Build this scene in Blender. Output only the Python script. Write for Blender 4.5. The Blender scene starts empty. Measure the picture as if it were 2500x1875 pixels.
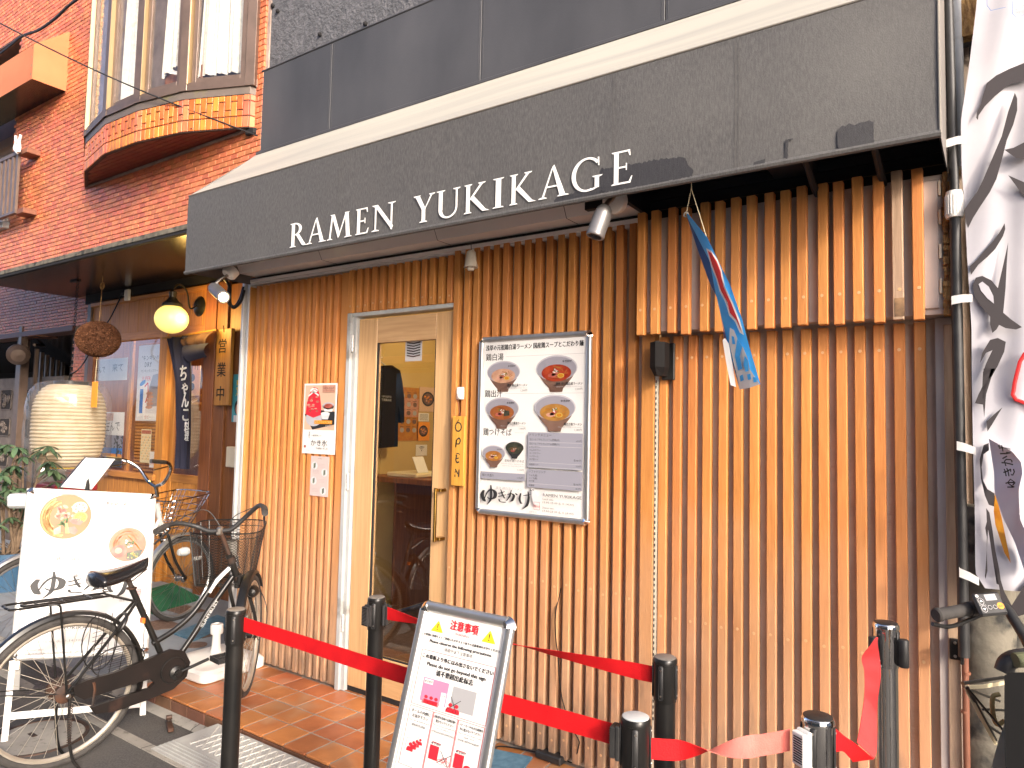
import bpy, bmesh, math, random
from mathutils import Vector as V
random.seed(7)
R = math.radians
scn = bpy.context.scene
col = scn.collection
# ---------------------------------------------------------------- camera, world, sun, exposure
FPX, YAW, PITCH, ROLL = 1726.45, -0.600105, 0.0600265, 0.0215760
CAM = V((3.0568, -2.8584, 1.5158))
_fw = V((math.sin(YAW)*math.cos(PITCH), math.cos(YAW)*math.cos(PITCH), math.sin(PITCH)))
_rt = V((math.cos(YAW), -math.sin(YAW), 0)); _up = _rt.cross(_fw)
RT = _rt*math.cos(ROLL)+_up*math.sin(ROLL); UP = -_rt*math.sin(ROLL)+_up*math.cos(ROLL); FW = _fw
cd = bpy.data.cameras.new('camera'); cam = bpy.data.objects.new('camera', cd); col.objects.link(cam)
cd.sensor_width = 36; cd.lens = FPX/2500*36; cd.clip_start = .02; cd.clip_end = 400
from mathutils import Matrix
cam.matrix_world = Matrix(((RT.x, UP.x, -FW.x, CAM.x), (RT.y, UP.y, -FW.y, CAM.y), (RT.z, UP.z, -FW.z, CAM.z), (0, 0, 0, 1)))
scn.camera = cam
SUN = V((.82, -.42, .40)).normalized()
w = bpy.data.worlds.new('World'); scn.world = w; w.use_nodes = True
nt = w.node_tree; nt.nodes.clear()
sk = nt.nodes.new('ShaderNodeTexSky'); sk.sky_type = 'NISHITA'; sk.sun_disc = False
sk.sun_elevation = math.asin(SUN.z); sk.sun_rotation = math.atan2(SUN.x, SUN.y)
sk.air_density = .32; sk.dust_density = 2.6; sk.ozone_density = .0; sk.altitude = 0
bg = nt.nodes.new('ShaderNodeBackground'); bg.inputs[1].default_value = .15
wo = nt.nodes.new('ShaderNodeOutputWorld'); nt.links.new(sk.outputs[0], bg.inputs[0]); nt.links.new(bg.outputs[0], wo.inputs[0])
sl = bpy.data.lights.new('sun', 'SUN'); sl.energy = .95; sl.angle = R(5); sl.color = (1, .9, .76)
so = bpy.data.objects.new('sun', sl); col.objects.link(so); so.rotation_euler = SUN.to_track_quat('Z', 'Y').to_euler()
vs = scn.view_settings; vs.view_transform = 'Standard'; vs.look = 'None'; vs.gamma = 1; vs.exposure = 1.88; vs.use_curve_mapping = False

# ---------------------------------------------------------------- measuring helpers (photo pixel + known plane -> metres)
def ray(px, py): return RT*((px-1250)/FPX) - UP*((py-937.5)/FPX) + FW
def on(px, py, ax, val):
    d = ray(px, py); return CAM + d*((val-CAM[ax])/d[ax])
def dp(px, py, dep): return CAM + ray(px, py)*dep

# ---------------------------------------------------------------- mesh builder
def spline(P, n=6, closed=False):
    P = [V(p) for p in P]; out = []; N = len(P)
    rng = N if closed else N-1
    for i in range(rng):
        a, b, c, d = (P[(i-1) % N] if closed or i else P[0]*2-P[1]), P[i], P[(i+1) % N], (P[(i+2) % N] if closed or i+2 < N else P[-1]*2-P[-2])
        for k in range(n):
            t = k/n
            out.append(.5*((2*b)+(c-a)*t+(2*a-5*b+4*c-d)*t*t+(3*b-a-3*c+d)*t**3))
    if not closed: out.append(P[-1])
    return out
def arc(c, u, v, r, a0, a1, n=12):
    c, u, v = V(c), V(u), V(v); return [c+u*(r*math.cos(a0+(a1-a0)*i/n))+v*(r*math.sin(a0+(a1-a0)*i/n)) for i in range(n+1)]
class MB:
    def __init__(s, T=None): s.v = []; s.f = []; s.T = T; s.t = []
    def add(s, vs_, fs, tint=0.):
        o = len(s.v)
        s.v += [tuple(s.T(V(p))) if s.T else tuple(p) for p in vs_]
        s.f += [tuple(i+o for i in f) for f in fs]; s.t += [tint]*len(fs); return s
    def box(s, x0, y0, z0, x1, y1, z1, b=0, tint=0.):
        X, Y, Z = (x0, x1), (y0, y1), (z0, z1)
        if not b:
            vs_ = [(X[i], Y[j], Z[k]) for i in (0, 1) for j in (0, 1) for k in (0, 1)]
            return s.add(vs_, [(0, 1, 3, 2), (4, 6, 7, 5), (0, 4, 5, 1), (2, 3, 7, 6), (0, 2, 6, 4), (1, 5, 7, 3)], tint)
        vs_ = []; ix = {}
        for i in (0, 1):
            for j in (0, 1):
                for k in (0, 1):
                    d = ((1-2*i)*b, (1-2*j)*b, (1-2*k)*b); p = (X[i], Y[j], Z[k])
                    for a in range(3):
                        ix[i, j, k, a] = len(vs_); vs_.append(tuple(p[m]+(0 if m == a else d[m]) for m in range(3)))
        fs = []
        for i in (0, 1):
            fs.append((ix[i, 0, 0, 0], ix[i, 1, 0, 0], ix[i, 1, 1, 0], ix[i, 0, 1, 0]))
            fs.append((ix[0, i, 0, 1], ix[1, i, 0, 1], ix[1, i, 1, 1], ix[0, i, 1, 1]))
            fs.append((ix[0, 0, i, 2], ix[1, 0, i, 2], ix[1, 1, i, 2], ix[0, 1, i, 2]))
            for j in (0, 1):
                fs.append((ix[0, i, j, 1], ix[1, i, j, 1], ix[1, i, j, 2], ix[0, i, j, 2]))
                fs.append((ix[i, 0, j, 0], ix[i, 1, j, 0], ix[i, 1, j, 2], ix[i, 0, j, 2]))
                fs.append((ix[i, j, 0, 0], ix[i, j, 1, 0], ix[i, j, 1, 1], ix[i, j, 0, 1]))
                for k in (0, 1): fs.append((ix[i, j, k, 0], ix[i, j, k, 1], ix[i, j, k, 2]))
        return s.add(vs_, fs, tint)
    def tube(s, pts, r, n=8, closed=False, ry=None):
        P = [V(p) for p in pts]; N = len(P); vs_ = []; fs = []
        ref = None
        for i, p in enumerate(P):
            t = (P[(i+1) % N]-P[i-1]) if closed else (P[min(i+1, N-1)]-P[max(i-1, 0)])
            t = t.normalized() if t.length > 1e-9 else V((0, 0, 1))
            if ref is None: ref = t.orthogonal().normalized()
            ref = (ref-t*ref.dot(t)); ref = ref.normalized() if ref.length > 1e-6 else t.orthogonal().normalized()
            q = t.cross(ref); rr = r[i] if isinstance(r, (list, tuple)) else r
            for k in range(n):
                a = 2*math.pi*k/n; vs_.append(p+ref*(rr*math.cos(a))+q*((ry or rr)*math.sin(a)))
        M_ = N if closed else N-1
        for i in range(M_):
            for k in range(n): fs.append((i*n+k, i*n+(k+1) % n, ((i+1) % N)*n+(k+1) % n, ((i+1) % N)*n+k))
        if not closed: fs += [tuple(range(n))[::-1], tuple(range((N-1)*n, N*n))]
        return s.add(vs_, fs)
    def lathe(s, prof, n=24, c=(0, 0, 0), ax=(0, 0, 1), cap=True):
        c = V(c); ax = V(ax).normalized(); u = ax.orthogonal().normalized(); v = ax.cross(u); vs_ = []; fs = []
        for r, z in prof:
            for k in range(n): a = 2*math.pi*k/n; vs_.append(c+ax*z+u*(r*math.cos(a))+v*(r*math.sin(a)))
        for i in range(len(prof)-1):
            for k in range(n): fs.append((i*n+k, i*n+(k+1) % n, (i+1)*n+(k+1) % n, (i+1)*n+k))
        if cap:
            if prof[0][0] > 1e-6: fs.append(tuple(range(n))[::-1])
            if prof[-1][0] > 1e-6: fs.append(tuple(range((len(prof)-1)*n, len(prof)*n)))
        return s.add(vs_, fs)
    def prism(s, pts, vec):
        P = [V(p) for p in pts]; n = len(P); vec = V(vec)
        return s.add(P+[p+vec for p in P], [tuple(range(n))[::-1], tuple(range(n, 2*n))]+[(i, (i+1) % n, (i+1) % n+n, i+n) for i in range(n)])
    def grid(s, fn, nu, nv, th=0):
        vs_ = [fn(i/nu, j/nv) for i in range(nu+1) for j in range(nv+1)]
        return s.add(vs_, [(i*(nv+1)+j, (i+1)*(nv+1)+j, (i+1)*(nv+1)+j+1, i*(nv+1)+j+1) for i in range(nu) for j in range(nv)])
    def ngon(s, pts): return s.add(pts, [tuple(range(len(pts)))])
    def ribbon(s, path, wv, th=.0015):
        # a strap: path of (point, width vector); real thickness
        n = len(path); vs_ = []
        for i, (p, wd) in enumerate(path):
            p = V(p); wd = V(wd); t = V(path[min(i+1, n-1)][0])-V(path[max(i-1, 0)][0]); nn = t.cross(wd); nn = nn.normalized()*th*.5 if nn.length > 1e-9 else V((0, th*.5, 0))
            vs_ += [p-wd*.5-nn, p+wd*.5-nn, p+wd*.5+nn, p-wd*.5+nn]
        fs = [(0, 1, 2, 3), ((n-1)*4+3, (n-1)*4+2, (n-1)*4+1, (n-1)*4)]
        for i in range(n-1):
            for k in range(4): fs.append((i*4+k, (i+1)*4+k, (i+1)*4+(k+1) % 4, i*4+(k+1) % 4))
        return s.add(vs_, fs)
def meshof(mb, name, mat=None, org=(0, 0, 0), ang=35, tint=False):
    me = bpy.data.meshes.new(name); o = V(org)
    me.from_pydata([tuple(V(p)-o) for p in mb.v], [], mb.f)
    bm = bmesh.new(); bm.from_mesh(me); bmesh.ops.recalc_face_normals(bm, faces=bm.faces); bm.to_mesh(me); bm.free()
    if tint:
        at = me.attributes.new('tint', 'FLOAT', 'FACE'); at.data.foreach_set('value', mb.t)
    if ang:
        me.polygons.foreach_set('use_smooth', [True]*len(me.polygons)); me.set_sharp_from_angle(angle=R(ang))
    if mat: me.materials.append(mat)
    me.update(); return me
def link(name, me, parent=None, loc=(0, 0, 0)):
    o = bpy.data.objects.new(name, me); col.objects.link(o); o.location = loc
    if parent: o.parent = parent
    return o
ORG = {}
def thing(name, label, cat, loc=(0, 0, 0), group=None):
    o = bpy.data.objects.new(name, None); col.objects.link(o); o.location = loc; o.empty_display_size = .1
    o['label'] = label; o['category'] = cat; ORG[o.name] = V(loc)
    if group: o['group'] = group
    return o
def part(name, mb, mat, parent, ang=35, kind=None, label=None, tint=False):
    org = ORG[parent.name]; o = link(name, meshof(mb, name, mat, org, ang, tint), parent); ORG[o.name] = org
    if kind: o['kind'] = kind
    if label: o['label'] = label
    return o
def solo(name, mb, mat, label, cat, loc=(0, 0, 0), group=None, ang=35):
    o = link(name, meshof(mb, name, mat, loc, ang), None, loc); o['label'] = label; o['category'] = cat; ORG[o.name] = V(loc)
    if group: o['group'] = group
    return o
def struct(name, mb, mat, loc=(0, 0, 0), ang=35):
    o = link(name, meshof(mb, name, mat, loc, ang), None, loc); o['kind'] = 'structure'; ORG[o.name] = V(loc); return o
def copytree(o, loc, parent=None, **kw):
    c = o.copy(); col.objects.link(c); c.parent = parent
    if parent is None:
        c.location = loc; ORG[c.name] = V(loc)
    for k, v in kw.items(): c[k] = v
    for ch in list(o.children): copytree(ch, None, c)
    return c
def FR(o, ex, ey, ez=None):
    o, ex, ey = V(o), V(ex).normalized(), V(ey).normalized(); ez = V(ez) if ez else ex.cross(ey).normalized()
    return lambda p: o+ex*p.x+ey*p.y+ez*p.z

# ---------------------------------------------------------------- materials
def M(name, c, rough=.6, metal=0, c2=None, vs_=6, st=(1, 1, 1), bump=0, bs=60, bst=None, rnd=0, spec=.5, emit=0, trans=0, coat=0, alpha=1, tint=0, sheen=0, lo=.35, hi=.7, det=6, rv=0, dirt=None, ecol=None, dist=0):
    m = bpy.data.materials.new(name); m.use_nodes = True; n = m.node_tree; N = n.nodes; L = n.links
    b = N['Principled BSDF']; b.inputs['Roughness'].default_value = rough; b.inputs['Metallic'].default_value = metal
    b.inputs['Specular IOR Level'].default_value = spec; b.inputs['Transmission Weight'].default_value = trans; b.inputs['Coat Weight'].default_value = coat
    b.inputs['Alpha'].default_value = alpha; b.inputs['Sheen Weight'].default_value = sheen
    b.inputs['Base Color'].default_value = (*c, 1); b.inputs['Coat Roughness'].default_value = .15
    if emit: b.inputs['Emission Color'].default_value = (*(ecol or c), 1); b.inputs['Emission Strength'].default_value = emit
    if c2 is None and not bump and not rnd and not tint: return m
    tc = N.new('ShaderNodeTexCoord'); oi = N.new('ShaderNodeObjectInfo')
    va = N.new('ShaderNodeVectorMath'); va.operation = 'MULTIPLY_ADD'; L.new(oi.outputs['Random'], va.inputs[0]); va.inputs[1].default_value = (37, 53, 71) if rnd else (0, 0, 0); L.new(tc.outputs['Object'], va.inputs[2])
    def noise(scale, stv, detail=6):
        mp = N.new('ShaderNodeMapping'); mp.inputs['Scale'].default_value = stv; L.new(va.outputs[0], mp.inputs[0])
        q = N.new('ShaderNodeTexNoise'); q.inputs['Scale'].default_value = scale; q.inputs['Detail'].default_value = detail; q.inputs['Distortion'].default_value = dist; L.new(mp.outputs[0], q.inputs[0]); return q
    out = None
    if c2 is not None:
        q = noise(vs_, st, det); rp = N.new('ShaderNodeMapRange'); rp.inputs[1].default_value = lo; rp.inputs[2].default_value = hi; L.new(q.outputs[0], rp.inputs[0])
        mx = N.new('ShaderNodeMix'); mx.data_type = 'RGBA'; mx.inputs[6].default_value = (*c, 1); mx.inputs[7].default_value = (*c2, 1); L.new(rp.outputs[0], mx.inputs[0]); out = mx.outputs[2]
        if rv:
            rr = N.new('ShaderNodeMapRange'); rr.inputs[3].default_value = rough-rv; rr.inputs[4].default_value = rough+rv; L.new(q.outputs[0], rr.inputs[0]); L.new(rr.outputs[0], b.inputs['Roughness'])
    if dirt:
        dc, ds, dlo, dhi = dirt; q2 = noise(ds, (1, 1, 1), 8); r2 = N.new('ShaderNodeMapRange'); r2.inputs[1].default_value = dlo; r2.inputs[2].default_value = dhi; L.new(q2.outputs[0], r2.inputs[0])
        m2 = N.new('ShaderNodeMix'); m2.data_type = 'RGBA'; m2.inputs[7].default_value = (*dc, 1); L.new(r2.outputs[0], m2.inputs[0])
        if out: L.new(out, m2.inputs[6])
        else: m2.inputs[6].default_value = (*c, 1)
        out = m2.outputs[2]
    if tint or rnd:
        hs = N.new('ShaderNodeHueSaturation')
        if tint: at = N.new('ShaderNodeAttribute'); at.attribute_name = 'tint'; src = at.outputs['Fac']; am = tint
        else: src = oi.outputs['Random']; am = rnd
        r1 = N.new('ShaderNodeMapRange'); r1.inputs[3].default_value = 1-am; r1.inputs[4].default_value = 1+am; L.new(src, r1.inputs[0]); L.new(r1.outputs[0], hs.inputs['Value'])
        sn = N.new('ShaderNodeMath'); sn.operation = 'MULTIPLY'; sn.inputs[1].default_value = 17.3; L.new(src, sn.inputs[0]); fr = N.new('ShaderNodeMath'); fr.operation = 'FRACT'; L.new(sn.outputs[0], fr.inputs[0])
        r3 = N.new('ShaderNodeMapRange'); r3.inputs[3].default_value = .5-am*.05; r3.inputs[4].default_value = .5+am*.05; L.new(fr.outputs[0], r3.inputs[0]); L.new(r3.outputs[0], hs.inputs['Hue'])
        if out: L.new(out, hs.inputs['Color'])
        else: hs.inputs['Color'].default_value = (*c, 1)
        out = hs.outputs[0]
    if out: L.new(out, b.inputs['Base Color'])
    if bump:
        q = noise(bs, bst or st, 5); bp = N.new('ShaderNodeBump'); bp.inputs['Strength'].default_value = min(1, bump); bp.inputs['Distance'].default_value = .004*max(1, bump); L.new(q.outputs[0], bp.inputs['Height']); L.new(bp.outputs[0], b.inputs['Normal'])
    return m
def slat_mat(name, base, dark, pale):
    m = M(name, base, .55, c2=dark, vs_=9, st=(9, 9, .55), bump=.35, bs=30, bst=(12, 12, .5), rnd=.09, spec=.35, lo=.35, hi=.85, dist=.9)
    n = m.node_tree; N = n.nodes; L = n.links; b = N['Principled BSDF']; src = b.inputs['Base Color'].links[0].from_socket
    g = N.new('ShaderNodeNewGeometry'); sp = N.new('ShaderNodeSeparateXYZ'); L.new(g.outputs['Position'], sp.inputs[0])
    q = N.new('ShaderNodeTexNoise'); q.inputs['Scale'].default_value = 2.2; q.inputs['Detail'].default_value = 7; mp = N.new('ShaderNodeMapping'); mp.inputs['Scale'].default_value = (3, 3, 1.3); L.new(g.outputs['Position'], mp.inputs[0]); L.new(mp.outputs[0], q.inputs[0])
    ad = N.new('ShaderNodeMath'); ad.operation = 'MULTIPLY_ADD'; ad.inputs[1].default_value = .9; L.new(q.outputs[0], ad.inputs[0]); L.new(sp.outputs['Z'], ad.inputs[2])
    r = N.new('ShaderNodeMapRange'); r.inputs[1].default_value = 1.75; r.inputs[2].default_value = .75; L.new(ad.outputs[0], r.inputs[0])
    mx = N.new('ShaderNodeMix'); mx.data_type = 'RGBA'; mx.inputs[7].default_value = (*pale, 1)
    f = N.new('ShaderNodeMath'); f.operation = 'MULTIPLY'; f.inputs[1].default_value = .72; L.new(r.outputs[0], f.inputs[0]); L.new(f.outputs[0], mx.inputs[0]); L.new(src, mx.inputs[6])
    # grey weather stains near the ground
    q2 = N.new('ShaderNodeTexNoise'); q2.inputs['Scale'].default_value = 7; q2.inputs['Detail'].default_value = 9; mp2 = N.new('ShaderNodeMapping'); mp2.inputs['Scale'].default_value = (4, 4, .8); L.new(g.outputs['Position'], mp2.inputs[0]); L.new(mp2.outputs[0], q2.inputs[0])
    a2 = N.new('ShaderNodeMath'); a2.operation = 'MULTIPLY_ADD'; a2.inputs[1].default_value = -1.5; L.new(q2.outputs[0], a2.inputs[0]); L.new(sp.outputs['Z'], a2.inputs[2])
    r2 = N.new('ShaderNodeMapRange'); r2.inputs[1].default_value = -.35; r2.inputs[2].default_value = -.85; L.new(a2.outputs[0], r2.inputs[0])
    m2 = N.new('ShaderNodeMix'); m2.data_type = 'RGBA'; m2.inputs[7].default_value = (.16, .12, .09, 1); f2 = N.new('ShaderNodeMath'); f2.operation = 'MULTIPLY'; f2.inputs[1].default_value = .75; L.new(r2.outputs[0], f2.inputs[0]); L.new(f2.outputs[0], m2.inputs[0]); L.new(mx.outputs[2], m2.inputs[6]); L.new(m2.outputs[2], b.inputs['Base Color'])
    return m
def glass_mat(name, tintc=(1, 1, 1), rough=.0, f0=.06, milk=0):
    m = bpy.data.materials.new(name); m.use_nodes = True; n = m.node_tree; N = n.nodes; L = n.links; N.remove(N['Principled BSDF']); o = N['Material Output']
    t = N.new('ShaderNodeBsdfTransparent'); t.inputs[0].default_value = (*tintc, 1); g = N.new('ShaderNodeBsdfGlossy'); g.inputs['Roughness'].default_value = rough
    lw = N.new('ShaderNodeLayerWeight'); lw.inputs[0].default_value = .5; pw = N.new('ShaderNodeMath'); pw.operation = 'POWER'; pw.inputs[1].default_value = 5; L.new(lw.outputs['Facing'], pw.inputs[0])
    ad = N.new('ShaderNodeMath'); ad.operation = 'MULTIPLY_ADD'; ad.inputs[1].default_value = .5; ad.inputs[2].default_value = f0; L.new(pw.outputs[0], ad.inputs[0])
    mx = N.new('ShaderNodeMixShader'); L.new(ad.outputs[0], mx.inputs[0]); L.new(t.outputs[0], mx.inputs[1]); L.new(g.outputs[0], mx.inputs[2]); res = mx.outputs[0]
    if milk:
        d = N.new('ShaderNodeBsdfDiffuse'); m2 = N.new('ShaderNodeMixShader'); m2.inputs[0].default_value = milk; L.new(res, m2.inputs[1]); L.new(d.outputs[0], m2.inputs[2]); res = m2.outputs[0]
    L.new(res, o.inputs[0]); return m
MT = dict(
    slat=slat_mat('cedar_slat', (.585, .245, .068), (.44, .165, .042), (.50, .325, .215)),
    slat_red=slat_mat('cedar_slat_upper', (.59, .238, .066), (.44, .158, .04), (.52, .34, .225)),
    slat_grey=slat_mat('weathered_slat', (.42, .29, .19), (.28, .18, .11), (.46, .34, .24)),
    doorwood=M('pale_ash_wood', (.62, .39, .19), .5, c2=(.52, .31, .14), vs_=5, st=(14, 14, .7), bump=.1, bs=20, bst=(14, 14, .7)),
    doorwood_h=M('pale_ash_wood_cross', (.60, .38, .19), .5, c2=(.5, .3, .14), vs_=5, st=(.8, 14, 14)),
    tile=M('terracotta_tile', (.46, .165, .055), .42, c2=(.33, .11, .04), vs_=7, bump=.2, bs=35, rnd=.22, rv=.1, dirt=((.5, .3, .17), 3.5, .52, .75)),
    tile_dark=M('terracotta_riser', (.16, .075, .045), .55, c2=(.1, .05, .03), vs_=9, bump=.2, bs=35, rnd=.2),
    grout=M('grout', (.36, .32, .27), .9, c2=(.26, .22, .19), vs_=9, bump=.3, bs=90),
    brick=M('glazed_brick', (.60, .19, .085), .42, c2=(.50, .145, .06), vs_=14, bump=.06, bs=40, tint=.2, spec=.5),
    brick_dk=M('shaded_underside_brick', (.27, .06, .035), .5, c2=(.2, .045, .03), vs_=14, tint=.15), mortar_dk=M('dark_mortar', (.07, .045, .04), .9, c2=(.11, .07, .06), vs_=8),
    brick_or=M('orange_brick', (.62, .19, .03), .3, c2=(.5, .13, .02), vs_=12, bump=.12, bs=40, tint=.25, spec=.5, dirt=((.12, .05, .03), 3, .6, .8)),
    mortar=M('mortar', (.26, .2, .17), .9, c2=(.42, .33, .28), vs_=6, bump=.3, bs=100),
    stucco=M('grey_stucco', (.085, .088, .095), .85, c2=(.14, .14, .15), vs_=14, bump=3, bs=55, det=10, spec=.3),
    band=M('dark_fascia_sheet', (.045, .046, .05), .55, c2=(.075, .075, .08), vs_=2.2, st=(1, 1, .5), bump=.15, bs=180, det=10, spec=.5),
    awn=M('awning_canvas', (.068, .066, .065), .62, c2=(.112, .109, .106), vs_=30, st=(7, 7, 1.6), bump=.3, bs=150, bst=(3, 3, 1), det=10, spec=.45, dirt=((.15, .145, .135), .9, .5, .95)),
    awn_dark=M('awning_fresh_paint', (.022, .021, .023), .5, c2=(.035, .034, .036), vs_=26, st=(7, 7, 1), bump=.4, bs=150),
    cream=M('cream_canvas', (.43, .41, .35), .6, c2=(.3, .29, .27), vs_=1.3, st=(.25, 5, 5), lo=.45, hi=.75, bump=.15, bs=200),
    white=M('white_paint', (.78, .78, .76), .5, c2=(.7, .69, .66), vs_=5),
    letter=M('white_lettering', (.86, .86, .84), .5),
    soffit=M('white_gloss_panel', (.82, .79, .76), .22, c2=(.76, .73, .7), vs_=1.5, spec=.5),
    lampbody=M('grey_lamp_metal', (.25, .24, .235), .38, metal=.6, c2=(.2, .19, .185), vs_=8),
    alum=M('brushed_aluminium', (.58, .58, .57), .33, metal=.85, c2=(.48, .48, .48), vs_=8, rv=.08),
    alum_w=M('pale_frame_metal', (.66, .65, .63), .38, metal=.3, c2=(.58, .57, .55), vs_=8),
    chrome=M('polished_chrome', (.72, .71, .68), .07, metal=1),
    steel=M('dull_steel', (.5, .48, .45), .35, metal=1, c2=(.3, .27, .23), vs_=20),
    post=M('painted_grey_metal', (.48, .5, .5), .5, c2=(.4, .41, .41), vs_=6, dirt=((.22, .2, .17), 8, .6, .75)),
    ivory=M('ivory_metal', (.66, .6, .47), .45, c2=(.58, .52, .4), vs_=8),
    black=M('black_paint', (.009, .009, .009), .32, c2=(.015, .014, .013), vs_=12, rv=.06, spec=.4, dirt=((.03, .027, .024), 9, .62, .85)),
    blackm=M('black_plastic', (.018, .018, .019), .5, c2=(.03, .03, .03), vs_=30, bump=.1, bs=200),
    rubber=M('tyre_rubber', (.03, .028, .027), .8, c2=(.055, .05, .046), vs_=20, bump=.3, bs=90),
    rim=M('rim_alloy', (.62, .56, .47), .4, metal=.7, c2=(.5, .44, .36), vs_=12),
    rust=M('rusted_steel', (.035, .028, .025), .6, metal=.3, c2=(.09, .04, .022), vs_=18, bump=.3, bs=80),
    case=M('chain_case_paint', (.009, .007, .0065), .45, spec=.3, c2=(.014, .010, .009), vs_=9, dirt=((.07, .035, .025), 6, .6, .8)),
    red=M('red_webbing', (.62, .008, .012), .6, c2=(.5, .005, .01), vs_=14, bump=.25, bs=260, spec=.35),
    red_lit=M('red_webbing_lit', (.66, .05, .05), .65, c2=(.6, .035, .035), vs_=14, bump=.25, bs=260),  # lit copy of the red webbing, brighter where the drop faces the street
    red_back=M('faded_webbing_back', (.72, .2, .16), .7, c2=(.62, .13, .1), vs_=14, bump=.25, bs=260),
    paper=M('white_paper', (.74, .73, .71), .55), print_k=M('black_ink', (.02, .02, .022), .6), print_g=M('grey_ink', (.35, .35, .36), .6),
    print_lg=M('light_grey_ink', (.62, .61, .62), .6), print_bg=M('grey_menu_panel', (.27, .27, .32), .5), print_r=M('red_ink', (.6, .02, .035), .55),
    print_y=M('yellow_ink', (.85, .58, .02), .55), print_pk=M('pink_ink', (.78, .22, .36), .55), print_bl=M('blue_ink', (.02, .18, .55), .55),
    print_or=M('orange_ink', (.8, .3, .02), .55), print_tan=M('tan_ink', (.62, .42, .3), .55),
    bowl=M('bowl_grey', (.40, .39, .43), .4, c2=(.50, .49, .52), vs_=5), bowl_in=M('bowl_inner_grey', (.27, .26, .30), .4), bowl_dk=M('bowl_foot_brown', (.13, .07, .05), .4, c2=(.2, .12, .09), vs_=12),
    plate=M('pale_plate_print', (.25, .25, .27), .45, c2=(.33, .325, .34), vs_=4), plate_w=M('plate_light_print', (.43, .42, .425), .45), soup_y=M('golden_soup', (.40, .10, .006), .45, c2=(.34, .065, .004), vs_=8), soup_r=M('red_soup', (.24, .02, .008), .35, c2=(.36, .06, .02), vs_=30), soup_b=M('brown_soup', (.2, .055, .015), .35, c2=(.3, .1, .03), vs_=30), soup_p=M('pale_soup', (.5, .3, .2), .35, c2=(.36, .18, .11), vs_=30), soup_g=M('clear_soup', (.38, .2, .05), .35, c2=(.26, .11, .025), vs_=30),
    noodle=M('noodle_yellow', (.48, .21, .01), .45, c2=(.36, .12, .006), vs_=30), noodle_b=M('noodle_tan', (.36, .15, .03), .45, c2=(.24, .08, .02), vs_=40),
    meat=M('roast_meat', (.3, .05, .035), .45, c2=(.45, .14, .1), vs_=25), meat_p=M('pale_meat', (.55, .3, .22), .45, c2=(.4, .16, .1), vs_=30), green=M('herb_green', (.035, .08, .015), .5, c2=(.1, .18, .04), vs_=40),
    lotus=M('lotus_root', (.5, .36, .32), .45), lime=M('citrus', (.5, .36, .08), .45), nori=M('nori', (.015, .02, .014), .4, c2=(.06, .06, .04), vs_=40),
    asphalt=M('asphalt', (.055, .052, .05), .85, c2=(.1, .095, .09), vs_=120, bump=.6, bs=220, det=3, dirt=((.11, .1, .09), 2, .5, .8)),
    concrete=M('concrete', (.34, .32, .28), .85, c2=(.24, .225, .2), vs_=5, bump=.35, bs=120, dirt=((.16, .15, .13), 30, .58, .7)),
    conc2=M('mossy_concrete', (.2, .18, .14), .9, c2=(.07, .065, .052), vs_=7, bump=1.2, bs=30, det=10, dirt=((.03, .03, .028), 12, .5, .65)),
    pave=M('blue_grey_paving', (.3, .33, .36), .7, c2=(.23, .25, .27), vs_=4, bump=.2, bs=90), mosaic=M('brown_mosaic', (.14, .085, .06), .7, c2=(.2, .13, .1), vs_=40, bump=.5, bs=60),
    mat_g=M('green_turf_mat', (.01, .16, .06), .9, c2=(.006, .1, .04), vs_=90, bump=1, bs=300), mat_b=M('blue_mat', (.06, .16, .24), .6, c2=(.12, .26, .36), vs_=30), checker=M('checker_steel', (.07, .065, .07), .5, metal=.5, c2=(.11, .1, .105), vs_=9),
    ramp=M('grey_ramp_plastic', (.28, .28, .27), .6, c2=(.38, .38, .36), vs_=6), ramp_w=M('ramp_worn_ridge', (.42, .41, .38), .6),
    wood2=M('warm_panel_wood', (.52, .23, .05), .45, c2=(.36, .14, .028), vs_=6, st=(9, 9, .6), bump=.1, bs=20, bst=(9, 9, .5), spec=.4),
    wood2d=M('brown_post_wood', (.24, .09, .03), .5, c2=(.15, .05, .016), vs_=6, st=(9, 9, .6), bump=.2, bs=20, bst=(9, 9, .5), rnd=.1),
    woodh=M('warm_rail_wood', (.5, .22, .05), .45, c2=(.36, .14, .03), vs_=6, st=(.6, 9, 9)),
    signwood=M('yellow_pine_sign', (.68, .36, .06), .5, c2=(.5, .22, .03), vs_=4, st=(9, 9, .5), dist=2, bump=.1, bs=20), signwood2=M('aged_board_sign', (.4, .2, .035), .5, c2=(.28, .12, .02), vs_=4, st=(9, 9, .5), dist=1.5),
    darkmetal=M('dark_brown_soffit', (.025, .014, .013), .2, c2=(.035, .02, .018), vs_=2, spec=.6), brownframe=M('bronze_window_frame', (.16, .11, .085), .4, metal=.25, c2=(.12, .085, .065), vs_=10), goldframe=M('pale_bronze_edge', (.33, .23, .12), .4, metal=.4),
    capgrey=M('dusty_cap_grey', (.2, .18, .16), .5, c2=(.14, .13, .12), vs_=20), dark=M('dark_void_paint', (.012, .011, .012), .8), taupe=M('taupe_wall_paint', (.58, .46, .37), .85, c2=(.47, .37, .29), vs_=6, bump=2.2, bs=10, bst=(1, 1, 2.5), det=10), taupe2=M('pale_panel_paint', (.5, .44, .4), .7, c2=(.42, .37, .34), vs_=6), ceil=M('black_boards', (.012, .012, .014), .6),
    peel=M('splintered_wood', (.55, .33, .12), .8, c2=(.14, .06, .02), vs_=30, st=(2, 2, .6), bump=3, bs=60, det=12),
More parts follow.
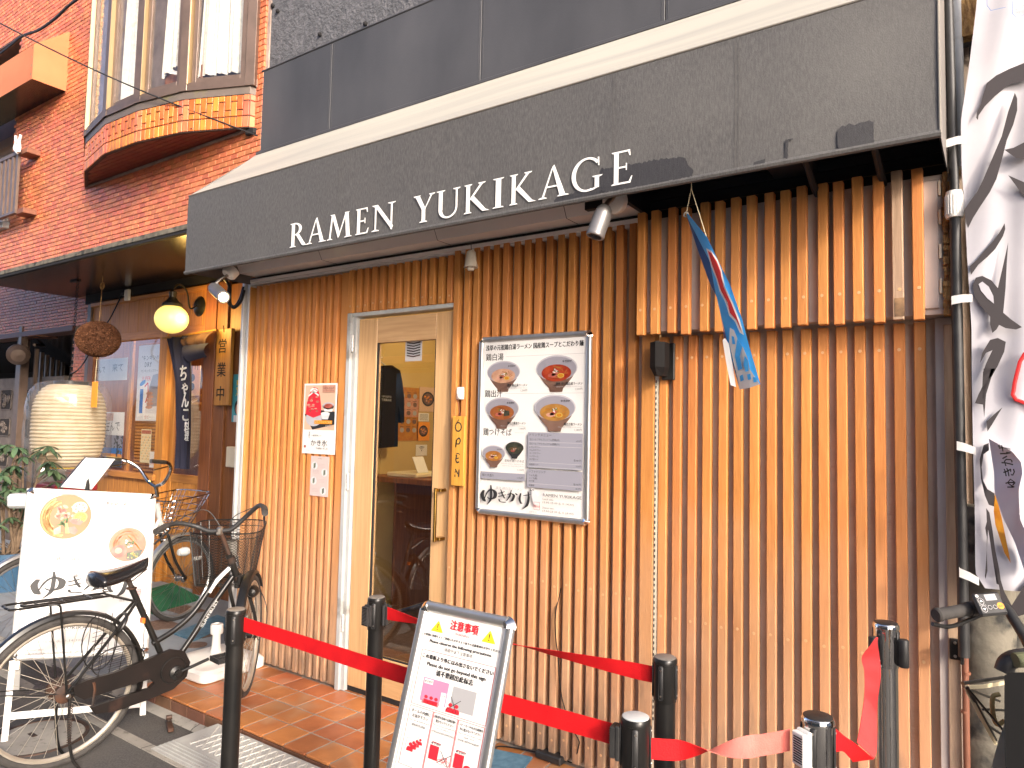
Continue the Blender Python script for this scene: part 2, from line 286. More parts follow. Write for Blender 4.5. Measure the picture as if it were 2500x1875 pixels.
    yellowwall=M('yellow_plaster', (.55, .4, .15), .7, c2=(.5, .35, .12), vs_=3), cloth_k=M('black_cotton', (.007, .007, .0075), .95, spec=.15), cloth_n=M('navy_cotton', (.018, .02, .045), .9, c2=(.012, .013, .03), vs_=5, bump=.2, bs=200), cloth_br=M('sun_browned_cloth', (.09, .045, .025), .9, c2=(.05, .025, .016), vs_=5),
    curtain=M('lace_curtain', (.6, .59, .52), .8, c2=(.45, .44, .39), vs_=40, bump=.3, bs=200), lampglass=M('lit_globe', (.8, .65, .3), .3, emit=.26, ecol=(1, .74, .16)), bulb=M('lit_bulb', (1, .8, .4), .3, emit=9, ecol=(1, .72, .32)), sbulb=M('string_bulb', (1, .7, .3), .3, emit=5),
    lantern=M('lantern_paper', (.42, .37, .27), .6, c2=(.35, .28, .18), vs_=8, emit=.03, ecol=(1, .55, .15), bump=.2, bs=120), cedar=M('cedar_ball', (.085, .03, .012), .95, c2=(.17, .07, .028), vs_=60, rnd=.1),
    plastic=M('white_plastic', (.8, .79, .75), .35, coat=.2), pvc=M('grey_box_plastic', (.5, .52, .52), .45), potb=M('blue_pot', (.035, .09, .16), .4, c2=(.05, .11, .19), vs_=8), soil=M('potting_soil', (.05, .035, .025), .95, c2=(.1, .07, .05), vs_=40), leafm=M('umbrella_leaf', (.035, .075, .035), .45, c2=(.09, .145, .075), vs_=8, rnd=.4, spec=.5), bark=M('plant_stem', (.2, .14, .09), .9, c2=(.12, .08, .05), vs_=20),
    carved=M('carved_wood_grey', (.13, .105, .09), .7, c2=(.2, .165, .14), vs_=8, bump=.3, bs=30), carved_d=M('carved_recess', (.035, .028, .024), .8),
    orangecan=M('orange_canvas', (.6, .2, .08), .6, c2=(.52, .16, .06), vs_=3), blueflag=M('blue_flag_cloth', (.07, .48, .98), .7, c2=(.04, .38, .85), vs_=10), redflag=M('red_flag_print', (.75, .03, .03), .7), whiteflag=M('white_flag_cloth', (.8, .78, .74), .7), shadeflag=M('flag_shaded_side', (.012, .08, .26), .7),
    banner=M('banner_cloth', (.54, .53, .56), .65, c2=(.46, .45, .49), vs_=4, bump=.2, bs=30), bannerink=M('banner_ink', (.045, .038, .04), .6), creamtape=M('cream_tape', (.72, .64, .42), .7), brass=M('aged_brass', (.42, .27, .07), .3, metal=1, c2=(.3, .18, .05), vs_=20), bell=M('ceramic_bell', (.62, .58, .5), .3, c2=(.5, .45, .38), vs_=20),
    pipeor=M('brown_pipe', (.25, .1, .055), .6, c2=(.16, .06, .035), vs_=10), saddle=M('black_vinyl_saddle', (.012, .012, .014), .22, coat=.3), dirty_or=M('orange_reflector', (.8, .18, .02), .3),
    oppw=M('opposite_wall_cream', (.62, .59, .53), .8, c2=(.55, .52, .46), vs_=2), oppg=M('opposite_wall_grey', (.55, .54, .52), .8, c2=(.48, .47, .45), vs_=2), oppb=M('opposite_wall_brown', (.22, .15, .11), .8, c2=(.17, .11, .08), vs_=2), oppglass=M('opposite_window_glass', (.12, .2, .24), .08, spec=.8),
    glass=glass_mat('door_glass', f0=.12), glass2=glass_mat('bay_glass', f0=.055), film=glass_mat('clear_vinyl', rough=.08, f0=.05, milk=.05), acrylic=glass_mat('poster_acrylic', f0=.015, rough=.03),
)
ZR = -.09
mt = MT
# ================================================================ ground
b = MB(); b.box(-60, -40, ZR-.3, 40, 30, ZR); struct('road', b, mt['asphalt'])
b = MB()
x = -7.6
while x < 6:      # concrete gutter stones laid end to end
    b.add([(x, -.93, ZR+.004), (x+.594, -.93, ZR+.004), (x+.594, -.69, ZR-.012), (x, -.69, ZR-.012), (x+.594, -.66, ZR+.01), (x, -.66, ZR+.01), (x+.594, -.622, ZR+.02), (x, -.622, ZR+.02), (x, -.93, ZR-.05), (x+.594, -.93, ZR-.05)], [(0, 1, 2, 3), (3, 2, 4, 5), (5, 4, 6, 7), (8, 9, 1, 0)]); x += .6
struct('gutter', b, mt['concrete'])
b = MB(); b.box(-1.06, -.61, ZR-.1, 3.3, .3, -.0025); step = struct('tiled_step', b, mt['grout'])
tm = MB(); tm.box(-.0735, -.0735, -.012, .0735, .0735, 0, .0015); tme = meshof(tm, 'tile', mt['tile'])
x0 = .029
for r_ in range(4):
    for c_ in range(-7, 21):
        xx = x0+.158*c_; yy = -.378+.158*r_
        if xx < -1.0: continue
        if r_ == 3 and not (-.1 < xx < .8): continue
        o = link('tile', tme, step, (xx, yy, random.uniform(-.0012, .001))); o.rotation_euler = (random.uniform(-.004, .004), random.uniform(-.004, .004), 0)
tm = MB(); tm.box(-.0735, -.080, -.012, .0735, .082, 0, .003); tmf = meshof(tm, 'tile', mt['tile'])
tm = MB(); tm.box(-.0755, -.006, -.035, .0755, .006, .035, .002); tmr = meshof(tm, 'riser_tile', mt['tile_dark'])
for c_ in range(-7, 21):
    xx = x0+.158*c_
    if xx < -1.06: continue
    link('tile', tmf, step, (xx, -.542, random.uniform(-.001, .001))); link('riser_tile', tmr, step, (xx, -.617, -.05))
# pavement in front of the next shop, with inlaid mosaics, mats and a checker plate
b = MB(); b.box(-9, -.62, ZR-.08, -1.065, 1.35, ZR+.012); struct('shop_pavement', b, mt['pave'])
pv = bpy.data.objects['shop_pavement']
for (px, py, w_, d_) in ((392, 1525, .26, .2), (455, 1490, .3, .2), (330, 1545, .22, .2), (600, 1560, .2, .2), (500, 1545, .24, .18)):
    p = on(px, py, 2, ZR+.012); b = MB()
    for i in range(6):
        for j in range(5): b.box(p.x-w_/2+i*w_/6, p.y-d_/2+j*d_/5, ZR+.006, p.x-w_/2+(i+.88)*w_/6, p.y-d_/2+(j+.86)*d_/5, ZR+.016+random.uniform(0, .001))
    part('mosaic_inlay', b, mt['mosaic'], pv, 0)
for (px, py) in ((405, 1530), (480, 1575)):
    p = on(px, py, 2, ZR+.012); b = MB(); b.lathe([(.0, 0), (.07, 0), (.07, .004), (0, .004)], 20, (p.x, p.y, ZR+.012)); part('round_inlay', b, mt['mosaic'], pv)
def slab(name, px4, z, th, m, label, cat, **k):
    P = [on(a, b_, 2, z) for a, b_ in px4]; b = MB(); b.prism([(p.x, p.y, z) for p in P], (0, 0, th)); c = sum(P, V())/len(P)
    return solo(name, b, mt[m], label, cat, (c.x, c.y, z), **k)
slab('door_mat', [(300, 1460), (372, 1500), (492, 1463), (420, 1425)], ZR+.014, .012, 'mat_g', 'green turf door mat behind the basket bicycle', 'mat')
slab('blue_mat', [(424, 1549), (472, 1566), (580, 1520), (530, 1503)], ZR+.014, .008, 'mat_b', 'blue patterned mat left of the white parasol base', 'mat')
slab('blue_mat', [(1196, 1830), (1130, 1900), (1240, 1930), (1300, 1852)], .002, .008, 'mat_b', 'blue patterned mat under the black power adapter', 'mat')
P = [on(a, b_, 2, ZR) for a, b_ in ((60, 1705), (330, 1690), (345, 1580), (190, 1560))]
pl = thing('checker_plate', 'dark steel checker plate on the road behind the menu stand', 'cover plate', (P[0].x, P[0].y, ZR))
b = MB(); b.prism([(p.x, p.y, ZR+.001) for p in P], (0, 0, .008)); part('plate', b, mt['checker'], pl)
b = MB(); xm, xM, ym, yM = min(p.x for p in P), max(p.x for p in P), min(p.y for p in P), max(p.y for p in P)
from mathutils.geometry import intersect_point_quad_2d as ipq
i = 0; yy = ym
while yy < yM:
    xx = xm
    while xx < xM:
        if ipq(V((xx, yy)), *[V((p.x, p.y)) for p in P]):
            a = R(45 if i % 2 else -45); dx, dy = math.cos(a)*.014, math.sin(a)*.014; nx, ny = -dy*.25, dx*.25
            b.add([(xx-dx-nx, yy-dy-ny, ZR+.009), (xx+dx-nx, yy+dy-ny, ZR+.009), (xx+dx+nx, yy+dy+ny, ZR+.009), (xx-dx+nx, yy-dy+ny, ZR+.009), (xx, yy, ZR+.013)], [(0, 1, 4), (1, 2, 4), (2, 3, 4), (3, 0, 4)])
        xx += .033; i += 1
    yy += .033; i += 1
part('raised_pattern', b, mt['checker'], pl, 0, kind='stuff')
c = V((-.93, -1.17, ZR)); mh = thing('manhole_cover', 'round concrete manhole cover under the black bicycle', 'manhole cover', c)
b = MB(); b.lathe([(.0, .004), (.2, .004), (.205, 0)], 40, c, cap=False); part('cover', b, mt['concrete'], mh)
b = MB(); b.lathe([(.205, 0), (.207, .006), (.222, .006), (.224, 0)], 40, c, cap=False); part('rim_ring', b, mt['rust'], mh)
b = MB(); b.box(-1.0, -1.19, ZR+.004, -.94, -1.165, ZR+.008, .002); part('lifting_slot', b, mt['rust'], mh)
# kerb ramp: ribbed edge strips and diamond tread
rp = thing('kerb_ramp', 'grey plastic kerb ramp with diamond tread in front of the tiled step', 'ramp', (.35, -.8, ZR))
RX0, RX1, RYF, RYB = -.36, 1.05, -.905, -.635
def rz(y): return ZR+.006+(y-RYF)/(RYB-RYF)*.062
b = MB(); b.add([(RX0, RYF, ZR), (RX1, RYF, ZR), (RX1, RYB, ZR), (RX0+.13, RYB, ZR), (RX0, RYF, ZR+.006), (RX1, RYF, ZR+.006), (RX1, RYB, rz(RYB)), (RX0+.13, RYB, rz(RYB))], [(0, 1, 2, 3), (4, 5, 6, 7), (0, 1, 5, 4), (1, 2, 6, 5), (2, 3, 7, 6), (3, 0, 4, 7)]); part('ramp_body', b, mt['ramp'], rp)
for i in range(5):
    y = RYF+.012+i*.017; b = MB(); xl = RX0+.13*(y-RYF)/(RYB-RYF)+.006
    b.add([(xl, y, rz(y)), (RX1, y, rz(y)), (RX1, y+.009, rz(y+.009)), (xl, y+.009, rz(y+.009)), (xl, y+.002, rz(y)+.004), (RX1, y+.002, rz(y)+.004), (RX1, y+.007, rz(y)+.005), (xl, y+.007, rz(y)+.005)], [(0, 1, 5, 4), (4, 5, 6, 7), (7, 6, 2, 3)]); part('rib', b, mt['ramp'], rp)
b = MB(); d = .052
for sg in (1, -1):
    k = -30
    while k < 60:
        xs = RX0+k*d; y0_, y1_ = RYF+.105, RYB-.012
        def clampx(x_): return x_
        x_a, x_b = (xs, xs+(y1_-y0_)*.62) if sg > 0 else (xs+(y1_-y0_)*.62, xs)
        if min(x_a, x_b) > RX0+.13*(y0_-RYF)/(RYB-RYF)+.075 and max(x_a, x_b) < RX1-.01:
            t_ = .004; b.add([(x_a-t_, y0_, rz(y0_)), (x_a+t_, y0_, rz(y0_)), (x_b+t_, y1_, rz(y1_)), (x_b-t_, y1_, rz(y1_)), (x_a-t_*.5, y0_, rz(y0_)+.004), (x_a+t_*.5, y0_, rz(y0_)+.004), (x_b+t_*.5, y1_, rz(y1_)+.004), (x_b-t_*.5, y1_, rz(y1_)+.004)], [(4, 5, 6, 7), (0, 4, 7, 3), (1, 2, 6, 5)])
        k += 1
part('diamond_tread', b, mt['ramp_worn'] if 'ramp_worn' in mt else mt['ramp_w'], rp, 0, kind='stuff')
b = MB()
for i in range(70):
    for j in range(9):
        y = RYF+.112+j*.0165; xx = RX0+.14+i*.0185+(j % 2)*.009
        if xx < RX1-.02: b.add([(xx, y, rz(y)+.0005), (xx+.01, y, rz(y)+.0005), (xx+.01, y+.004, rz(y)+.0015), (xx, y+.004, rz(y)+.0015), (xx+.005, y+.002, rz(y)+.004)], [(0, 1, 4), (1, 2, 4), (2, 3, 4), (3, 0, 4)])
part('grip_studs', b, mt['ramp'], rp, 0, kind='stuff')
# iron stop bracket on the gutter
c = on(350+200*.3165, 1600+570*.3165, 2, ZR); ib = thing('iron_bracket', 'small rusty iron bracket bolted to the gutter', 'bracket', c)
T = FR(c, (.9, -.42, 0), (.42, .9, 0)); b = MB(T); b.box(-.05, -.014, .012, .075, .014, .03, .003); part('foot', b, mt['rust'], ib); b = MB(T); b.tube([(-.035, 0, .012), (-.04, 0, .042), (-.03, 0, .05)], .009, 8); b.tube([(-.035, -.014, .048), (-.035, .014, .048)], .012, 10); part('hook', b, mt['rust'], ib)

# ================================================================ ramen shop building
shop = thing('ramen_shop', 'ramen shop front clad in upright cedar slats under a black awning', 'shop', (1, .1, 0))
SP = .0625
b = MB(); b.box(-1.02, .0455, -.02, -.10, .10, 2.46); b.box(.735, .0465, -.02, 1.80, .10, 2.52); b.box(-.12, .06, 2.17, .76, .10, 2.46); b.box(-1.02, .06, 2.46, 3.0, .3, 2.9); part('backing_wall', b, mt['taupe'], shop)
b = MB(); b.box(1.86, .034, -.02, 2.95, .12, 1.93); part('textured_wall', b, mt['taupe'], shop); part('flat_strip', MB().box(2.888, -.004, -.02, 2.97, .0335, 1.925), mt['taupe2'], shop)  # flat strip: panel paint swapped in to offset the shade of pole and banner
b = MB(); b.box(-1.03, .02, 2.9, 3.2, 1.0, 3.3); b.box(-.952, .02, 3.3, 3.2, 1.0, 9); part('upper_wall', b, mt['stucco'], shop)
b = MB(); b.box(3.0, .35, -.1, 3.2, 1.0, 2.9); b.box(-1.02, 2.6, 0, 3.0, 2.7, 2.9); b.box(2.95, .12, 0, 3.0, 2.6, 2.9); part('rear_wall', b, mt['taupe'], shop)
b = MB(); b.box(-1.0, .11, 2.6, 2.95, 2.6, 2.7); part('inner_ceiling', b, mt['yellowwall'], shop)
b = MB(); b.box(-1.0, .11, -.03, 2.95, 2.6, -.012); part('inner_floor', b, mt['mosaic'], shop)
b = MB(); b.box(-1.03, .11, 0, -1.0, 2.6, 2.6); part('inner_side_wall', b, mt['yellowwall'], shop)
def slatmesh(w_, d_, z0, z1, nm='slat'):
    b = MB(); b.box(0, 0, z0, w_, d_, z1, .0025); return meshof(b, nm, None, (0, 0, 0), 0)
def slatset(xs, w_, d_, z0, z1, m, y=0., jit=0.):
    me = slatmesh(w_, d_, z0, z1); me.materials.append(mt[m])
    for x_ in xs: link('slat', me, shop, (x_-1+random.uniform(-.001, .001), y-.1, random.uniform(-jit, jit))).rotation_euler = (random.uniform(-.001, .001), random.uniform(-.0012, .0012), 0)
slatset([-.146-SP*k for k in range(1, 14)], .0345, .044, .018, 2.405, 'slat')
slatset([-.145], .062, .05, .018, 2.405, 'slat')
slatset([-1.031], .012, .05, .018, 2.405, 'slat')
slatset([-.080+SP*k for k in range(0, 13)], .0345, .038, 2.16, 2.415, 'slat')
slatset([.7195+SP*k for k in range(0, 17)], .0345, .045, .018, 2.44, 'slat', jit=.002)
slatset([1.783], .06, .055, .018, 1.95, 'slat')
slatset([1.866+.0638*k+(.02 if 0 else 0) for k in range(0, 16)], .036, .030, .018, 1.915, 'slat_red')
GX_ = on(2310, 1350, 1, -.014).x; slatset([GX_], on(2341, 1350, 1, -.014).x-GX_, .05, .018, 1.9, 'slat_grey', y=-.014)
# slotted cream post between the two slat bays
b = MB(); b.box(1.846, .004, 0, 1.863, .03, 1.9, .001); part('slotted_post', b, mt['ivory'], shop)
b = MB()
for i in range(60): b.box(1.8495, .0022, .3+i*.024, 1.8535, .004, .312+i*.024)
part('post_slots', b, mt['dark'], shop, 0, kind='stuff')
# grey box above the right bay, with its own slats
b = MB(); b.box(1.80, -.062, 1.93, 2.95, .06, 1.945); b.box(1.80, -.062, 2.40, 2.95, .06, 2.415); b.box(1.80, -.0605, 1.945, 2.95, -.055, 2.40); part('shutter_box', b, mt['taupe2'], shop)
b = MB(); b.box(2.862, -.07, 1.95, on(2291, 600, 1, -.07).x, -.0625, 2.395, .002); part('end_panel', b, mt['taupe2'], shop)
b = MB()
RX_ = on(2293, 600, 1, -.075).x
for zz in (2.0, 2.12, 2.24, 2.34): b.box(RX_-.001, -.074, zz, RX_+.007, -.06, zz+.05, .001)
part('hinge', b, mt['ivory'], shop)
random.seed(3)
b = MB(); n_ = 40
for i in range(n_):
    z0 = 1.925+i*.49/n_; b.box(RX_+.008+random.uniform(0, .006), -.075+random.uniform(-.006, .006), z0, RX_+.034+random.uniform(-.008, .004), -.03, z0+.49/n_+.003)
part('rotten_edge', b, mt['peel'], shop)
b = MB(); b.box(RX_+.036, -.078, 1.91, RX_+.042, .05, 2.43, .001); part('edge_strip', b, mt['ivory'], shop)
UX = [1.803, 1.867, 1.937, 2.004, 2.072, 2.139, 2.205, 2.267, 2.331, 2.393, 2.457, 2.521, 2.581, 2.644, 2.709, 2.772, 2.831]
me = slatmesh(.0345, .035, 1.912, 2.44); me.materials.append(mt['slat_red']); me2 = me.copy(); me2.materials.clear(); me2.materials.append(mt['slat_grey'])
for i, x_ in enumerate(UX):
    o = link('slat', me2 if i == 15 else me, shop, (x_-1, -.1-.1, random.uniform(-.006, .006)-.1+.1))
    o.rotation_euler = (0, random.uniform(-.003, .003), 0)
    if i == 15: o['label'] = 'greyed slat with a scorched lower end'
b = MB(); b.box(2.7735, -.1012, 1.925, 2.804, -.1002, 1.99); part('scorch_mark', b, M('scorch', (.05, .03, .02), .9, c2=(.34, .2, .1), vs_=22), shop)
# wooden plugs over the screws
b = MB()
for x_ in [-.80+SP*k for k in range(10)]: pass
for k in range(16):
    b.lathe([(0, .0), (.006, .0), (.0055, -.0008), (0, -.0008)], 10, (1.883+.0638*k, -.0003, .735+.004*math.sin(k*3)), (0, 1, 0))
    b.lathe([(0, .0), (.006, .0), (.0055, -.0008), (0, -.0008)], 10, (1.883+.0638*k, -.0003, 1.82), (0, 1, 0))
for k in range(13):
    b.lathe([(0, .0), (.006, .0), (.0055, -.0008), (0, -.0008)], 10, (-.063+SP*k, -.0003, 2.20+.006*math.sin(k*5)), (0, 1, 0))
for k in range(17):
    for zz in (.79, .1): b.lathe([(0, .0), (.006, .0), (.0055, -.0008), (0, -.0008)], 10, (.737+SP*k, -.0003, zz+.008*math.sin(k*3)), (0, 1, 0))
for x_ in UX: b.lathe([(0, .0), (.006, .0), (.0055, -.0008), (0, -.0008)], 10, (x_+.017, -.1003, 2.02), (0, 1, 0))
part('screw_plugs', b, M('plug_wood', (.6, .36, .18), .6), shop, kind='stuff')
# white frame at the left end, header trim, soffit
b = MB(); b.box(-1.098, -.012, ZR, -1.074, .06, 2.45, .002); part('left_frame', b, mt['alum_w'], shop)
b = MB(); b.box(-1.072, .03, ZR, -1.058, .08, 2.44); part('frame_groove', b, mt['dark'], shop)
b = MB(); b.box(-1.056, .0, .0, -1.032, .06, 2.42, .002); part('inner_frame', b, mt['alum_w'], shop)
b = MB(); b.box(-1.07, .012, 2.418, 1.80, .06, 2.432); b.box(-1.07, -.004, 2.432, 1.8, .02, 2.452, .001); part('header_trim', b, mt['soffit'], shop)
b = MB(); b.box(-1.06, .021, 2.452, 1.8, .04, 2.472); part('header_gap', b, mt['dark'], shop)
b = MB(); b.box(-1.0, -.10, 2.472, 1.79, .02, 2.486); part('soffit_panel', b, mt['soffit'], shop)
b = MB()
b.add([(-1.0, -.1, 2.472), (1.79, -.1, 2.472), (1.79, -.1, 2.486), (-1.0, -.1, 2.486), (-1.0, -.17, 2.60), (1.79, -.17, 2.60), (-1.0, -.155, 2.61), (1.79, -.155, 2.61)], [(0, 1, 5, 4), (4, 5, 7, 6), (3, 6, 7, 2), (1, 2, 7, 5), (0, 4, 6, 3)]); part('soffit_fascia', b, mt['soffit'], shop, 20)
for x_ in (-.21, .68, 1.45):
    b = MB(); b.add([(x_, -.1001, 2.4715), (x_+.003, -.1001, 2.4715), (x_+.003, -.1705, 2.60), (x_, -.1705, 2.60)], [(0, 1, 2, 3)]); b.box(x_, -.1, 2.4705, x_+.003, .01, 2.4718); part('panel_joint', b, mt['dark'], shop)
b = MB(); b.add([(1.79, -.17, 2.47), (1.79, .02, 2.47), (1.79, .02, 2.7), (1.79, -.17, 2.7)], [(0, 1, 2, 3)]); b.box(1.795, -.45, 2.62, 2.93, .02, 2.64)
for i in range(5): b.box(1.795, .005-.012*i*0, 2.43+i*.045, 2.93, .018, 2.472+i*.045, .002)
part('black_soffit', b, mt['ceil'], shop)
b = MB(); b.box(1.6, -.20, 2.46, 1.80, -.17, 2.62); b.box(1.79, -.44, 2.46, 1.81, .02, 2.64); part('soffit_end_board', b, mt['ceil'], shop)
for px in (1960, 2130):
    p = on(px, 420, 1, -.25); b = MB(); b.tube(spline([(p.x-.1, -.44, 2.50), (p.x-.04, -.38, 2.52), (p.x, -.25, 2.50), (p.x+.01, -.12, 2.43), (p.x+.012, 0, 2.40)], 6), .013, 8); part('awning_arm', b, mt['ceil'], shop)
b = MB(); b.box(2.36, -.3, 2.5, 2.52, -.05, 2.6, .004); part('motor_box', b, mt['ceil'], shop)
# fascia sheet above the awning, four sheets with seams
xs = [-1.0, -.30, .86, 1.88, 3.05]
for i in range(4):
    b = MB(); b.box(xs[i]+.002, -.002, 3.29, xs[i+1]-.002, .02, 3.87, .002); part('fascia_sheet', b, mt['band'], shop)
b = MB(); b.box(-1.0, -.008, 3.868, 3.05, .02, 3.88, .003); b.box(-1.02, -.01, 3.30, 3.0, .0, 3.318, .002); part('fascia_edge', b, mt['band'], shop)
for x_ in xs[1:4]:
    for dx in (-.018, .012):
        b = MB(); b.box(x_+dx, -.0035, 3.30, x_+dx+.003, -.002, 3.868); part('fascia_seam', b, mt['band'], shop)
for (px, py) in ((770, 122), (783, 85), (894, 59), (680, 28), (668, 15)):
    p = on(px, py, 1, .02); b = MB(); b.lathe([(.012, .0), (.016, -.012), (.006, -.02)], 8, p, (0, 1, 0)); part('wall_anchor', b, mt['dark'], shop)
# awning
aw = thing('awning', 'long dark grey canvas awning lettered RAMEN YUKIKAGE', 'awning', (1, -.46, 2.41), None)
AX0, AX1, AY, AZ0, AZ1, AZ2 = -1.03, 2.935, -.46, 2.412, 2.892, 3.30
def wav(x, z): return .004*math.sin(x*2.3)*math.sin((z-AZ0)*6.5)+.0015*math.sin(x*11+z*3)
b = MB(); b.grid(lambda u, v: V((AX0+(AX1-AX0)*u, AY+(wav(AX0+(AX1-AX0)*u, AZ0+(AZ1-AZ0)*v) if 0 < v < 1 else 0), AZ0+(AZ1-AZ0)*v)), 60, 8)
b.grid(lambda u, v: V((AX0+(AX1-AX0)*u, AY+.012, AZ0+(AZ1-AZ0)*(1-v))), 1, 1)
part('front_canvas', b, mt['awn'], aw)
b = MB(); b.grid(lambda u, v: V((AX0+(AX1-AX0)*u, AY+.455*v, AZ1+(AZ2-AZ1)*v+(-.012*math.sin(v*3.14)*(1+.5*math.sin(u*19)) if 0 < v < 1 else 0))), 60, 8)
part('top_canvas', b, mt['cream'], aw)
for x_, s_ in ((AX1, 1), (AX0, -1)):
    b = MB(); b.add([(x_, AY, AZ0), (x_, 0, AZ0+.01), (x_, 0, AZ2), (x_, AY, AZ1)], [(0, 1, 2, 3)]); b.add([(x_-.004*s_, AY+.01, AZ0), (x_-.004*s_, 0, AZ0+.01), (x_-.004*s_, 0, AZ2), (x_-.004*s_, AY+.01, AZ1)], [(0, 1, 2, 3)]); part('side_canvas', b, M('pale_side_canvas', (.2, .18, .165), .6, c2=(.13, .12, .11), vs_=5), aw)  # side canvas is paler than the front canvas
b = MB(); b.tube([(AX0-.002, AY+.004, AZ0), (AX1+.002, AY+.004, AZ0)], .0125, 8); part('lower_hem', b, mt['awn'], aw)
b = MB(); b.tube([(AX0, AY, AZ1), (AX1, AY, AZ1)], .004, 8); b.tube([(AX1, AY, AZ0), (AX1, AY, AZ1), (AX1, 0, AZ2)], .004, 8); part('corner_seam', b, M('seam_worn', (.22, .2, .17), .7), aw)
for x_ in (.33, 1.86, 2.33):
    for dx in (0, .012):
        b = MB(); b.tube([(x_+dx, AY-.0022, AZ0+.015+.05*k), (x_+dx, AY-.0022, AZ1-.01)], .0006, 5) if 0 else b.grid(lambda u, v: V((x_+dx+.0016*u, AY-.0046, AZ0+.015+(AZ1-AZ0-.03)*v)), 1, 12); part('stitched_seam', b, M('stitch', (.095, .09, .085), .7) if 'stitch' not in bpy.data.materials else bpy.data.materials['stitch'], aw)
def brush(pts, seed):
    random.seed(seed); P = [on(a, c_, 1, AY-.0055) for a, c_ in pts]; out = []
    for i, p in enumerate(P):
        q = P[(i+1) % len(P)]; n_ = max(2, int((q-p).length/.006))
        for k in range(n_): t = k/n_; out.append(p.lerp(q, t)+V((random.uniform(-.0012, .0012), 0, random.uniform(-.005, .005)*(1 if abs(q.x-p.x) > .04 else .2))))
    b = MB(); b.ngon(out); part('brushed_patch', b, mt['awn_dark'], aw, 0)
EDGE_ = 1
brush([(1462, 440), (1468, 412), (1560, 398), (1600, 390), (1660, 383), (1674, 386), (1680, 402), (1694, 416), (1690, 430), (1610, 448), (1540, 460), (1470, 470)], 1)
brush([(2044, 322), (2052, 308), (2098, 300), (2122, 294), (2132, 298), (2134, 354), (2100, 361), (2046, 366)], 2)
brush([(1352, 486), (1400, 470), (1470, 455), (1466, 476), (1400, 490), (1352, 498)], 4)
brush([(1840, 397), (1868, 387), (1868, 400), (1840, 407)], 5)
brush([(1917, 341), (1936, 338), (1936, 341), (1924, 343), (1923, 390), (1918, 392)], 6)
# serif capitals on the awning front: polygons in a 0..1 cap-height box
def stroke(x0, y0, x1, y1, w_): return [(x0-w_/2, y0), (x0+w_/2, y0), (x1+w_/2, y1), (x1-w_/2, y1)]
def serif(x, y, w_, up=1): return [(x-w_, y), (x+w_, y), (x+w_*.9, y+.03*up), (x+w_*.35, y+.055*up), (x-w_*.35, y+.055*up), (x-w_*.9, y+.03*up)]
def ringpts(cx, cy, rx, ry, tx, ty, a0, a1, n=18):
    o = [(cx+rx*math.cos(a0+(a1-a0)*i/n), cy+ry*math.sin(a0+(a1-a0)*i/n)) for i in range(n+1)]
    return [[o[i], o[i+1], (cx+(rx-tx)*math.cos(a0+(a1-a0)*(i+1)/n), cy+(ry-ty)*math.sin(a0+(a1-a0)*(i+1)/n)), (cx+(rx-tx)*math.cos(a0+(a1-a0)*i/n), cy+(ry-ty)*math.sin(a0+(a1-a0)*i/n))] for i in range(n)]
PI = math.pi
def vstem(x, w_=.14): return [stroke(x, 0, x, 1, w_), serif(x, 0, .15), serif(x, 1, .15, -1)]
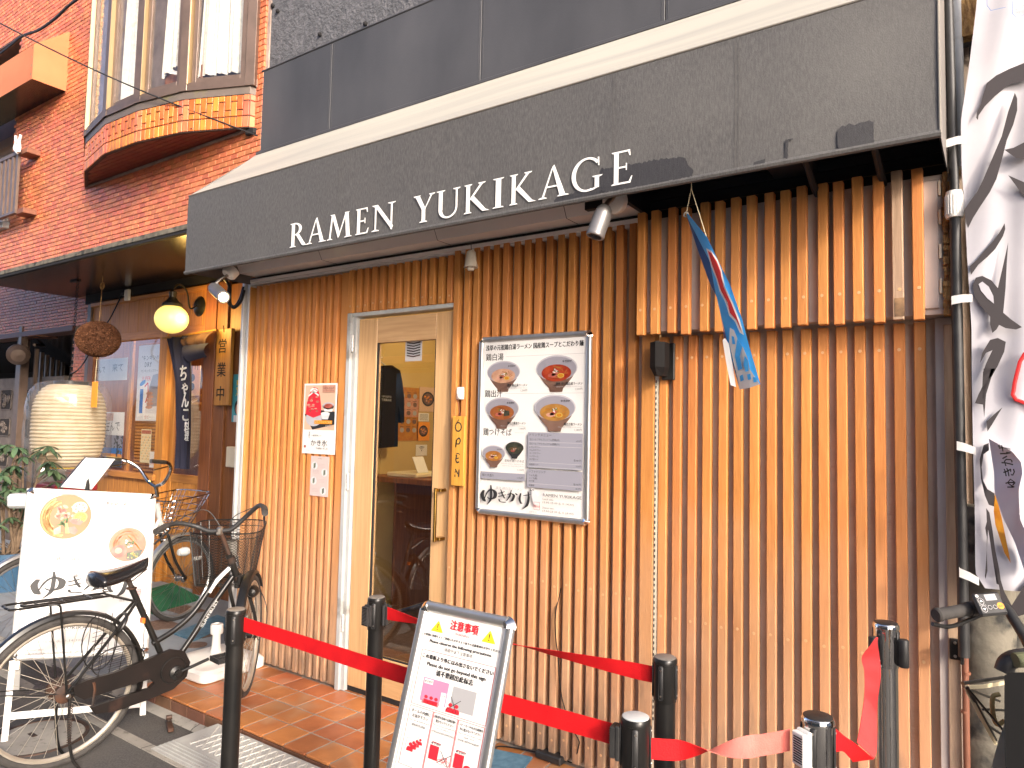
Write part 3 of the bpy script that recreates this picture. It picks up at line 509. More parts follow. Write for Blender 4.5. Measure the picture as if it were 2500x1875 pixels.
LET = {
 'R': (.72, lambda: vstem(.16)+ringpts(.24, .74, .33, .26, .13, .05, -PI/2, PI/2)+[[(.2, .95), (.26, .95), (.26, 1), (.2, 1)], [(.2, .48), (.3, .48), (.3, .53), (.2, .53)], [(.3, .5), (.46, .5), (.76, .05), (.86, 0), (.66, 0), (.6, .04)]]),
 'A': (.86, lambda: [[(.40, .98), (.46, 1.04), (.80, .03), (.63, .03)], [(.38, .93), (.43, .98), (.15, .03), (.09, .03)], [(.22, .33), (.64, .33), (.62, .38), (.24, .38)], serif(.12, 0, .13), serif(.73, 0, .17)]),
 'M': (1.0, lambda: [[(.18, 1), (.24, 1), (.14, .03), (.08, .03)], [(.17, 1), (.30, 1), (.56, .2), (.48, .02)], [(.47, .02), (.53, .1), (.84, 1), (.78, 1)], [(.76, 1), (.90, 1), (.99, .03), (.83, .03)], serif(.11, 0, .12), serif(.91, 0, .16), [(.1, 1), (.3, 1), (.28, .95), (.2, .94)], [(.74, 1), (.96, 1), (.9, .95)]]),
 'E': (.6, lambda: vstem(.16)+[[(.2, .95), (.56, .95), (.58, 1), (.2, 1)], [(.52, .96), (.58, 1), (.6, .82), (.57, .82)], [(.2, .48), (.48, .48), (.48, .53), (.2, .53)], [(.46, .4), (.49, .4), (.49, .61), (.46, .61)], [(.2, 0), (.6, 0), (.6, .05), (.2, .05)], [(.55, .04), (.6, 0), (.66, .2), (.63, .2)]]),
 'N': (.92, lambda: [stroke(.2, 0, .2, 1, .055), serif(.2, 0, .15), [(.04, 1), (.28, 1), (.9, .1), (.84, -.03), (.2, .9)], [(.8, -.02), (.86, -.04), (.86, 1), (.8, 1)], serif(.83, 1, .15, -1)]),
 'Y': (.8, lambda: [stroke(.42, 0, .42, .48, .14), serif(.42, 0, .16), [(.06, 1), (.24, 1), (.49, .5), (.42, .38), (.35, .46)], [(.72, 1), (.78, 1), (.48, .46), (.43, .42)], serif(.14, 1, .14, -1), serif(.75, 1, .12, -1)]),
 'U': (.86, lambda: [stroke(.18, .3, .18, 1, .14), serif(.18, 1, .16, -1), stroke(.76, .3, .76, 1, .06), serif(.76, 1, .13, -1)]+ringpts(.45, .32, .34, .34, .13, .06, PI, 1.5*PI)+ringpts(.45, .32, .34, .34, .06, .06, 1.5*PI, 2*PI)),
 'K': (.82, lambda: vstem(.16)+[[(.22, .48), (.28, .46), (.74, .98), (.64, .98)], [(.24, .5), (.36, .6), (.84, .06), (.98, 0), (.72, 0)], serif(.68, 1, .14, -1)]),
 'I': (.34, lambda: vstem(.17)),
 'G': (.95, lambda: ringpts(.52, .5, .5, .53, .13, .06, .22*PI, 1.62*PI, 30)+[[(.85, .98), (.89, .98), (.9, .72), (.87, .72)], stroke(.83, .05, .83, .42, .13), serif(.84, .42, .16, -1), [(.5, -.03), (.7, -.01), (.88, .06), (.88, .1), (.7, .05), (.5, .03)]]),
}
WORDS = [('R', 709, 752, 605), ('A', 750, 797, 599), ('M', 800, 860, 589), ('E', 869, 901, 579), ('N', 908, 966, 570), ('Y', 1010, 1062, 553), ('U', 1066, 1124, 540), ('K', 1134, 1196, 529), ('I', 1204, 1231, 513), ('K', 1245, 1310, 503), ('A', 1316, 1390, 489), ('G', 1397, 1472, 471), ('E', 1494, 1545, 455)]
zb, zt = 2.4405, 2.569
for ch, pa, pb, py in WORDS:
    xa = on(pa, py, 1, AY).x; xb = on(pb, py, 1, AY).x; wch, fn = LET[ch]; polys = fn(); X = [p[0] for q in polys for p in q]; lo_, hi_ = min(X), max(X); b = MB(); lay = 0
    for q in polys:
        b.prism([(xa+(p[0]-lo_)/(hi_-lo_)*(xb-xa), AY-.0062-lay*.00003, zb+p[1]*(zt-zb)) for p in q], (0, .001, 0)); lay += 1
    part('letter', b, mt['letter'], aw, 0)
# door
b = MB(); b.box(-.078, -.006, 0, -.044, .09, 2.158, .003); b.box(-.043, .012, 0, -.016, .09, 2.158, .002); b.box(-.08, .002, 2.135, .735, .09, 2.158, .002); b.box(.722, .04, 0, .735, .09, 2.14); part('door_frame', b, mt['post'], shop)
dr = thing('shop_door', 'pale wooden shop door with a tall glass pane and brass handle', 'door', (.3, .05, 0))
def don(px, py): return on(px, py, 1, .03)
gx0, gx1, gz0, gz1 = don(920, 840).x, don(1064, 837).x, .23, don(1000, 832).z
DX0, DX1 = -.012, .735
b = MB(); b.box(DX0, .03, .03, gx0, .07, 2.122, .003); part('stile', b, mt['doorwood'], dr); b = MB(); b.box(gx1, .03, .03, DX1, .07, 2.122, .003); part('stile', b, mt['doorwood'], dr)
b = MB(); b.box(gx0+.0005, .031, gz1, gx1-.0005, .07, 2.121, .002); part('top_rail', b, mt['doorwood_h'], dr); b = MB(); b.box(gx0+.0005, .031, .031, gx1-.0005, .07, gz0, .002); part('bottom_rail', b, mt['doorwood_h'], dr)
b = MB(); b.box(gx0, .048, gz0, gx1, .053, gz1); part('pane', b, mt['glass'], dr, 0)
b = MB(); b.box(gx0, .034, gz0, gx0+.008, .047, gz1); b.box(gx1-.006, .034, gz0, gx1, .047, gz1); b.box(gx0+.008, .034, gz0, gx1-.006, .047, gz0+.006); part('glazing_bead', b, mt['dark'], dr)
b = MB(); b.box(-.014, .035, .002, .73, .068, .028); part('threshold_gap', b, mt['dark'], dr)
h0, h1 = don(1080, 1190), don(1076, 1320); hx = h0.x-.002
hd = part('handle', MB().box(hx-.007, -.028, h1.z, hx+.007, -.014, h0.z, .002), mt['brass'], dr)
for z_ in (h0.z-.02, h1.z+.006): part('handle_mount', MB().box(hx-.006, -.015, z_, hx+.03, .03, z_+.016, .002), mt['brass'], hd)
for z_ in (1.93, 1.13, .33):
    hg = MB()
    for k in range(5): hg.lathe([(.0065, 0), (.0075, .002), (.0075, .017), (.0065, .019)], 10, (-.030, -.002, z_+k*.0195))
    part('hinge', hg, mt['alum_w'], dr)
# arrow notice on the glass, dark blue chevrons
pr = thing('arrow_notice', 'white notice with dark blue chevrons taped inside the door glass', 'notice', (.4, .06, 1.9))
A_, B_ = on(991, 830, 1, .058), on(1030, 880, 1, .058); part('sheet', MB().box(A_.x, .056, B_.z-.002, B_.x, .0572, A_.z), mt['print_lg'], pr)
for k in range(6):
    z_ = A_.z-.012-k*.0145; xm_ = (A_.x+B_.x)/2; w_ = (B_.x-A_.x)*.4; b = MB()
    b.prism([(xm_-w_, .0555, z_), (xm_, .0555, z_-.008), (xm_+w_, .0555, z_), (xm_+w_, .0555, z_-.008), (xm_, .0555, z_-.016), (xm_-w_, .0555, z_-.008)], (0, .0003, 0)); part('chevron', b, mt['print_bl'] if 0 else mt['print_k'], pr)
# inside the shop
lp = bpy.data.lights.new('shop_ceiling_lamp', 'POINT'); lp.energy = 15; lp.color = (1, .78, .45); lp.shadow_soft_size = .12; lo_ = bpy.data.objects.new('shop_ceiling_lamp', lp); col.objects.link(lo_); lo_.location = (.3, 1.3, 2.35)
# ================================================================ brick building with the bay window
bb = thing('brick_building', 'red glazed brick building with a bay window over a recessed shop', 'building', (-3.5, 0, 2.92))
b = MB(); b.box(-4.93, .012, 2.93, -1.0, .25, 3.3); b.box(-4.93, .012, 3.3, -.955, .25, 9); b.box(-7.5, .012, 2.93, -5.75, .25, 3.5); b.box(-7.5, .012, 5.35, -4.93, .25, 9); b.box(-5.75, .012, 2.93, -4.93, .25, 3.42); b.box(-14, 1.03, 2.56, -5.45, 1.2, 3.6); b.box(-5.80, 1.03, ZR, -5.47, 1.2, 2.56)
part('wall', b, mt['mortar'], bb)
BX, BZ = .0842, .0388
def inhole(x, z): return (x < -4.95 and 3.42 < z < 5.35) or (-3.3 < x < -1.15 and 3.52 < z)
cells = []
for j in range(0, 84):
    z = 2.955+BZ*j
    x = -7.0+(BX/2 if j % 2 else 0)
    while x < (-1.05 if z < 3.3 else -.99):
        if x > -7.0 and not inhole(x, z):
            cells.append((x, 0, z, 1))
        x += BX
    if z > 3.3 and x-BX/2 < -.985: cells.append((x-BX/4, 0, z, .47))
for j in range(20):
    z = 2.59+BZ*j; x = -9.6+(BX/2 if j % 2 else 0)
    while x < -5.45:
        cells.append((x, 1.018, z, 0)); x += BX
for j in range(66):
    z = ZR+.03+BZ*j
    if z > 2.57: break
    for k in range(4): cells.append((-5.76+BX*k+(BX/2 if j % 2 else 0), 1.018, z, 0))
pal = []
for k in range(12):
    b = MB(); b.box(-(BX-.004)/2, -.004, -(BZ-.004)/2, (BX-.004)/2, .012, (BZ-.004)/2, .0018, tint=random.random()); pal.append(meshof(b, 'brick', mt['brick'], (0, 0, 0), 0, True))
cells.sort(key=lambda c_: (V((c_[0], c_[1], c_[2]))-CAM).length)
for c_ in cells[:290]:
    link('brick', random.choice(pal), bb, (c_[0]+3.5, c_[1]+random.uniform(-.001, .001), c_[2]-2.92)).scale = (c_[3] or 1, 1, 1)
b = MB()
hw, hh = (BX-.0035)/2, (BZ-.0035)/2
for c_ in cells[290:]:
    x, y, z, ws_ = c_; hw = (BX-.0035)/2*(ws_ or 1); t = random.random(); dy = random.uniform(-.0012, .0012); y0_ = y-.004+dy; e = .002
    b.add([(x-hw, y+.012, z-hh), (x+hw, y+.012, z-hh), (x+hw, y+.012, z+hh), (x-hw, y+.012, z+hh), (x-hw+e, y0_, z-hh+e), (x+hw-e, y0_, z-hh+e), (x+hw-e, y0_, z+hh-e), (x-hw+e, y0_, z+hh-e)], [(4, 5, 6, 7), (0, 1, 5, 4), (1, 2, 6, 5), (2, 3, 7, 6), (3, 0, 4, 7)], t)
part('brick_field', b, mt['brick'], bb, 0, kind='stuff', tint=True)
# brown overhang over the recessed shop
b = MB(); b.box(-5.78, 0.0, 2.905, -1.0, 1.05, 2.93); part('overhang_soffit', b, mt['darkmetal'], bb)
b = MB(); b.box(-5.80, -.012, 2.905, -1.03, -.003, 2.945, .002); part('overhang_edge', b, mt['conc2'], bb)
b = MB(); b.box(-5.79, -.006, 2.88, -1.03, .03, 2.904, .002); b.box(-5.5, .99, 2.80, -1.0, 1.03, 2.905); part('drip_moulding', b, mt['dark'], bb)
# left window opening with orange awning and railing
b = MB(); b.box(-7, .24, 3.42, -4.93, .26, 5.35); b.box(-4.955, .0, 3.42, -4.93, .25, 5.35); b.box(-7, .0, 5.33, -4.93, .25, 5.35); part('window_recess', b, mt['brownframe'], bb)
wn = part('window', MB().box(-6.9, .19, 3.5, -5.02, .22, 4.5, .004), mt['goldframe'], bb); part('pane', MB().box(-6.8, .185, 3.56, -5.1, .189, 4.4), mt['glass2'], wn)
part('sill', MB().box(-7, -.06, 3.36, -4.95, .1, 3.42, .006), mt['pvc'], bb)
oc = thing('window_awning', 'small orange canvas awning above the upper left window', 'awning', (-5.5, -.1, 5.0))
p0, p1, p2 = on(78, 192, 1, -.28), on(82, 108, 1, -.28), on(0, 107, 1, -.28)
b = MB(); zt_, zb_ = p1.z, p0.z; xr = p0.x
b.add([(-8, -.28, zb_), (xr, -.28, zb_), (xr, -.28, zt_), (-8, -.28, zt_), (-8, .0, zt_+.25), (xr, .0, zt_+.25), (-8, -.27, zb_), (xr, -.27, zb_)], [(0, 1, 2, 3), (3, 2, 5, 4)]); part('canvas', b, mt['orangecan'], oc)
b = MB(); b.add([(xr, -.28, zb_), (xr, 0, zb_), (xr, 0, zt_+.25), (xr, -.28, zt_)], [(0, 1, 2, 3)]); part('side_canvas', b, mt['orangecan'], oc)
b = MB(); b.box(-8, -.275, zb_-.0, xr-.005, 0, zb_+.01); part('underside', b, mt['darkmetal'], oc)
b = MB()
for k in range(4): b.lathe([(0, -.008), (.009, -.006), (.011, 0)], 10, (xr-.03, -.2805, zb_+.05+k*(zt_-zb_-.08)/3), (0, -1, 0))
part('snap_buttons', b, mt['brass'], oc)
rl = thing('window_railing', 'brown metal railing with slats at the upper left window', 'railing', (-5.4, -.12, 3.5))
ra, rb = on(50, 372, 1, -.12), on(38, 518, 1, -.12)
b = MB(); b.box(-7.5, -.135, ra.z-.02, ra.x, -.10, ra.z+.02, .004); part('top_rail', b, mt['brownframe'], rl); b = MB(); b.box(-7.5, -.135, rb.z-.015, ra.x, -.10, rb.z+.015, .004); part('bottom_rail', b, mt['brownframe'], rl)
for k in range(22): part('baluster', MB().box(ra.x-.07-k*.095, -.13, rb.z, ra.x-.02-k*.095, -.105, ra.z, .003), mt['brownframe'], rl)
for z_ in (ra.z, rb.z): part('bracket', MB().box(ra.x-.05, -.12, z_-.025, ra.x+.14, -.004, z_+.025, .004), mt['pipeor'], rl)
cl = on(42, 360, 1, -.15); b = MB(); b.tube(spline([(cl.x+.02, -.15, cl.z-.05), (cl.x-.05, -.15, cl.z), (cl.x, -.15, cl.z+.06), (cl.x+.05, -.15, cl.z), (cl.x+.04, -.15, cl.z-.05)], 5), .016, 8); b.tube([(cl.x-.03, -.15, cl.z+.03), (cl.x-.05, -.15, cl.z+.12)], .012, 6); b.tube([(cl.x+.03, -.15, cl.z+.03), (cl.x+.06, -.15, cl.z+.11)], .012, 6)
solo('laundry_clip', b, mt['plastic'], 'white plastic clip clamped on the upper window railing', 'clip', cl)
# bay window
by = part('bay_window', MB().box(-3.38, -.02, 3.485, -1.06, .05, 3.50), mt['mortar'], bb)
BV = [V((-3.42, -.01, 0)), V((-2.98, -.215, 0)), V((-2.447, -.318, 0)), V((-1.993, -.311, 0)), V((-1.543, -.235, 0)), V((-1.066, -.044, 0)), V((-1.05, .01, 0))]
def offs(P, d):
    out = []
    for i, p in enumerate(P):
        a = P[max(i-1, 0)]; c_ = P[min(i+1, len(P)-1)]; t = (c_-a).normalized(); out.append(p+V((t.y, -t.x, 0))*d)
    return out
def band(P, d0, d1, z0, z1, mb=None):
    A, B = offs(P, d0), offs(P, d1); mb = mb or MB(); n = len(P); vs_ = []
    for i in range(n): vs_ += [(A[i].x, A[i].y, z0), (B[i].x, B[i].y, z0), (B[i].x, B[i].y, z1), (A[i].x, A[i].y, z1)]
    fs = [(0, 1, 2, 3), ((n-1)*4, (n-1)*4+3, (n-1)*4+2, (n-1)*4+1)]
    for i in range(n-1):
        for k in range(4): fs.append((i*4+k, (i+1)*4+k, (i+1)*4+(k+1) % 4, i*4+(k+1) % 4))
    return mb.add(vs_, fs)
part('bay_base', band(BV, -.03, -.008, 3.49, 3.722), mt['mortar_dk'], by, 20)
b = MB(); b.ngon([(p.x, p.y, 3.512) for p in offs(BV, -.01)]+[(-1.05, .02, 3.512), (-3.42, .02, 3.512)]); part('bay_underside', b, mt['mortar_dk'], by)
def brickbox(mb, c_, t, n_, w_, h_, dpt, tt):
    mb.T = FR(c_, t, n_, (0, 0, 1)); mb.box(-w_/2, -.004, -h_/2, w_/2, dpt, h_/2, .0018, tint=tt)
O = offs(BV, -.005); nb = 0
for i in range(len(BV)-1):
    a, c_ = O[i], O[i+1]; L_ = (c_-a).length; n_ = max(1, round(L_/.047)); t = (c_-a)/L_; nn = V((-t.y, t.x, 0)); st_ = L_/n_
    if i == 5: n_ = 1
    for k in range(n_):
        p = a+t*(st_*(k+.5)); tt = random.random(); dark = (k == 0 or k == n_-1) and i > 0
        hs = [(3.532, .078)]+([(3.5945, .041), (3.669, .102)] if k % 2 else [(3.625, .102), (3.70, .042)])
        for (zc, h_) in hs:
            b = MB(); brickbox(b, V((p.x, p.y, zc)), t, nn, st_-.006, h_-.004, .012, random.random()); 
            part('brick', b, mt['brick'] if dark else mt['brick_or'], by, 0, tint=True); nb += 1
# dark header course under the band and tiles on the underside
b = MB()
j = 0; y = -.31
while y < .01:
    x = -3.4+(BX/2 if j % 2 else 0)
    while x < -1.06:
        # inside test by interpolation of the outline
        yy = None
        for i in range(len(O)-1):
            if O[i].x <= x <= O[i+1].x: yy = O[i].y+(O[i+1].y-O[i].y)*(x-O[i].x)/(O[i+1].x-O[i].x)
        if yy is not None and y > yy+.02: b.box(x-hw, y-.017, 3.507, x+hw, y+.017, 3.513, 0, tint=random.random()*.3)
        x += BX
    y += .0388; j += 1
part('underside_bricks', b, mt['brick_dk'], by, 0, kind='stuff', tint=True)  # brick copy darkened to put the underside's shade into its colour
part('sill', band(BV, .0, -.05, 3.722, 3.775), M('mossy_sill', (.16, .125, .1), .5, c2=(.12, .1, .085), vs_=6, dirt=((.2, .19, .04), 3.2, .55, .68)), by, 20)
part('lower_frame', band(BV, .012, -.04, 3.775, 3.83), mt['brownframe'], by, 20)
for i in range(1, 6):
    p = BV[i]; t = (BV[min(i+1, 6)]-BV[i-1]).normalized(); b = MB(FR((p.x, p.y, 0), t, (-t.y, t.x, 0), (0, 0, 1))); b.box(-.035, -.012, 3.775, .035, .05, 6.5, .003); part('post', b, mt['brownframe'], by)
    if i < 5: b = MB(FR((p.x, p.y, 0), t, (-t.y, t.x, 0), (0, 0, 1))); b.box(.036, -.016, 3.82, .044, .03, 6.5, .002); part('gold_strip', b, mt['goldframe'], by)
for i in range(0, 5):
    a, c_ = BV[i], BV[i+1]; t = (c_-a).normalized(); L_ = (c_-a).length; T = FR((a.x, a.y, 0), t, (-t.y, t.x, 0), (0, 0, 1))
    b = MB(T); b.box(.03, .022, 3.83, L_-.03, .026, 6.5); part('pane', b, mt['glass2'], by, 0)
    b = MB(T); b.box(.05, .008, 3.83, .085, .03, 6.5, .002); b.box(L_-.085, .008, 3.83, L_-.05, .03, 6.5, .002); b.box(.085, .008, 3.832, L_-.085, .03, 3.87, .002); part('sash', b, mt['brownframe'], by)
bc = thing('bay_curtain', 'white lace curtains hanging inside the bay window', 'curtain', (-2, .0, 4))
for (i, u0, u1, zb_) in ((4, .08, .86, 3.93), (3, .25, .97, 3.98), (2, .05, .6, 3.9)):
    a, c_ = BV[i], BV[i+1]; t = (c_-a).normalized(); n_ = V((-t.y, t.x, 0)); L_ = (c_-a).length
    b = MB(); b.grid(lambda u, v: a+t*(L_*(u0+(u1-u0)*u*(1-.25*v*(1-v)))+.02*math.sin(v*3))+n_*(.09+.014*math.sin(u*26+v*3)+.008*math.sin(u*61))+V((0, 0, zb_+(.12*u if i == 3 else 0)+v*2.6)), 46, 14); part('curtain', b, mt['curtain'], bc)
a, c_ = BV[3], BV[4]; t = (c_-a).normalized(); n_ = V((-t.y, t.x, 0))
b = MB()
for k in range(26):
    p = a+t*(.22+k*.011)+n_*.075+V((0, 0, 4.0-.0035*k)); b.tube(arc(p, t, (0, 0, 1), .012, 0, 2*PI, 7), .003, 4)
for k in range(3):
    p = a+t*(.36+k*.03)+n_*.07+V((0, 0, 3.91-.02*k)); b.tube(arc(p, t, (0, 0, 1), .014, 0, 2*PI, 8), .006, 5)
part('lace_trim', b, mt['plastic'], bc)
b = MB(FR((a.x, a.y, 0), t, n_, (0, 0, 1))); b.box(.12, .11, 3.80, .5, .3, 4.02, .004); solo('small_cabinet', b, mt['wood2d'], 'brown wooden cabinet behind the lace curtain in the bay', 'cabinet', (-1.8, 0, 3.8))
b = MB(); b.box(-3.2, .25, 3.7, -1.1, .27, 6.5); part('bay_back', b, mt['curtain'], by)
part('flashing', MB().box(-3.47, -.004, 3.44, -3.38, .01, 3.475, .002), mt['dark'], by); part('flashing', MB().box(-1.12, -.03, 3.45, -1.03, .0, 3.49, .003), mt['dark'], by)
# cables across the top left
def wpt(px, py, y_): return on(px, py, 1, y_)
solo('thin_cable', MB().tube([wpt(-60, 25, -.9).lerp(wpt(628, 331, -.02), t/14)-V((0, 0, .05*math.sin(t/14*PI))) for t in range(15)], .0055, 6), mt['blackm'], 'thin straight black cable crossing below the bay window', 'cable', (-3, 0, 4))
solo('thick_cable', MB().tube(spline([wpt(-30, 155, -.5), wpt(25, 112, -.5), wpt(55, 88, -.5), wpt(95, 73, -.5), wpt(135, 45, -.5), wpt(170, 12, -.5), wpt(215, -20, -.5)], 6), .011, 6), mt['blackm'], 'sagging thick black cable at the upper left corner', 'cable', (-4, 0, 5))

# ================================================================ restaurant in the recess
rs = thing('restaurant_front', 'recessed restaurant front of warm wood with a window and door', 'shop', (-4, 1.02, 0))
YR = 1.02
def rp_(px, py): return on(px, py, 1, YR)
b = MB(); b.box(-5.46, YR-.02, ZR, -5.38, 1.1, 2.81, .004); part('metal_jamb', b, mt['brownframe'], rs)
b = MB()
xk = -5.37
while xk < -2.66:
    w_ = .098; part('panel_board', MB().box(xk+.001, YR+random.uniform(0, .003), 2.42, xk+w_-.001, YR+.03, 2.78, .002), mt['wood2'], rs); xk += w_
part('upper_trim', MB().box(-5.38, YR-.03, 2.76, -2.6, YR+.02, 2.82, .004), mt['woodh'], rs)
part('head_rail', MB().box(-5.38, YR-.02, 2.34, -3.84, YR+.04, 2.42, .004), mt['woodh'], rs)
part('door_head', MB().box(-3.76, YR-.015, 2.33, -2.9, YR+.04, 2.42, .004), mt['woodh'], rs)
part('window_post', MB().box(-3.90, YR-.025, ZR, -3.76, YR+.05, 2.42, .004), mt['wood2'], rs)
part('side_post', MB().box(-5.38, YR-.02, ZR, -5.27, YR+.04, 2.34, .004), mt['wood2d'], rs)
part('window_sill', MB().box(-5.3, YR-.05, .90, -3.86, YR+.05, .96, .005), mt['woodh'], rs)
xk = -5.3
while xk < -3.9:
    part('panel_board', MB().box(xk+.001, YR-.005, ZR+.06, xk+.119, YR+.03, .90, .002), mt['wood2'], rs); xk += .12
part('base_board', MB().box(-5.3, YR-.02, ZR, -3.9, YR+.03, ZR+.07, .003), mt['wood2d'], rs)
part('pane', MB().box(-5.28, YR+.012, .96, -3.88, YR+.018, 2.34), mt['glass'], rs, 0)
for x_ in (-4.55,): part('mullion', MB().box(x_-.03, YR+.03, .96, x_+.03, YR+.06, 2.34, .003), mt['wood2'], rs)
b = MB()
for k in range(40): b.box(-4.5, YR+.09, .97+k*.034, -3.9, YR+.1, .975+k*.034+.014)
part('reed_blind', b, mt['wood2'], rs, 0, kind='stuff')
part('interior_wall', MB().box(-5.4, 2.2, ZR, -2.2, 2.25, 2.9).box(-5.4, 1.06, ZR, -5.35, 2.2, 2.9).box(-2.6, 1.04, ZR, -1.1, 1.1, 2.85), mt['wood2d'], rs)
b = MB(); b.box(-5.4, 1.06, 2.6, -1.9, 2.2, 2.65); part('interior_ceiling', b, mt['wood2d'], rs)
lp = bpy.data.lights.new('restaurant_lamp', 'POINT'); lp.energy = 20; lp.color = (1, .68, .34); lp.shadow_soft_size = .1; lo_ = bpy.data.objects.new('restaurant_lamp', lp); col.objects.link(lo_); lo_.location = (-3.6, 1.7, 2.3)
# posts right of the door, sliding door
part('door_post', MB().box(-3.07, YR-.06, ZR, -2.90, YR+.03, 2.8, .004), mt['wood2d'], rs); part('door_post', MB().box(-2.895, YR-.05, ZR, -2.73, YR+.03, 2.8, .004), mt['wood2d'], rs)
part('side_board', MB().box(-2.725, YR-.03, ZR, -2.3, YR+.03, 2.8, .003), mt['wood2d'], rs)
dd = thing('sliding_door', 'open wooden sliding door behind the navy curtain', 'door', (-3.4, 1.06, 0))
part('stile', MB().box(-3.75, YR+.03, ZR, -3.68, YR+.06, 2.32, .003), mt['wood2'], dd); part('stile', MB().box(-3.13, YR+.03, ZR, -3.075, YR+.06, 2.32, .003), mt['wood2'], dd)
part('mid_rail', MB().box(-3.68, YR+.03, .9, -3.13, YR+.06, .98, .003), mt['woodh'], dd); part('pane', MB().box(-3.68, YR+.045, .98, -3.13, YR+.05, 2.3), mt['glass'], dd, 0)
for k in range(5): part('panel_board', MB().box(-3.68+k*.11, YR+.04, ZR+.05, -3.572+k*.11, YR+.055, .9, .002), mt['wood2'], dd)
part('bottom_rail', MB().box(-3.68, YR+.03, ZR, -3.13, YR+.06, ZR+.05, .003), mt['woodh'], dd)
part('door_pull', MB().box(-3.1, YR+.0, .72, -3.09, YR+.03, .86), mt['black'], dd)
# dark passage on the far left
dk = thing('dark_entrance', 'dark gated entrance left of the brick pillar', 'entrance', (-7.5, 1.6, 0))
part('back_wall', MB().box(-40, 4.2, ZR, -5.5, 4.3, 2.7), mt['dark'], dk); part('side_wall', MB().box(-5.6, 1.21, ZR, -5.5, 4.2, 2.6), mt['dark'], dk); part('ceiling', MB().box(-40, 1.21, 2.52, -5.5, 4.2, 2.56), mt['darkmetal'], dk)
part('lintel', MB().box(-14, 1.0, 2.52, -5.80, 1.2, 2.585, .004), M('lintel_brown', (.13, .05, .035), .5), dk)
p = on(105, 822, 2, 2.515); part('ceiling_ring', MB().lathe([(.12, 0), (.16, 0), (.16, -.01), (.12, -.01)], 24, p, cap=False), mt['pipeor'], dk)
pp = on(56, 900, 1, 1.15); part('grey_post', MB().box(pp.x-.09, 1.1, ZR, pp.x+.05, 1.2, 2.53, .004), mt['brownframe'], dk)
for k, px in enumerate((84, 97, 110, 123, 137, 150, 157, 163, 172)):
    yk = 1.25+k*.24; q = on(px, 950, 1, yk); part('gate_bar', MB().box(q.x-.02, yk-.02, ZR, q.x+.02, yk+.02, 2.4), mt['brownframe'], dk)
q0, q1 = on(84, 842, 1, 1.25), on(172, 848, 1, 3.2); part('gate_rail', MB().tube([q0, q1], .02, 6), mt['brownframe'], dk)
cv = thing('carved_cabinet', 'grey brown cabinet front with carved scroll panels behind the plant', 'cabinet', (-8, 1.6, 0))
YC = 1.5
c0 = on(-60, 900, 1, YC); part('cabinet_body', MB().box(-11.5, YC, ZR, -7.2+.1, YC+.4, on(0, 925, 1, YC).z), mt['carved'], cv)
for r_, (pt, pb) in enumerate(((952, 1000), (1022, 1065), (1090, 1140), (1235, 1285))):
    for xx in (on(18, 950, 1, YC).x, on(62, 950, 1, YC).x, on(-26, 950, 1, YC).x):
        zt_, zb_ = on(20, pt, 1, YC).z, on(20, pb, 1, YC).z; wd = .36
        b = MB(); b.prism([(xx+x_, YC-.006, (zt_+zb_)/2+z_) for x_, z_ in ((-wd/2+.03, -(zt_-zb_)/2), (wd/2-.03, -(zt_-zb_)/2), (wd/2, -(zt_-zb_)/2+.03), (wd/2, (zt_-zb_)/2-.03), (wd/2-.03, (zt_-zb_)/2), (-wd/2+.03, (zt_-zb_)/2), (-wd/2, (zt_-zb_)/2-.03), (-wd/2, -(zt_-zb_)/2+.03))], (0, .006, 0)); pn = part('carved_panel', b, mt['carved_d'], cv)
        b = MB(); zc = (zt_+zb_)/2; hh_ = (zt_-zb_)/2
        b.tube([(xx+x_, YC-.01, zc+z_) for x_, z_ in ((-wd/2+.03, -hh_), (wd/2-.03, -hh_), (wd/2, -hh_+.03), (wd/2, hh_-.03), (wd/2-.03, hh_), (-wd/2+.03, hh_), (-wd/2, hh_-.03), (-wd/2, -hh_+.03))], .007, 6, closed=True)
        random.seed(int(xx*50)+r_)
        for s_ in range(7):
            cx, cz, rr = xx+random.uniform(-.12, .12), zc+random.uniform(-.5, .5)*hh_, random.uniform(.25, .45)*hh_
            b.tube([(cx+rr*(1-k/16)*math.cos(k*.62+s_), YC-.014, cz+rr*(1-k/16)*math.sin(k*.62+s_)) for k in range(14)], [.006+.008*k/14 for k in range(14)], 6)
        part('scroll_relief', b, mt['carved'], pn)
# meter / old lamp head on the passage wall
p = on(45, 865, 1, 1.0); mo = thing('grey_flood_lamp', 'grey lamp head fixed under the dark entrance ceiling', 'lamp', p); part('lamp_head', MB().lathe([(0, -.08), (.1, -.08), (.13, -.02), (.13, .05), (.08, .1), (0, .11)], 20, p, (.75, -.3, -.2)), mt['brownframe'], mo); part('bracket', MB().box(p.x-.03, p.y, p.z+.1, p.x+.06, p.y+.08, p.z+.36, .006), mt['brownframe'], mo)
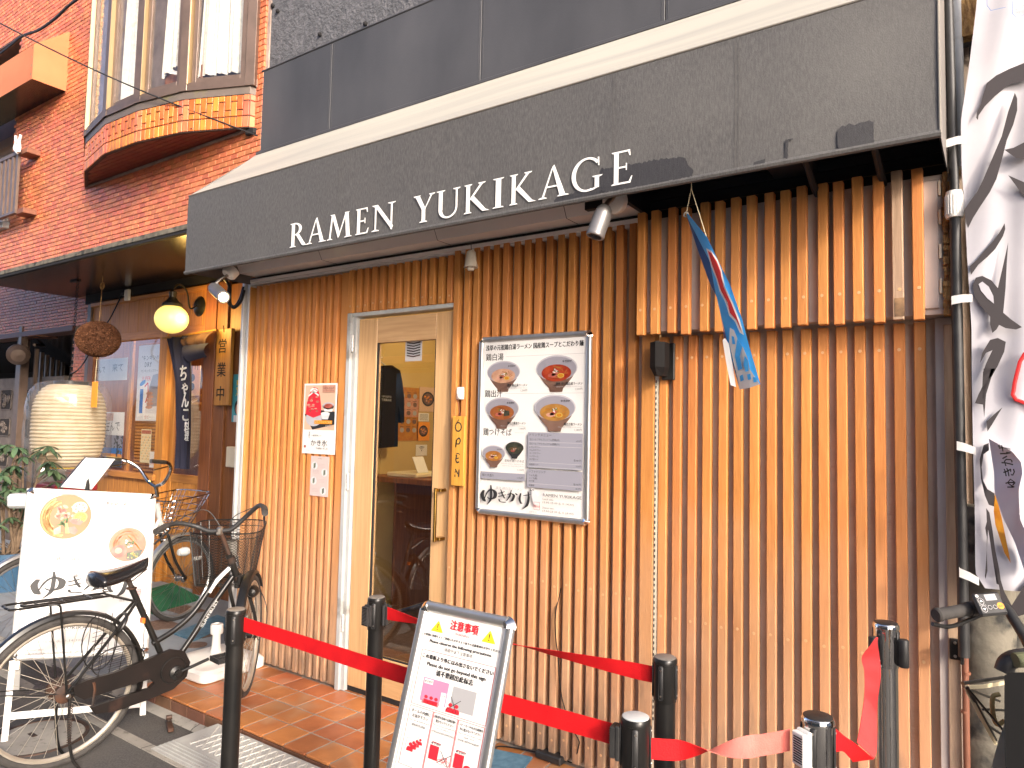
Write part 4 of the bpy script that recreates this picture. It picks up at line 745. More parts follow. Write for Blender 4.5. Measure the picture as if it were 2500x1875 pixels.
# wall globe lamp
gp = rp_(487, 748); gc = on(419, 779, 1, YR-.34); wl = thing('globe_wall_lamp', 'lit yellow globe lamp on a curved black arm beside the noren', 'lamp', gp)
part('wall_plate', MB().lathe([(0, .03), (.05, .03), (.085, .012), (.1, 0)], 24, gp+V((0, .0, 0)), (0, -1, 0)), mt['black'], wl)
part('gooseneck', MB().tube(spline([gp+V((0, -.03, 0)), gp.lerp(gc, .25)+V((0, -.03, .01)), gp.lerp(gc, .5)+V((0, 0, .20)), gp.lerp(gc, .8)+V((0, 0, .30)), gc+V((0, 0, .27)), gc+V((0, 0, .2))], 6), .008, 8), mt['black'], wl)
part('lamp_cap', MB().lathe([(.02, .26), (.035, .25), (.03, .2), (.05, .17), (.085, .14), (.09, .115)], 24, gc), mt['black'], wl)
part('glass_globe', MB().lathe([(.146*math.cos(a), .132*math.sin(a)) for a in [R(-90+k*180/20) for k in range(21)]], 32, gc, cap=False), mt['lampglass'], wl)
lp = bpy.data.lights.new('globe_bulb', 'POINT'); lp.energy = 9; lp.color = (1, .6, .16); lp.shadow_soft_size = .15; lo_ = bpy.data.objects.new('globe_bulb', lp); col.objects.link(lo_); lo_.location = gc+V((.1, -.02, -.02)); lo_.location = (gc.x+.19, gc.y+.02, gc.z)
lp.energy = 7
# cedar ball
cbp = on(240, 828, 1, .55); cbt = on(251, 672, 2, 2.905); cb = thing('cedar_ball', 'brown cedar leaf ball hanging under the overhang', 'ball', cbp)
b = MB(); b.lathe([(.185*math.cos(a), .165*math.sin(a)) for a in [R(-90+k*180/14) for k in range(15)]], 28, cbp, cap=False); part('ball_core', b, mt['cedar'], cb)
random.seed(11); b = MB()
for k in range(9000):
    z_ = random.uniform(-1, 1); a = random.uniform(0, 2*PI); rr = math.sqrt(1-z_*z_); n_ = V((rr*math.cos(a), rr*math.sin(a), z_)); p = cbp+V((n_.x*.188, n_.y*.188, n_.z*.168)); t = n_.cross(V((random.uniform(-1, 1), random.uniform(-1, 1), random.uniform(-1, 1)))).normalized()*random.uniform(.006, .014); u = n_.cross(t).normalized()*.0022; o_ = n_*random.uniform(.006, .016)
    b.add([p-t, p+t+o_*.4, p+u+o_, p-u], [(0, 1, 2), (0, 3, 1)])
part('needle_tufts', b, mt['cedar'], cb, 0, kind='stuff')
part('hanging_cord', MB().tube([cbp+V((0, 0, .16)), (cbt.x, cbt.y, 2.9)], .004, 5), mt['peel'], cb); part('cord_knot', MB().tube(arc((cbt.x, cbt.y, 2.80), (1, 0, 0), (0, 0, 1), .035, 0, 2*PI, 12), .006, 5), mt['peel'], cb)
tg = cbp+V((.0, 0, -.36)); 
tgp = on(230, 962, 1, .5); part('tag_string', MB().tube([cbp-V((0, 0, .16)), tgp+V((0, 0, .12))], .002, 4), mt['creamtape'], cb)
ct = part('wooden_tag', MB().box(tgp.x-.055, tgp.y, tgp.z-.13, tgp.x+.055, tgp.y+.006, tgp.z+.12, .002), mt['print_or'], cb)
# socket, wire
sp_ = rp_(321, 722); so_ = thing('wall_socket', 'white socket with a black plug above the restaurant window', 'socket', sp_); part('socket_body', MB().box(sp_.x-.04, YR-.06, sp_.z-.06, sp_.x+.04, YR-.0, sp_.z+.06, .008), mt['plastic'], so_); part('plug', MB().box(sp_.x-.12, YR-.06, sp_.z+.0, sp_.x-.04, YR-.03, sp_.z+.03, .005), mt['black'], so_)
solo('lantern_wire', MB().tube(spline([V((sp_.x-.1, YR-.05, sp_.z+.02)), on(290, 735, 1, .95), on(270, 775, 1, .85), on(254, 800, 1, .75), on(225, 850, 1, .72), on(205, 885, 1, .6), on(188, 905, 1, .55), on(172, 915, 1, .54), on(168, 932, 1, .54)], 6), .007, 6), mt['black'], 'black wire running from the wall socket down to the lantern', 'wire', sp_)
# lantern
lc = on(168, 1045, 1, .54); ln = thing('paper_lantern', 'large lit cream paper lantern in a clear plastic cover', 'lantern', (lc.x, lc.y, 1.0))
NL = 23; prof = []
ztop, zbot = on(168, 934, 1, .54).z, on(168, 1148, 1, .54).z
def lr(t): return .15+.17*min(1, (1-abs(2*t-1)**3.2))**.6 if 0 < t < 1 else .15
for k in range(NL*4+1):
    t = k/(NL*4); base = .145+.185*max(0, 1-abs(2*t-1)**3.4)**.55; prof.append((base-.013*abs(math.cos(t*NL*PI))**2.2, zbot+.03+(ztop-zbot-.05)*t))
b = MB(); b.lathe(prof, 40, (lc.x, lc.y, 0), cap=False); part('paper_shade', b, mt['lantern'], ln)
part('top_ring', MB().lathe([(.12, ztop-.03), (.155, ztop-.03), (.155, ztop+.01), (.12, ztop+.01)], 28, (lc.x, lc.y, 0), cap=False), mt['black'], ln); part('bottom_ring', MB().lathe([(.12, zbot+.02), (.15, zbot+.02), (.15, zbot+.04), (.12, zbot+.04)], 28, (lc.x, lc.y, 0), cap=False), mt['print_y'], ln)
b = MB(); cp = [(.16, ztop+.02), (.30, ztop-.03), (.37, ztop-.16), (.385, (ztop+zbot)/2), (.385, zbot+.05), (.36, zbot-.06), (.26, zbot-.12), (.2, zbot-.13)]
cp = [(p.x, p.z) for p in spline([(r_, 0, z_) for r_, z_ in cp], 5)]
b.lathe(cp, 36, (lc.x-.01, lc.y, 0), cap=False); b.v = [tuple(V(p)+V((math.sin(i*2.1), math.cos(i*1.7), 0))*.004*(1 if p[2] > zbot+.05 else 3.5)) for i, p in enumerate(b.v)]; part('clear_cover', b, mt['film'], ln, 0)
# black brush characters wrapping on the left flank
b = MB(); random.seed(5)
for k in range(6):
    zc = ztop-.13-k*.115
    for s_ in range(4):
        a = R(196+random.uniform(-14, 16)); rr = .338; z_ = zc+random.uniform(-.035, .035); pts = []
        for m_ in range(6):
            aa = a+m_*R(3.2)*(1 if s_ % 2 else .2); zz = z_+(m_*.011 if s_ % 2 == 0 else .003*m_); t_ = (zz-zbot)/(ztop-zbot); rad = .148+.185*max(0, 1-abs(2*t_-1)**3.4)**.55
            pts.append((lc.x+rad*math.cos(aa), lc.y+rad*math.sin(aa), zz))
        b.tube(pts, .011, 5)
part('brush_characters', b, mt['print_k'], ln)
0 and 0
lp = bpy.data.lights.new('lantern_bulb', 'POINT'); lp.energy = 5; lp.color = (1, .66, .25); lp.shadow_soft_size = .1; lo_ = bpy.data.objects.new('lantern_bulb', lp); col.objects.link(lo_); lo_.location = (lc.x+.45, lc.y-.2, .95); bpy.data.objects.remove(lo_)
hk = on(184, 685, 2, 2.905); b = MB()
n_ = 46
for k in range(n_):
    z_ = 2.9-(2.9-ztop)*k/n_; b.tube(arc((lc.x-.02+(hk.x-lc.x)*(1-k/n_), lc.y, z_-.014), (1, 0, 0) if k % 2 else (0, 1, 0), (0, 0, 1), .013, 0, 2*PI, 6), .003, 4)
part('chain', b, mt['black'], ln, kind='stuff'); part('hook_plate', MB().box(hk.x-.08, hk.y-.02, 2.89, hk.x+.08, hk.y+.02, 2.903, .002), mt['black'], ln)
part('red_stand', MB().box(lc.x-.22, lc.y-.2, zbot-.2, lc.x+.24, lc.y+.2, zbot-.13, .01).box(lc.x-.05, lc.y-.05, ZR, lc.x+.05, lc.y+.05, zbot-.2), M('red_lacquer', (.22, .015, .02), .35), ln)
# hanging board sign 営業中, noren, posters come with the printed things
# ================================================================ printed matter: flat ink shapes laid 0.3 mm above each other
_tc = {}
def glyphs(s, bold=0, res=1):
    key = (s, 0, res); bold = 0
    if key in _tc: return _tc[key]
    cu = bpy.data.curves.new('t', 'FONT'); cu.body = s; cu.size = 1; cu.offset = bold; cu.resolution_u = res; cu.fill_mode = 'FRONT' if False else 'BOTH'
    ob = bpy.data.objects.new('t', cu); me = bpy.data.meshes.new_from_object(ob)
    vs_ = [(v.co.x, v.co.y) for v in me.vertices]; fs = [tuple(p.vertices) for p in me.polygons]
    bpy.data.objects.remove(ob); bpy.data.curves.remove(cu); bpy.data.meshes.remove(me)
    _tc[key] = (vs_, fs); return _tc[key]
class Print:
    """flat artwork on a plane: origin = lower left, ex right, ey up, en towards the viewer"""
    def __init__(s, parent, o, ex, ey, en, base=.0004): s.p = parent; s.o = V(o); s.ex = V(ex).normalized(); s.ey = V(ey).normalized(); s.en = V(en).normalized(); s.k = 0; s.m = {}; s.base = base
    def pt(s, x, y): return s.o+s.ex*x+s.ey*y+s.en*(s.base+s.k*.00022)
    def mb(s, mat): return s.m.setdefault(mat, MB())
    def up(s): s.k += 1; return s
    def poly(s, pts, mat): s.mb(mat).ngon([s.pt(*p) for p in pts]); return s
    def rect(s, x0, y0, x1, y1, mat): return s.poly([(x0, y0), (x1, y0), (x1, y1), (x0, y1)], mat)
    def ell(s, cx, cy, rx, ry, mat, n=28, a0=0, a1=2*PI, rot=0):
        c_, q = math.cos(rot), math.sin(rot)
        return s.poly([(cx+rx*math.cos(a0+(a1-a0)*i/n)*c_-ry*math.sin(a0+(a1-a0)*i/n)*q, cy+rx*math.cos(a0+(a1-a0)*i/n)*q+ry*math.sin(a0+(a1-a0)*i/n)*c_) for i in range(n)], mat)
    def line(s, P, w_, mat):
        for i in range(len(P)-1):
            (x0, y0), (x1, y1) = P[i], P[i+1]; L_ = math.hypot(x1-x0, y1-y0) or 1e-6; nx, ny = -(y1-y0)/L_*w_/2, (x1-x0)/L_*w_/2; s.poly([(x0-nx, y0-ny), (x1-nx, y1-ny), (x1+nx, y1+ny), (x0+nx, y0+ny)], mat)
        return s
    def frame(s, x0, y0, x1, y1, w_, mat): return s.line([(x0, y0), (x1, y0), (x1, y1), (x0, y1), (x0, y0)], w_, mat)
    def text(s, t, x, y, h, mat='print_k', w=None, al='l', bold=0, res=1, shear=0, sy=1, rot=0):
        vs_, fs = glyphs(t, bold, res)
        if not vs_: return s
        x0 = min(v[0] for v in vs_); x1 = max(v[0] for v in vs_); y0 = min(v[1] for v in vs_); k = h/.88; kx = (w/(x1-x0)) if w else k; wd = (x1-x0)*kx
        ox = x-(0 if al == 'l' else wd/2 if al == 'c' else wd); c_, q = math.cos(rot), math.sin(rot); P = []
        for v in vs_:
            a = ox-x+(v[0]-x0)*kx+shear*v[1]*k; b_ = v[1]*k*sy; P.append(s.pt(x+a*c_-b_*q, y+a*q+b_*c_))
        s.mb(mat).add(P, fs)
        if bold:
            for q_, w_ in ((1, 0), (.5, .6)): s.mb(mat).add([p+s.ex*(h*1.6*bold*q_)+s.ey*(h*1.2*bold*w_)+s.en*.00002 for p in P], fs)
        return s
    def done(s, names=None):
        for m_, b in s.m.items():
            nm = (names or {}).get(m_, 'lettering' if m_ in ('print_k', 'print_g', 'letter') else 'printed_artwork')
            part(nm, b, MT[m_], s.p, 0, kind='stuff')
        s.m = {}
def brushword(P, x, y, w_, h, mat='print_k'):
    """brush calligraphy written as swelling strokes (yukikage)"""
    def st_(pts, ws):
        pts = [V((a, b_, 0)) for a, b_ in pts]; sp = spline(pts, 6); n = len(sp); 
        L_, R_ = [], []
        for i, p in enumerate(sp):
            t = (sp[min(i+1, n-1)]-sp[max(i-1, 0)]).normalized(); u = i/(n-1)*(len(ws)-1); k = int(min(u, len(ws)-2)); ww = ws[k]+(ws[k+1]-ws[k])*(u-k)
            nx = V((-t.y, t.x, 0))*ww/2; L_.append(p+nx*1.5); R_.append(p-nx*1.5)
        for i in range(n-1): P.poly([(x+q.x*w_, y+q.y*h) for q in (L_[i], L_[i+1], R_[i+1], R_[i])], mat)
    # yu
    st_([(.05, .72), (.02, .5), (.06, .25), (.1, .2)], [.03, .05, .05, .01]); st_([(.06, .28), (.12, .62), (.2, .78), (.28, .66), (.27, .42), (.18, .34), (.12, .42)], [.01, .02, .03, .05, .045, .03, .01]); st_([(.19, .98), (.2, .7), (.19, .3), (.12, .06)], [.015, .03, .03, .008])
    # ki
    st_([(.34, .62), (.42, .68), (.47, .74)], [.02, .025, .01]); st_([(.34, .48), (.42, .53), (.5, .6)], [.02, .025, .01]); st_([(.39, .82), (.43, .58), (.47, .42)], [.01, .025, .02]); st_([(.36, .36), (.38, .26), (.46, .24), (.5, .26)], [.02, .02, .03, .01])
    # ka
    st_([(.52, .6), (.6, .66), (.65, .58), (.62, .36), (.58, .3)], [.015, .025, .035, .03, .01]); st_([(.6, .84), (.57, .55), (.51, .32)], [.01, .025, .01]); st_([(.68, .7), (.71, .62)], [.015, .03])
    # ge
    st_([(.78, .72), (.76, .45), (.79, .26), (.81, .3)], [.02, .03, .025, .008]); st_([(.83, .62), (.9, .66), (.97, .7)], [.015, .025, .01]); st_([(.92, .82), (.93, .5), (.9, .2), (.82, .02)], [.015, .03, .035, .008]); st_([(.96, .92), (.98, .86)], [.012, .02]); st_([(1.0, .94), (1.02, .89)], [.012, .02])
def garnish(P, cx, cy, rx, ry, seed, kind):
    random.seed(seed)
    for i in range(16):
        a = random.uniform(0, 2*PI); r_ = random.uniform(0, .8); x, y = cx+rx*r_*math.cos(a), cy+ry*r_*math.sin(a); L_ = random.uniform(.15, .4)*rx
        P.line([(x-L_*math.cos(a+1), y-L_*.5*math.sin(a+1)), (x+L_*.1, y+L_*.14), (x+L_*math.cos(a+1), y+L_*.5*math.sin(a+1))], rx*.045, 'noodle' if kind in 'yg' else 'noodle_b')
    P.up().ell(cx-rx*.3, cy-ry*.35, rx*.36, ry*.3, 'meat_p' if kind in 'pyg' else 'meat', 12); P.ell(cx-rx*.1, cy-ry*.1, rx*.3, ry*.25, 'meat', 9, rot=.4)
    if kind in 'pry g': P.up().ell(cx+rx*.36, cy-ry*.38, rx*.27, ry*.32, 'lime', 14).up().ell(cx+rx*.36, cy-ry*.38, rx*.2, ry*.24, 'noodle', 14)
    if kind == 'b': P.up().poly([(cx+rx*.2, cy-ry*.6), (cx+rx*.75, cy-ry*.5), (cx+rx*.72, cy+ry*.3), (cx+rx*.25, cy+ry*.35)], 'nori')
    P.up()
    for i in range(7):
        a = random.uniform(0, PI); x, y = cx+random.uniform(-.2, .25)*rx, cy+random.uniform(-.1, .4)*ry; P.line([(x, y), (x+rx*.22*math.cos(a), y+ry*.26*math.sin(a))], rx*.05, 'green' if i % 2 else 'paper')
def sidebowl(P, cx, cy, w_, soup, kind, seed, dark=False):
    rx, ry = w_/2, w_*.27
    P.poly([(cx-rx, cy)]+[(cx-rx*(1-.35*t-.3*t*t), cy-w_*.42*t) for t in (.25, .5, .75, 1)]+[(cx-rx*.3, cy-w_*.5), (cx+rx*.3, cy-w_*.5)]+[(cx+rx*(1-.35*t-.3*t*t), cy-w_*.42*t) for t in (1, .75, .5, .25)]+[(cx+rx, cy)], 'bowl_dk' if not dark else 'print_k')
    P.up().ell(cx, cy, rx, ry, 'bowl' if not dark else 'print_k').up().ell(cx, cy-ry*.05, rx*.95, ry*.93, 'bowl_in' if not dark else 'nori').up().ell(cx, cy-ry*.38, rx*.72, ry*.66, soup).up()
    garnish(P, cx, cy-ry*.38, rx*.62, ry*.55, seed, kind); P.up().text('ゆきかげ', cx+rx*.3, cy+ry*.42, w_*.05, bold=.03)
def snapframe(t, BL, ex, ey, en, W, H, pw=.028, m='alum', dp_=.014):
    """aluminium snap frame: four rounded rails, four corner caps, white backing sheet"""
    ex, ey, en = V(ex).normalized(), V(ey).normalized(), V(en).normalized(); BL = V(BL)
    def prof(a, d, sp_, L_):   # a = start corner, d = run direction, sp_ = direction to the inside
        b = MB(); n_ = 7; vs_ = []
        for e in (pw*.85, L_-pw*.85):
            for k in range(n_+1):
                an = PI*k/n_; vs_.append(a+d*e+sp_*(pw/2-pw/2*math.cos(an))+en*(dp_*(math.sin(an)**.6)))
        vs_ += [a+d*(pw*.85), a+d*(L_-pw*.85)]
        m_ = n_+1; b.add(vs_, [(k, k+1, m_+k+1, m_+k) for k in range(n_)]+[tuple(range(m_)), tuple(range(m_, 2*m_))[::-1]]); return b
    for a, d, sp_, L_ in ((BL, ex, ey, W), (BL+ey*H, ex, -ey, W), (BL, ey, ex, H), (BL+ex*W, ey, -ex, H)):
        part('frame_rail', prof(a, d, sp_, L_), MT[m], t, 60)
    for a, u, v in ((BL, ex, ey), (BL+ex*W, -ex, ey), (BL+ey*H, ex, -ey), (BL+ex*W+ey*H, -ex, -ey)):
        c_ = a+u*pw+v*pw; b = MB(); n_ = 8; q = [c_+(-u*math.cos(PI/2*k/n_)-v*math.sin(PI/2*k/n_))*(pw+.002) for k in range(n_+1)]; q2 = [c_+(-u*math.cos(PI/2*k/n_)-v*math.sin(PI/2*k/n_))*(pw*.5)+en*(dp_+.0035) for k in range(n_+1)]; i_ = c_+u*.002+v*.002
        b.add(q+q2+[i_+en*.001, i_+en*(dp_*.6)], [(k, k+1, n_+2+k, n_+1+k) for k in range(n_)]+[(n_+1+k, n_+2+k, 2*n_+3) for k in range(n_)]+[(k+1, k, 2*n_+2) for k in range(n_)]+[(0, n_+1, 2*n_+3, 2*n_+2), (n_, 2*n_+2, 2*n_+3, 2*n_+1)]); part('corner_cap', b, MT['chrome'], t, 50)
    T = FR(BL, ex, ey, en); b = MB(T); b.box(pw*.3, pw*.3, -.006, W-pw*.3, H-pw*.3, .002); part('backing', b, MT['paper'], t)

# ---------------------------------------------------------------- wall menu (A1 snap frame)
tl = on(1175, 826, 1, -.02); W_, H_ = .64, .884
mn = thing('menu_board', 'large framed menu board on the slats listing ramen bowls and drinks', 'menu board', (.906+W_/2, -.02, 1.08))
BLm = V((.907, -.012, 1.079)); snapframe(mn, BLm, (1, 0, 0), (0, 0, 1), (0, -1, 0), W_, H_)
P = Print(mn, BLm+V((0, -.002, 0)), (1, 0, 0), (0, 0, 1), (0, -1, 0))
px0, px1 = .033, W_-.033
P.text('浅草の元祖鶏白湯ラーメン 国産鶏スープとこだわり麺', .04, .815, .026, w=.555, bold=.05)
def sec(t, x, y, x2): P.text(t, x, y, .034, w=.028*len(t)*1.15+.01, bold=.02); P.line([(x+.034*len(t)+.02, y+.014), (x2, y+.014)], .0012, 'print_g')
sec('鶏白湯', .042, .765, px1); sec('鶏出汁', .040, .583, px1); sec('鶏つけそば', .036, .393, .28)
sidebowl(P, .15, .705, .20, 'soup_p', 'p', 21); sidebowl(P, .455, .715, .225, 'soup_r', 'r', 22); sidebowl(P, .15, .525, .20, 'soup_b', 'b', 23); sidebowl(P, .452, .53, .225, 'soup_g', 'g', 24)
sidebowl(P, .232, .335, .105, 'nori', 'b', 25, True); P.up(); sidebowl(P, .11, .305, .14, 'noodle_b', 'p', 26); P.up()
for t, t2, pr_, xr, y in (('濃厚 鶏白湯ラーメン', 'Rich & creamy chicken ramen', '1,200円', .30, .632), ('濃厚 辛い鶏白湯ラーメン', 'Spicy rich & creamy chicken ramen', '1,300円', .60, .635), ('鶏出汁醤油ラーメン', 'Clear soy sauce chicken broth ramen', '1,080円', .295, .448), ('鶏出汁塩ラーメン', 'Clear salt chicken broth ramen', '1,080円', .60, .448)):
    P.text(t, xr, y, .0125, w=.0118*len(t), al='r', bold=.05); P.text(t2, xr, y-.011, .007, 'print_g', al='r', w=.0042*len(t2)); P.text(pr_, xr, y-.025, .011, al='r')
P.text('昆布水 鶏つけそば', .29, .266, .012, al='r', bold=.015); P.text('Flavorful Chicken dipping noodle', .29, .254, .007, 'print_g', al='r', w=.13); P.text('with Kombu (Kelp) infused Broth', .29, .244, .007, 'print_g', al='r', w=.125); P.text('1,100円', .29, .226, .0105, al='r')
P.rect(.034, .178, .298, .212, 'print_bg'); P.rect(.31, .245, px1, .412, 'print_bg'); P.rect(.31, .152, px1, .238, 'print_bg'); P.up()
P.text('麺の大盛り', .045, .19, .013); P.text('+150円', .288, .187, .011, al='r')
P.text('ドリンクメニュー', .32, .394, .014); P.text('生ビール アサヒプレミアム(熟撰)(中)', .32, .374, .010, w=.165); P.text('650円', .6, .372, .010, al='r'); P.text('生ビール アサヒプレミアム(熟撰)(小)', .32, .354, .010, w=.165)
for i, t in enumerate(('レモンサワー', 'ラムネサワー', 'コーラサワー', 'ハイボール', 'ひげ茶ハイ')): P.text(t, .32, .338-i*.0145, .0095)
P.text('各480円', .6, .284, .010, al='r'); P.text('烏龍茶ハイ', .32, .256, .0095); P.text('550円', .6, .258, .010, al='r'); P.text('ソフトドリンク', .32, .222, .012)
for i, t in enumerate(('ラムネ(瓶)', 'コーラ(瓶)', 'ひげ茶')): P.text(t, .32, .205-i*.0135, .0095)
P.text('各380円', .6, .176, .010, al='r'); P.text('烏龍茶', .32, .158, .0095); P.text('450円', .6, .157, .010, al='r')
for y in (.367, .347, .27, .25, .171): P.line([(.315, y), (px1-.005, y)], .0008, 'print_lg')
P.poly([(.335, .148), (.35, .15), (.355, .13), (.372, .112), (.392, .125), (.41, .142), (.405, .11), (.39, .085), (.37, .07), (.35, .075), (.34, .1)], 'print_lg'); P.up()
brushword(P, .042, .045, .30, .105); P.text('東京 鶏白湯ラーメン', .13, .132, .013, 'print_g', w=.155); P.frame(.352, .05, .383, .085, .0015, 'print_r'); P.text('鶏白湯', .3555, .062, .009, 'print_r'); P.text('浅草本店', .325, .034, .0095, 'print_g')
P.text('RAMEN YUKIKAGE', .40, .115, .0175, w=.205); P.text('Lunch time', .40, .098, .0115); P.text('11:00-15:00 (L.O.14:30)', .40, .083, .012, w=.165); P.text('Dinner time', .40, .058, .0115); P.text('17:00-23:30 (L.O.23:00)', .40, .043, .012, w=.165)
P.done()
part('cover_sheet', MB().box(.93, -.0195, 1.10, 1.523, -.0189, 1.94), MT['acrylic'], mn, 0)
# ---------------------------------------------------------------- shaved ice poster and small drinks sheet
a0, a1 = on(742, 1104, 1, -.004), on(824, 936, 1, -.004); W_ = on(816, 1105, 1, -.004).x-on(736, 1104, 1, -.004).x; x_l = on(737, 1104, 1, -.004).x; zt_, zb_ = on(745, 937, 1, 0).z, on(737, 1106, 1, 0).z; H_ = zt_-zb_
ps = thing('shaved_ice_poster', 'poster of red strawberry shaved ice left of the door', 'poster', (x_l+W_/2, 0, zb_)); part('sheet', MB().box(x_l, -.0035, zb_, x_l+W_, -.001, zt_), MT['paper'], ps)
P = Print(ps, (x_l, -.0035, zb_), (1, 0, 0), (0, 0, 1), (0, -1, 0)); s_ = W_
P.rect(.04*s_, .34*H_, .96*s_, .975*H_, 'print_tan').up()
P.poly([(.04*s_, .56*H_), (.3*s_, .34*H_), (.96*s_, .42*H_), (.96*s_, .6*H_), (.5*s_, .62*H_)], 'print_k').up()
P.ell(.33*s_, .5*H_, .25*s_, .11*H_, 'bowl').up(); random.seed(4)
P.poly([(.07*s_, .56*H_), (.1*s_, .72*H_), (.18*s_, .86*H_), (.3*s_, .95*H_), (.42*s_, .93*H_), (.5*s_, .82*H_), (.55*s_, .66*H_), (.54*s_, .55*H_), (.32*s_, .51*H_)], 'print_r').up()
for k in range(16): P.ell(random.uniform(.14, .46)*s_, random.uniform(.58, .86)*H_, random.uniform(.02, .06)*s_, random.uniform(.006, .02)*H_, 'meat_p' if k % 3 else 'meat', 8)
P.up(); P.ell(.31*s_, .9*H_, .12*s_, .035*H_, 'paper'); P.line([(.14*s_, .82*H_), (.3*s_, .88*H_), (.46*s_, .83*H_)], .03*s_, 'paper'); P.up().line([(.18*s_, .86*H_), (.32*s_, .92*H_), (.42*s_, .89*H_)], .012*s_, 'print_r').up()
P.ell(.77*s_, .68*H_, .18*s_, .05*H_, 'bowl').poly([(.6*s_, .68*H_), (.66*s_, .6*H_), (.88*s_, .6*H_), (.95*s_, .68*H_)], 'paper').up().ell(.77*s_, .68*H_, .13*s_, .032*H_, 'meat').up().poly([(.55*s_, .57*H_), (.6*s_, .49*H_), (.77*s_, .49*H_), (.82*s_, .57*H_)], 'print_lg').up().ell(.685*s_, .57*H_, .135*s_, .025*H_, 'paper').up()
P.rect(.36*s_, .425*H_, .9*s_, .475*H_, 'print_or').up().text('いちごミルクごおり', .38*s_, .438*H_, .027*H_, 'paper', w=.5*s_, bold=.02); P.text('1,500円', .86*s_, .385*H_, .032*H_, 'paper', al='r', bold=.03)
P.rect(.58*s_, .87*H_, .955*s_, .97*H_, 'meat_p').up().text('氷処ゆきかげ', .6*s_, .915*H_, .03*H_, w=.33*s_); P.text('shaved ice package', .6*s_, .89*H_, .014*H_, w=.33*s_)
P.text('浅', .2*s_, .285*H_, .03*H_); P.text('草', .2*s_, .25*H_, .03*H_); P.text('で', .2*s_, .215*H_, .03*H_); P.text('一番美味しい', .29*s_, .25*H_, .026*H_, w=.3*s_); P.text('かき氷', .28*s_, .12*H_, .085*H_, w=.5*s_); P.text('を目指しました', .44*s_, .07*H_, .028*H_, w=.36*s_); P.ell(.1*s_, .1*H_, .035*s_, .02*H_, 'meat'); P.text('東京鶏白湯', .14*s_, .04*H_, .014*H_, 'print_g'); P.done()
q0, q1, q2 = on(757, 1209, 1, 0), on(801, 1213, 1, 0), on(764, 1113, 1, 0)
dk2 = thing('drinks_sheet', 'small pinkish drinks sheet under the shaved ice poster', 'sheet', (q0.x+.05, 0, q0.z)); w2, h2 = q1.x-q0.x, q2.z-q0.z; part('sheet', MB().box(q0.x, -.0035, q0.z, q1.x, -.001, q2.z), M('pinkish_paper', (.58, .47, .45), .35), dk2)
P = Print(dk2, (q0.x, -.0035, q0.z), (1, 0, 0), (0, 0, 1), (0, -1, 0)); P.text('SOFT DRINK', w2*.5, h2*.93, h2*.025, al='c')
for k, (ux, uy) in enumerate(((.22, .76), (.78, .6), (.2, .38), (.74, .14))):
    P.ell(w2*ux, h2*uy, w2*.17, h2*.1, 'print_lg').up().rect(w2*(ux-.05), h2*(uy-.07), w2*(ux+.0), h2*(uy+.06), 'green').rect(w2*(ux+.01), h2*(uy-.05), w2*(ux+.05), h2*(uy+.075), 'print_k')
    for j in range(3): P.rect(w2*(.42 if ux < .5 else .12), h2*(uy+.04-j*.035), w2*(.8 if ux < .5 else .5), h2*(uy+.045-j*.035), 'print_g')
P.done()
# ---------------------------------------------------------------- OPEN board on its string, hook plate
o0, o1 = on(1101, 1182, 1, -.02), on(1137, 1016, 1, -.02); xa, xb = on(1102, 1187, 1, -.02).x, on(1131, 1187, 1, -.02).x
op = thing('open_sign', 'narrow yellow pine board reading OPEN beside the door', 'sign', ((xa+xb)/2, -.02, o0.z)); zT = on(1118, 1016, 1, -.02).z; zB = on(1115, 1186, 1, -.02).z; xa, xb = on(1104, 1100, 1, -.02).x, on(1133.5, 1100, 1, -.02).x
part('board', MB().box(xa, -.024, zB, xb, -.006, zT, .002), MT['signwood'], op); wd = xb-xa; hh_ = zT-zB; P = Print(op, (xa, -.024, zB), (1, 0, 0), (0, 0, 1), (0, -1, 0)); cx = wd*.5
def brst(pts, w_): P.line([(cx+a*wd*.5, hh_*b_) for a, b_ in pts], w_, 'print_k')
brst([(.5*math.cos(k*PI/8+1.2), .845+.055*math.sin(k*PI/8+1.2)*(1.15)) for k in range(17)], wd*.085); brst([(-.2, .9), (-.05, .94), (.1, .95)], wd*.05)
brst([(-.25, .66), (-.35, .56)], wd*.1); brst([(-.35, .55), (-.2, .66), (.2, .69), (.45, .65), (.2, .6), (-.2, .6)], wd*.085)
brst([(-.3, .43), (-.1, .44)], wd*.09); brst([(-.2, .46), (.1, .465), (.35, .45)], wd*.06); brst([(-.15, .43), (-.3, .37), (-.1, .33), (.3, .345)], wd*.095); brst([(-.3, .385), (.25, .40)], wd*.07)
brst([(-.35, .16), (-.35, .125)], wd*.08); brst([(-.3, .24), (.0, .19), (.1, .17)], wd*.09); brst([(.3, .235), (.25, .13)], wd*.09); brst([(-.25, .22), (-.35, .18)], wd*.06)
P.done({'print_k': 'lettering'}); nl = on(1117, 962, 1, -.01)
part('cord', MB().tube([(nl.x, -.014, nl.z), ((xa+xb)/2+.001, -.016, zT+.012)], .0016, 5).tube(arc(((xa+xb)/2, -.015, zT+.008), (1, 0, 0), (0, 0, 1), .006, 0, 2*PI, 8), .0018, 5), MT['pipeor'], op)
hp = on(1126, 960, 1, 0); solo('adhesive_hook', MB().box(hp.x-.026+.0, -.008, hp.z-.032, hp.x+.022, -.001, hp.z+.032, .004).box(hp.x-.008, -.016, hp.z-.028, hp.x+.004, -.008, hp.z-.014, .002), MT['plastic'], 'white adhesive hook holding the OPEN board', 'hook', hp)
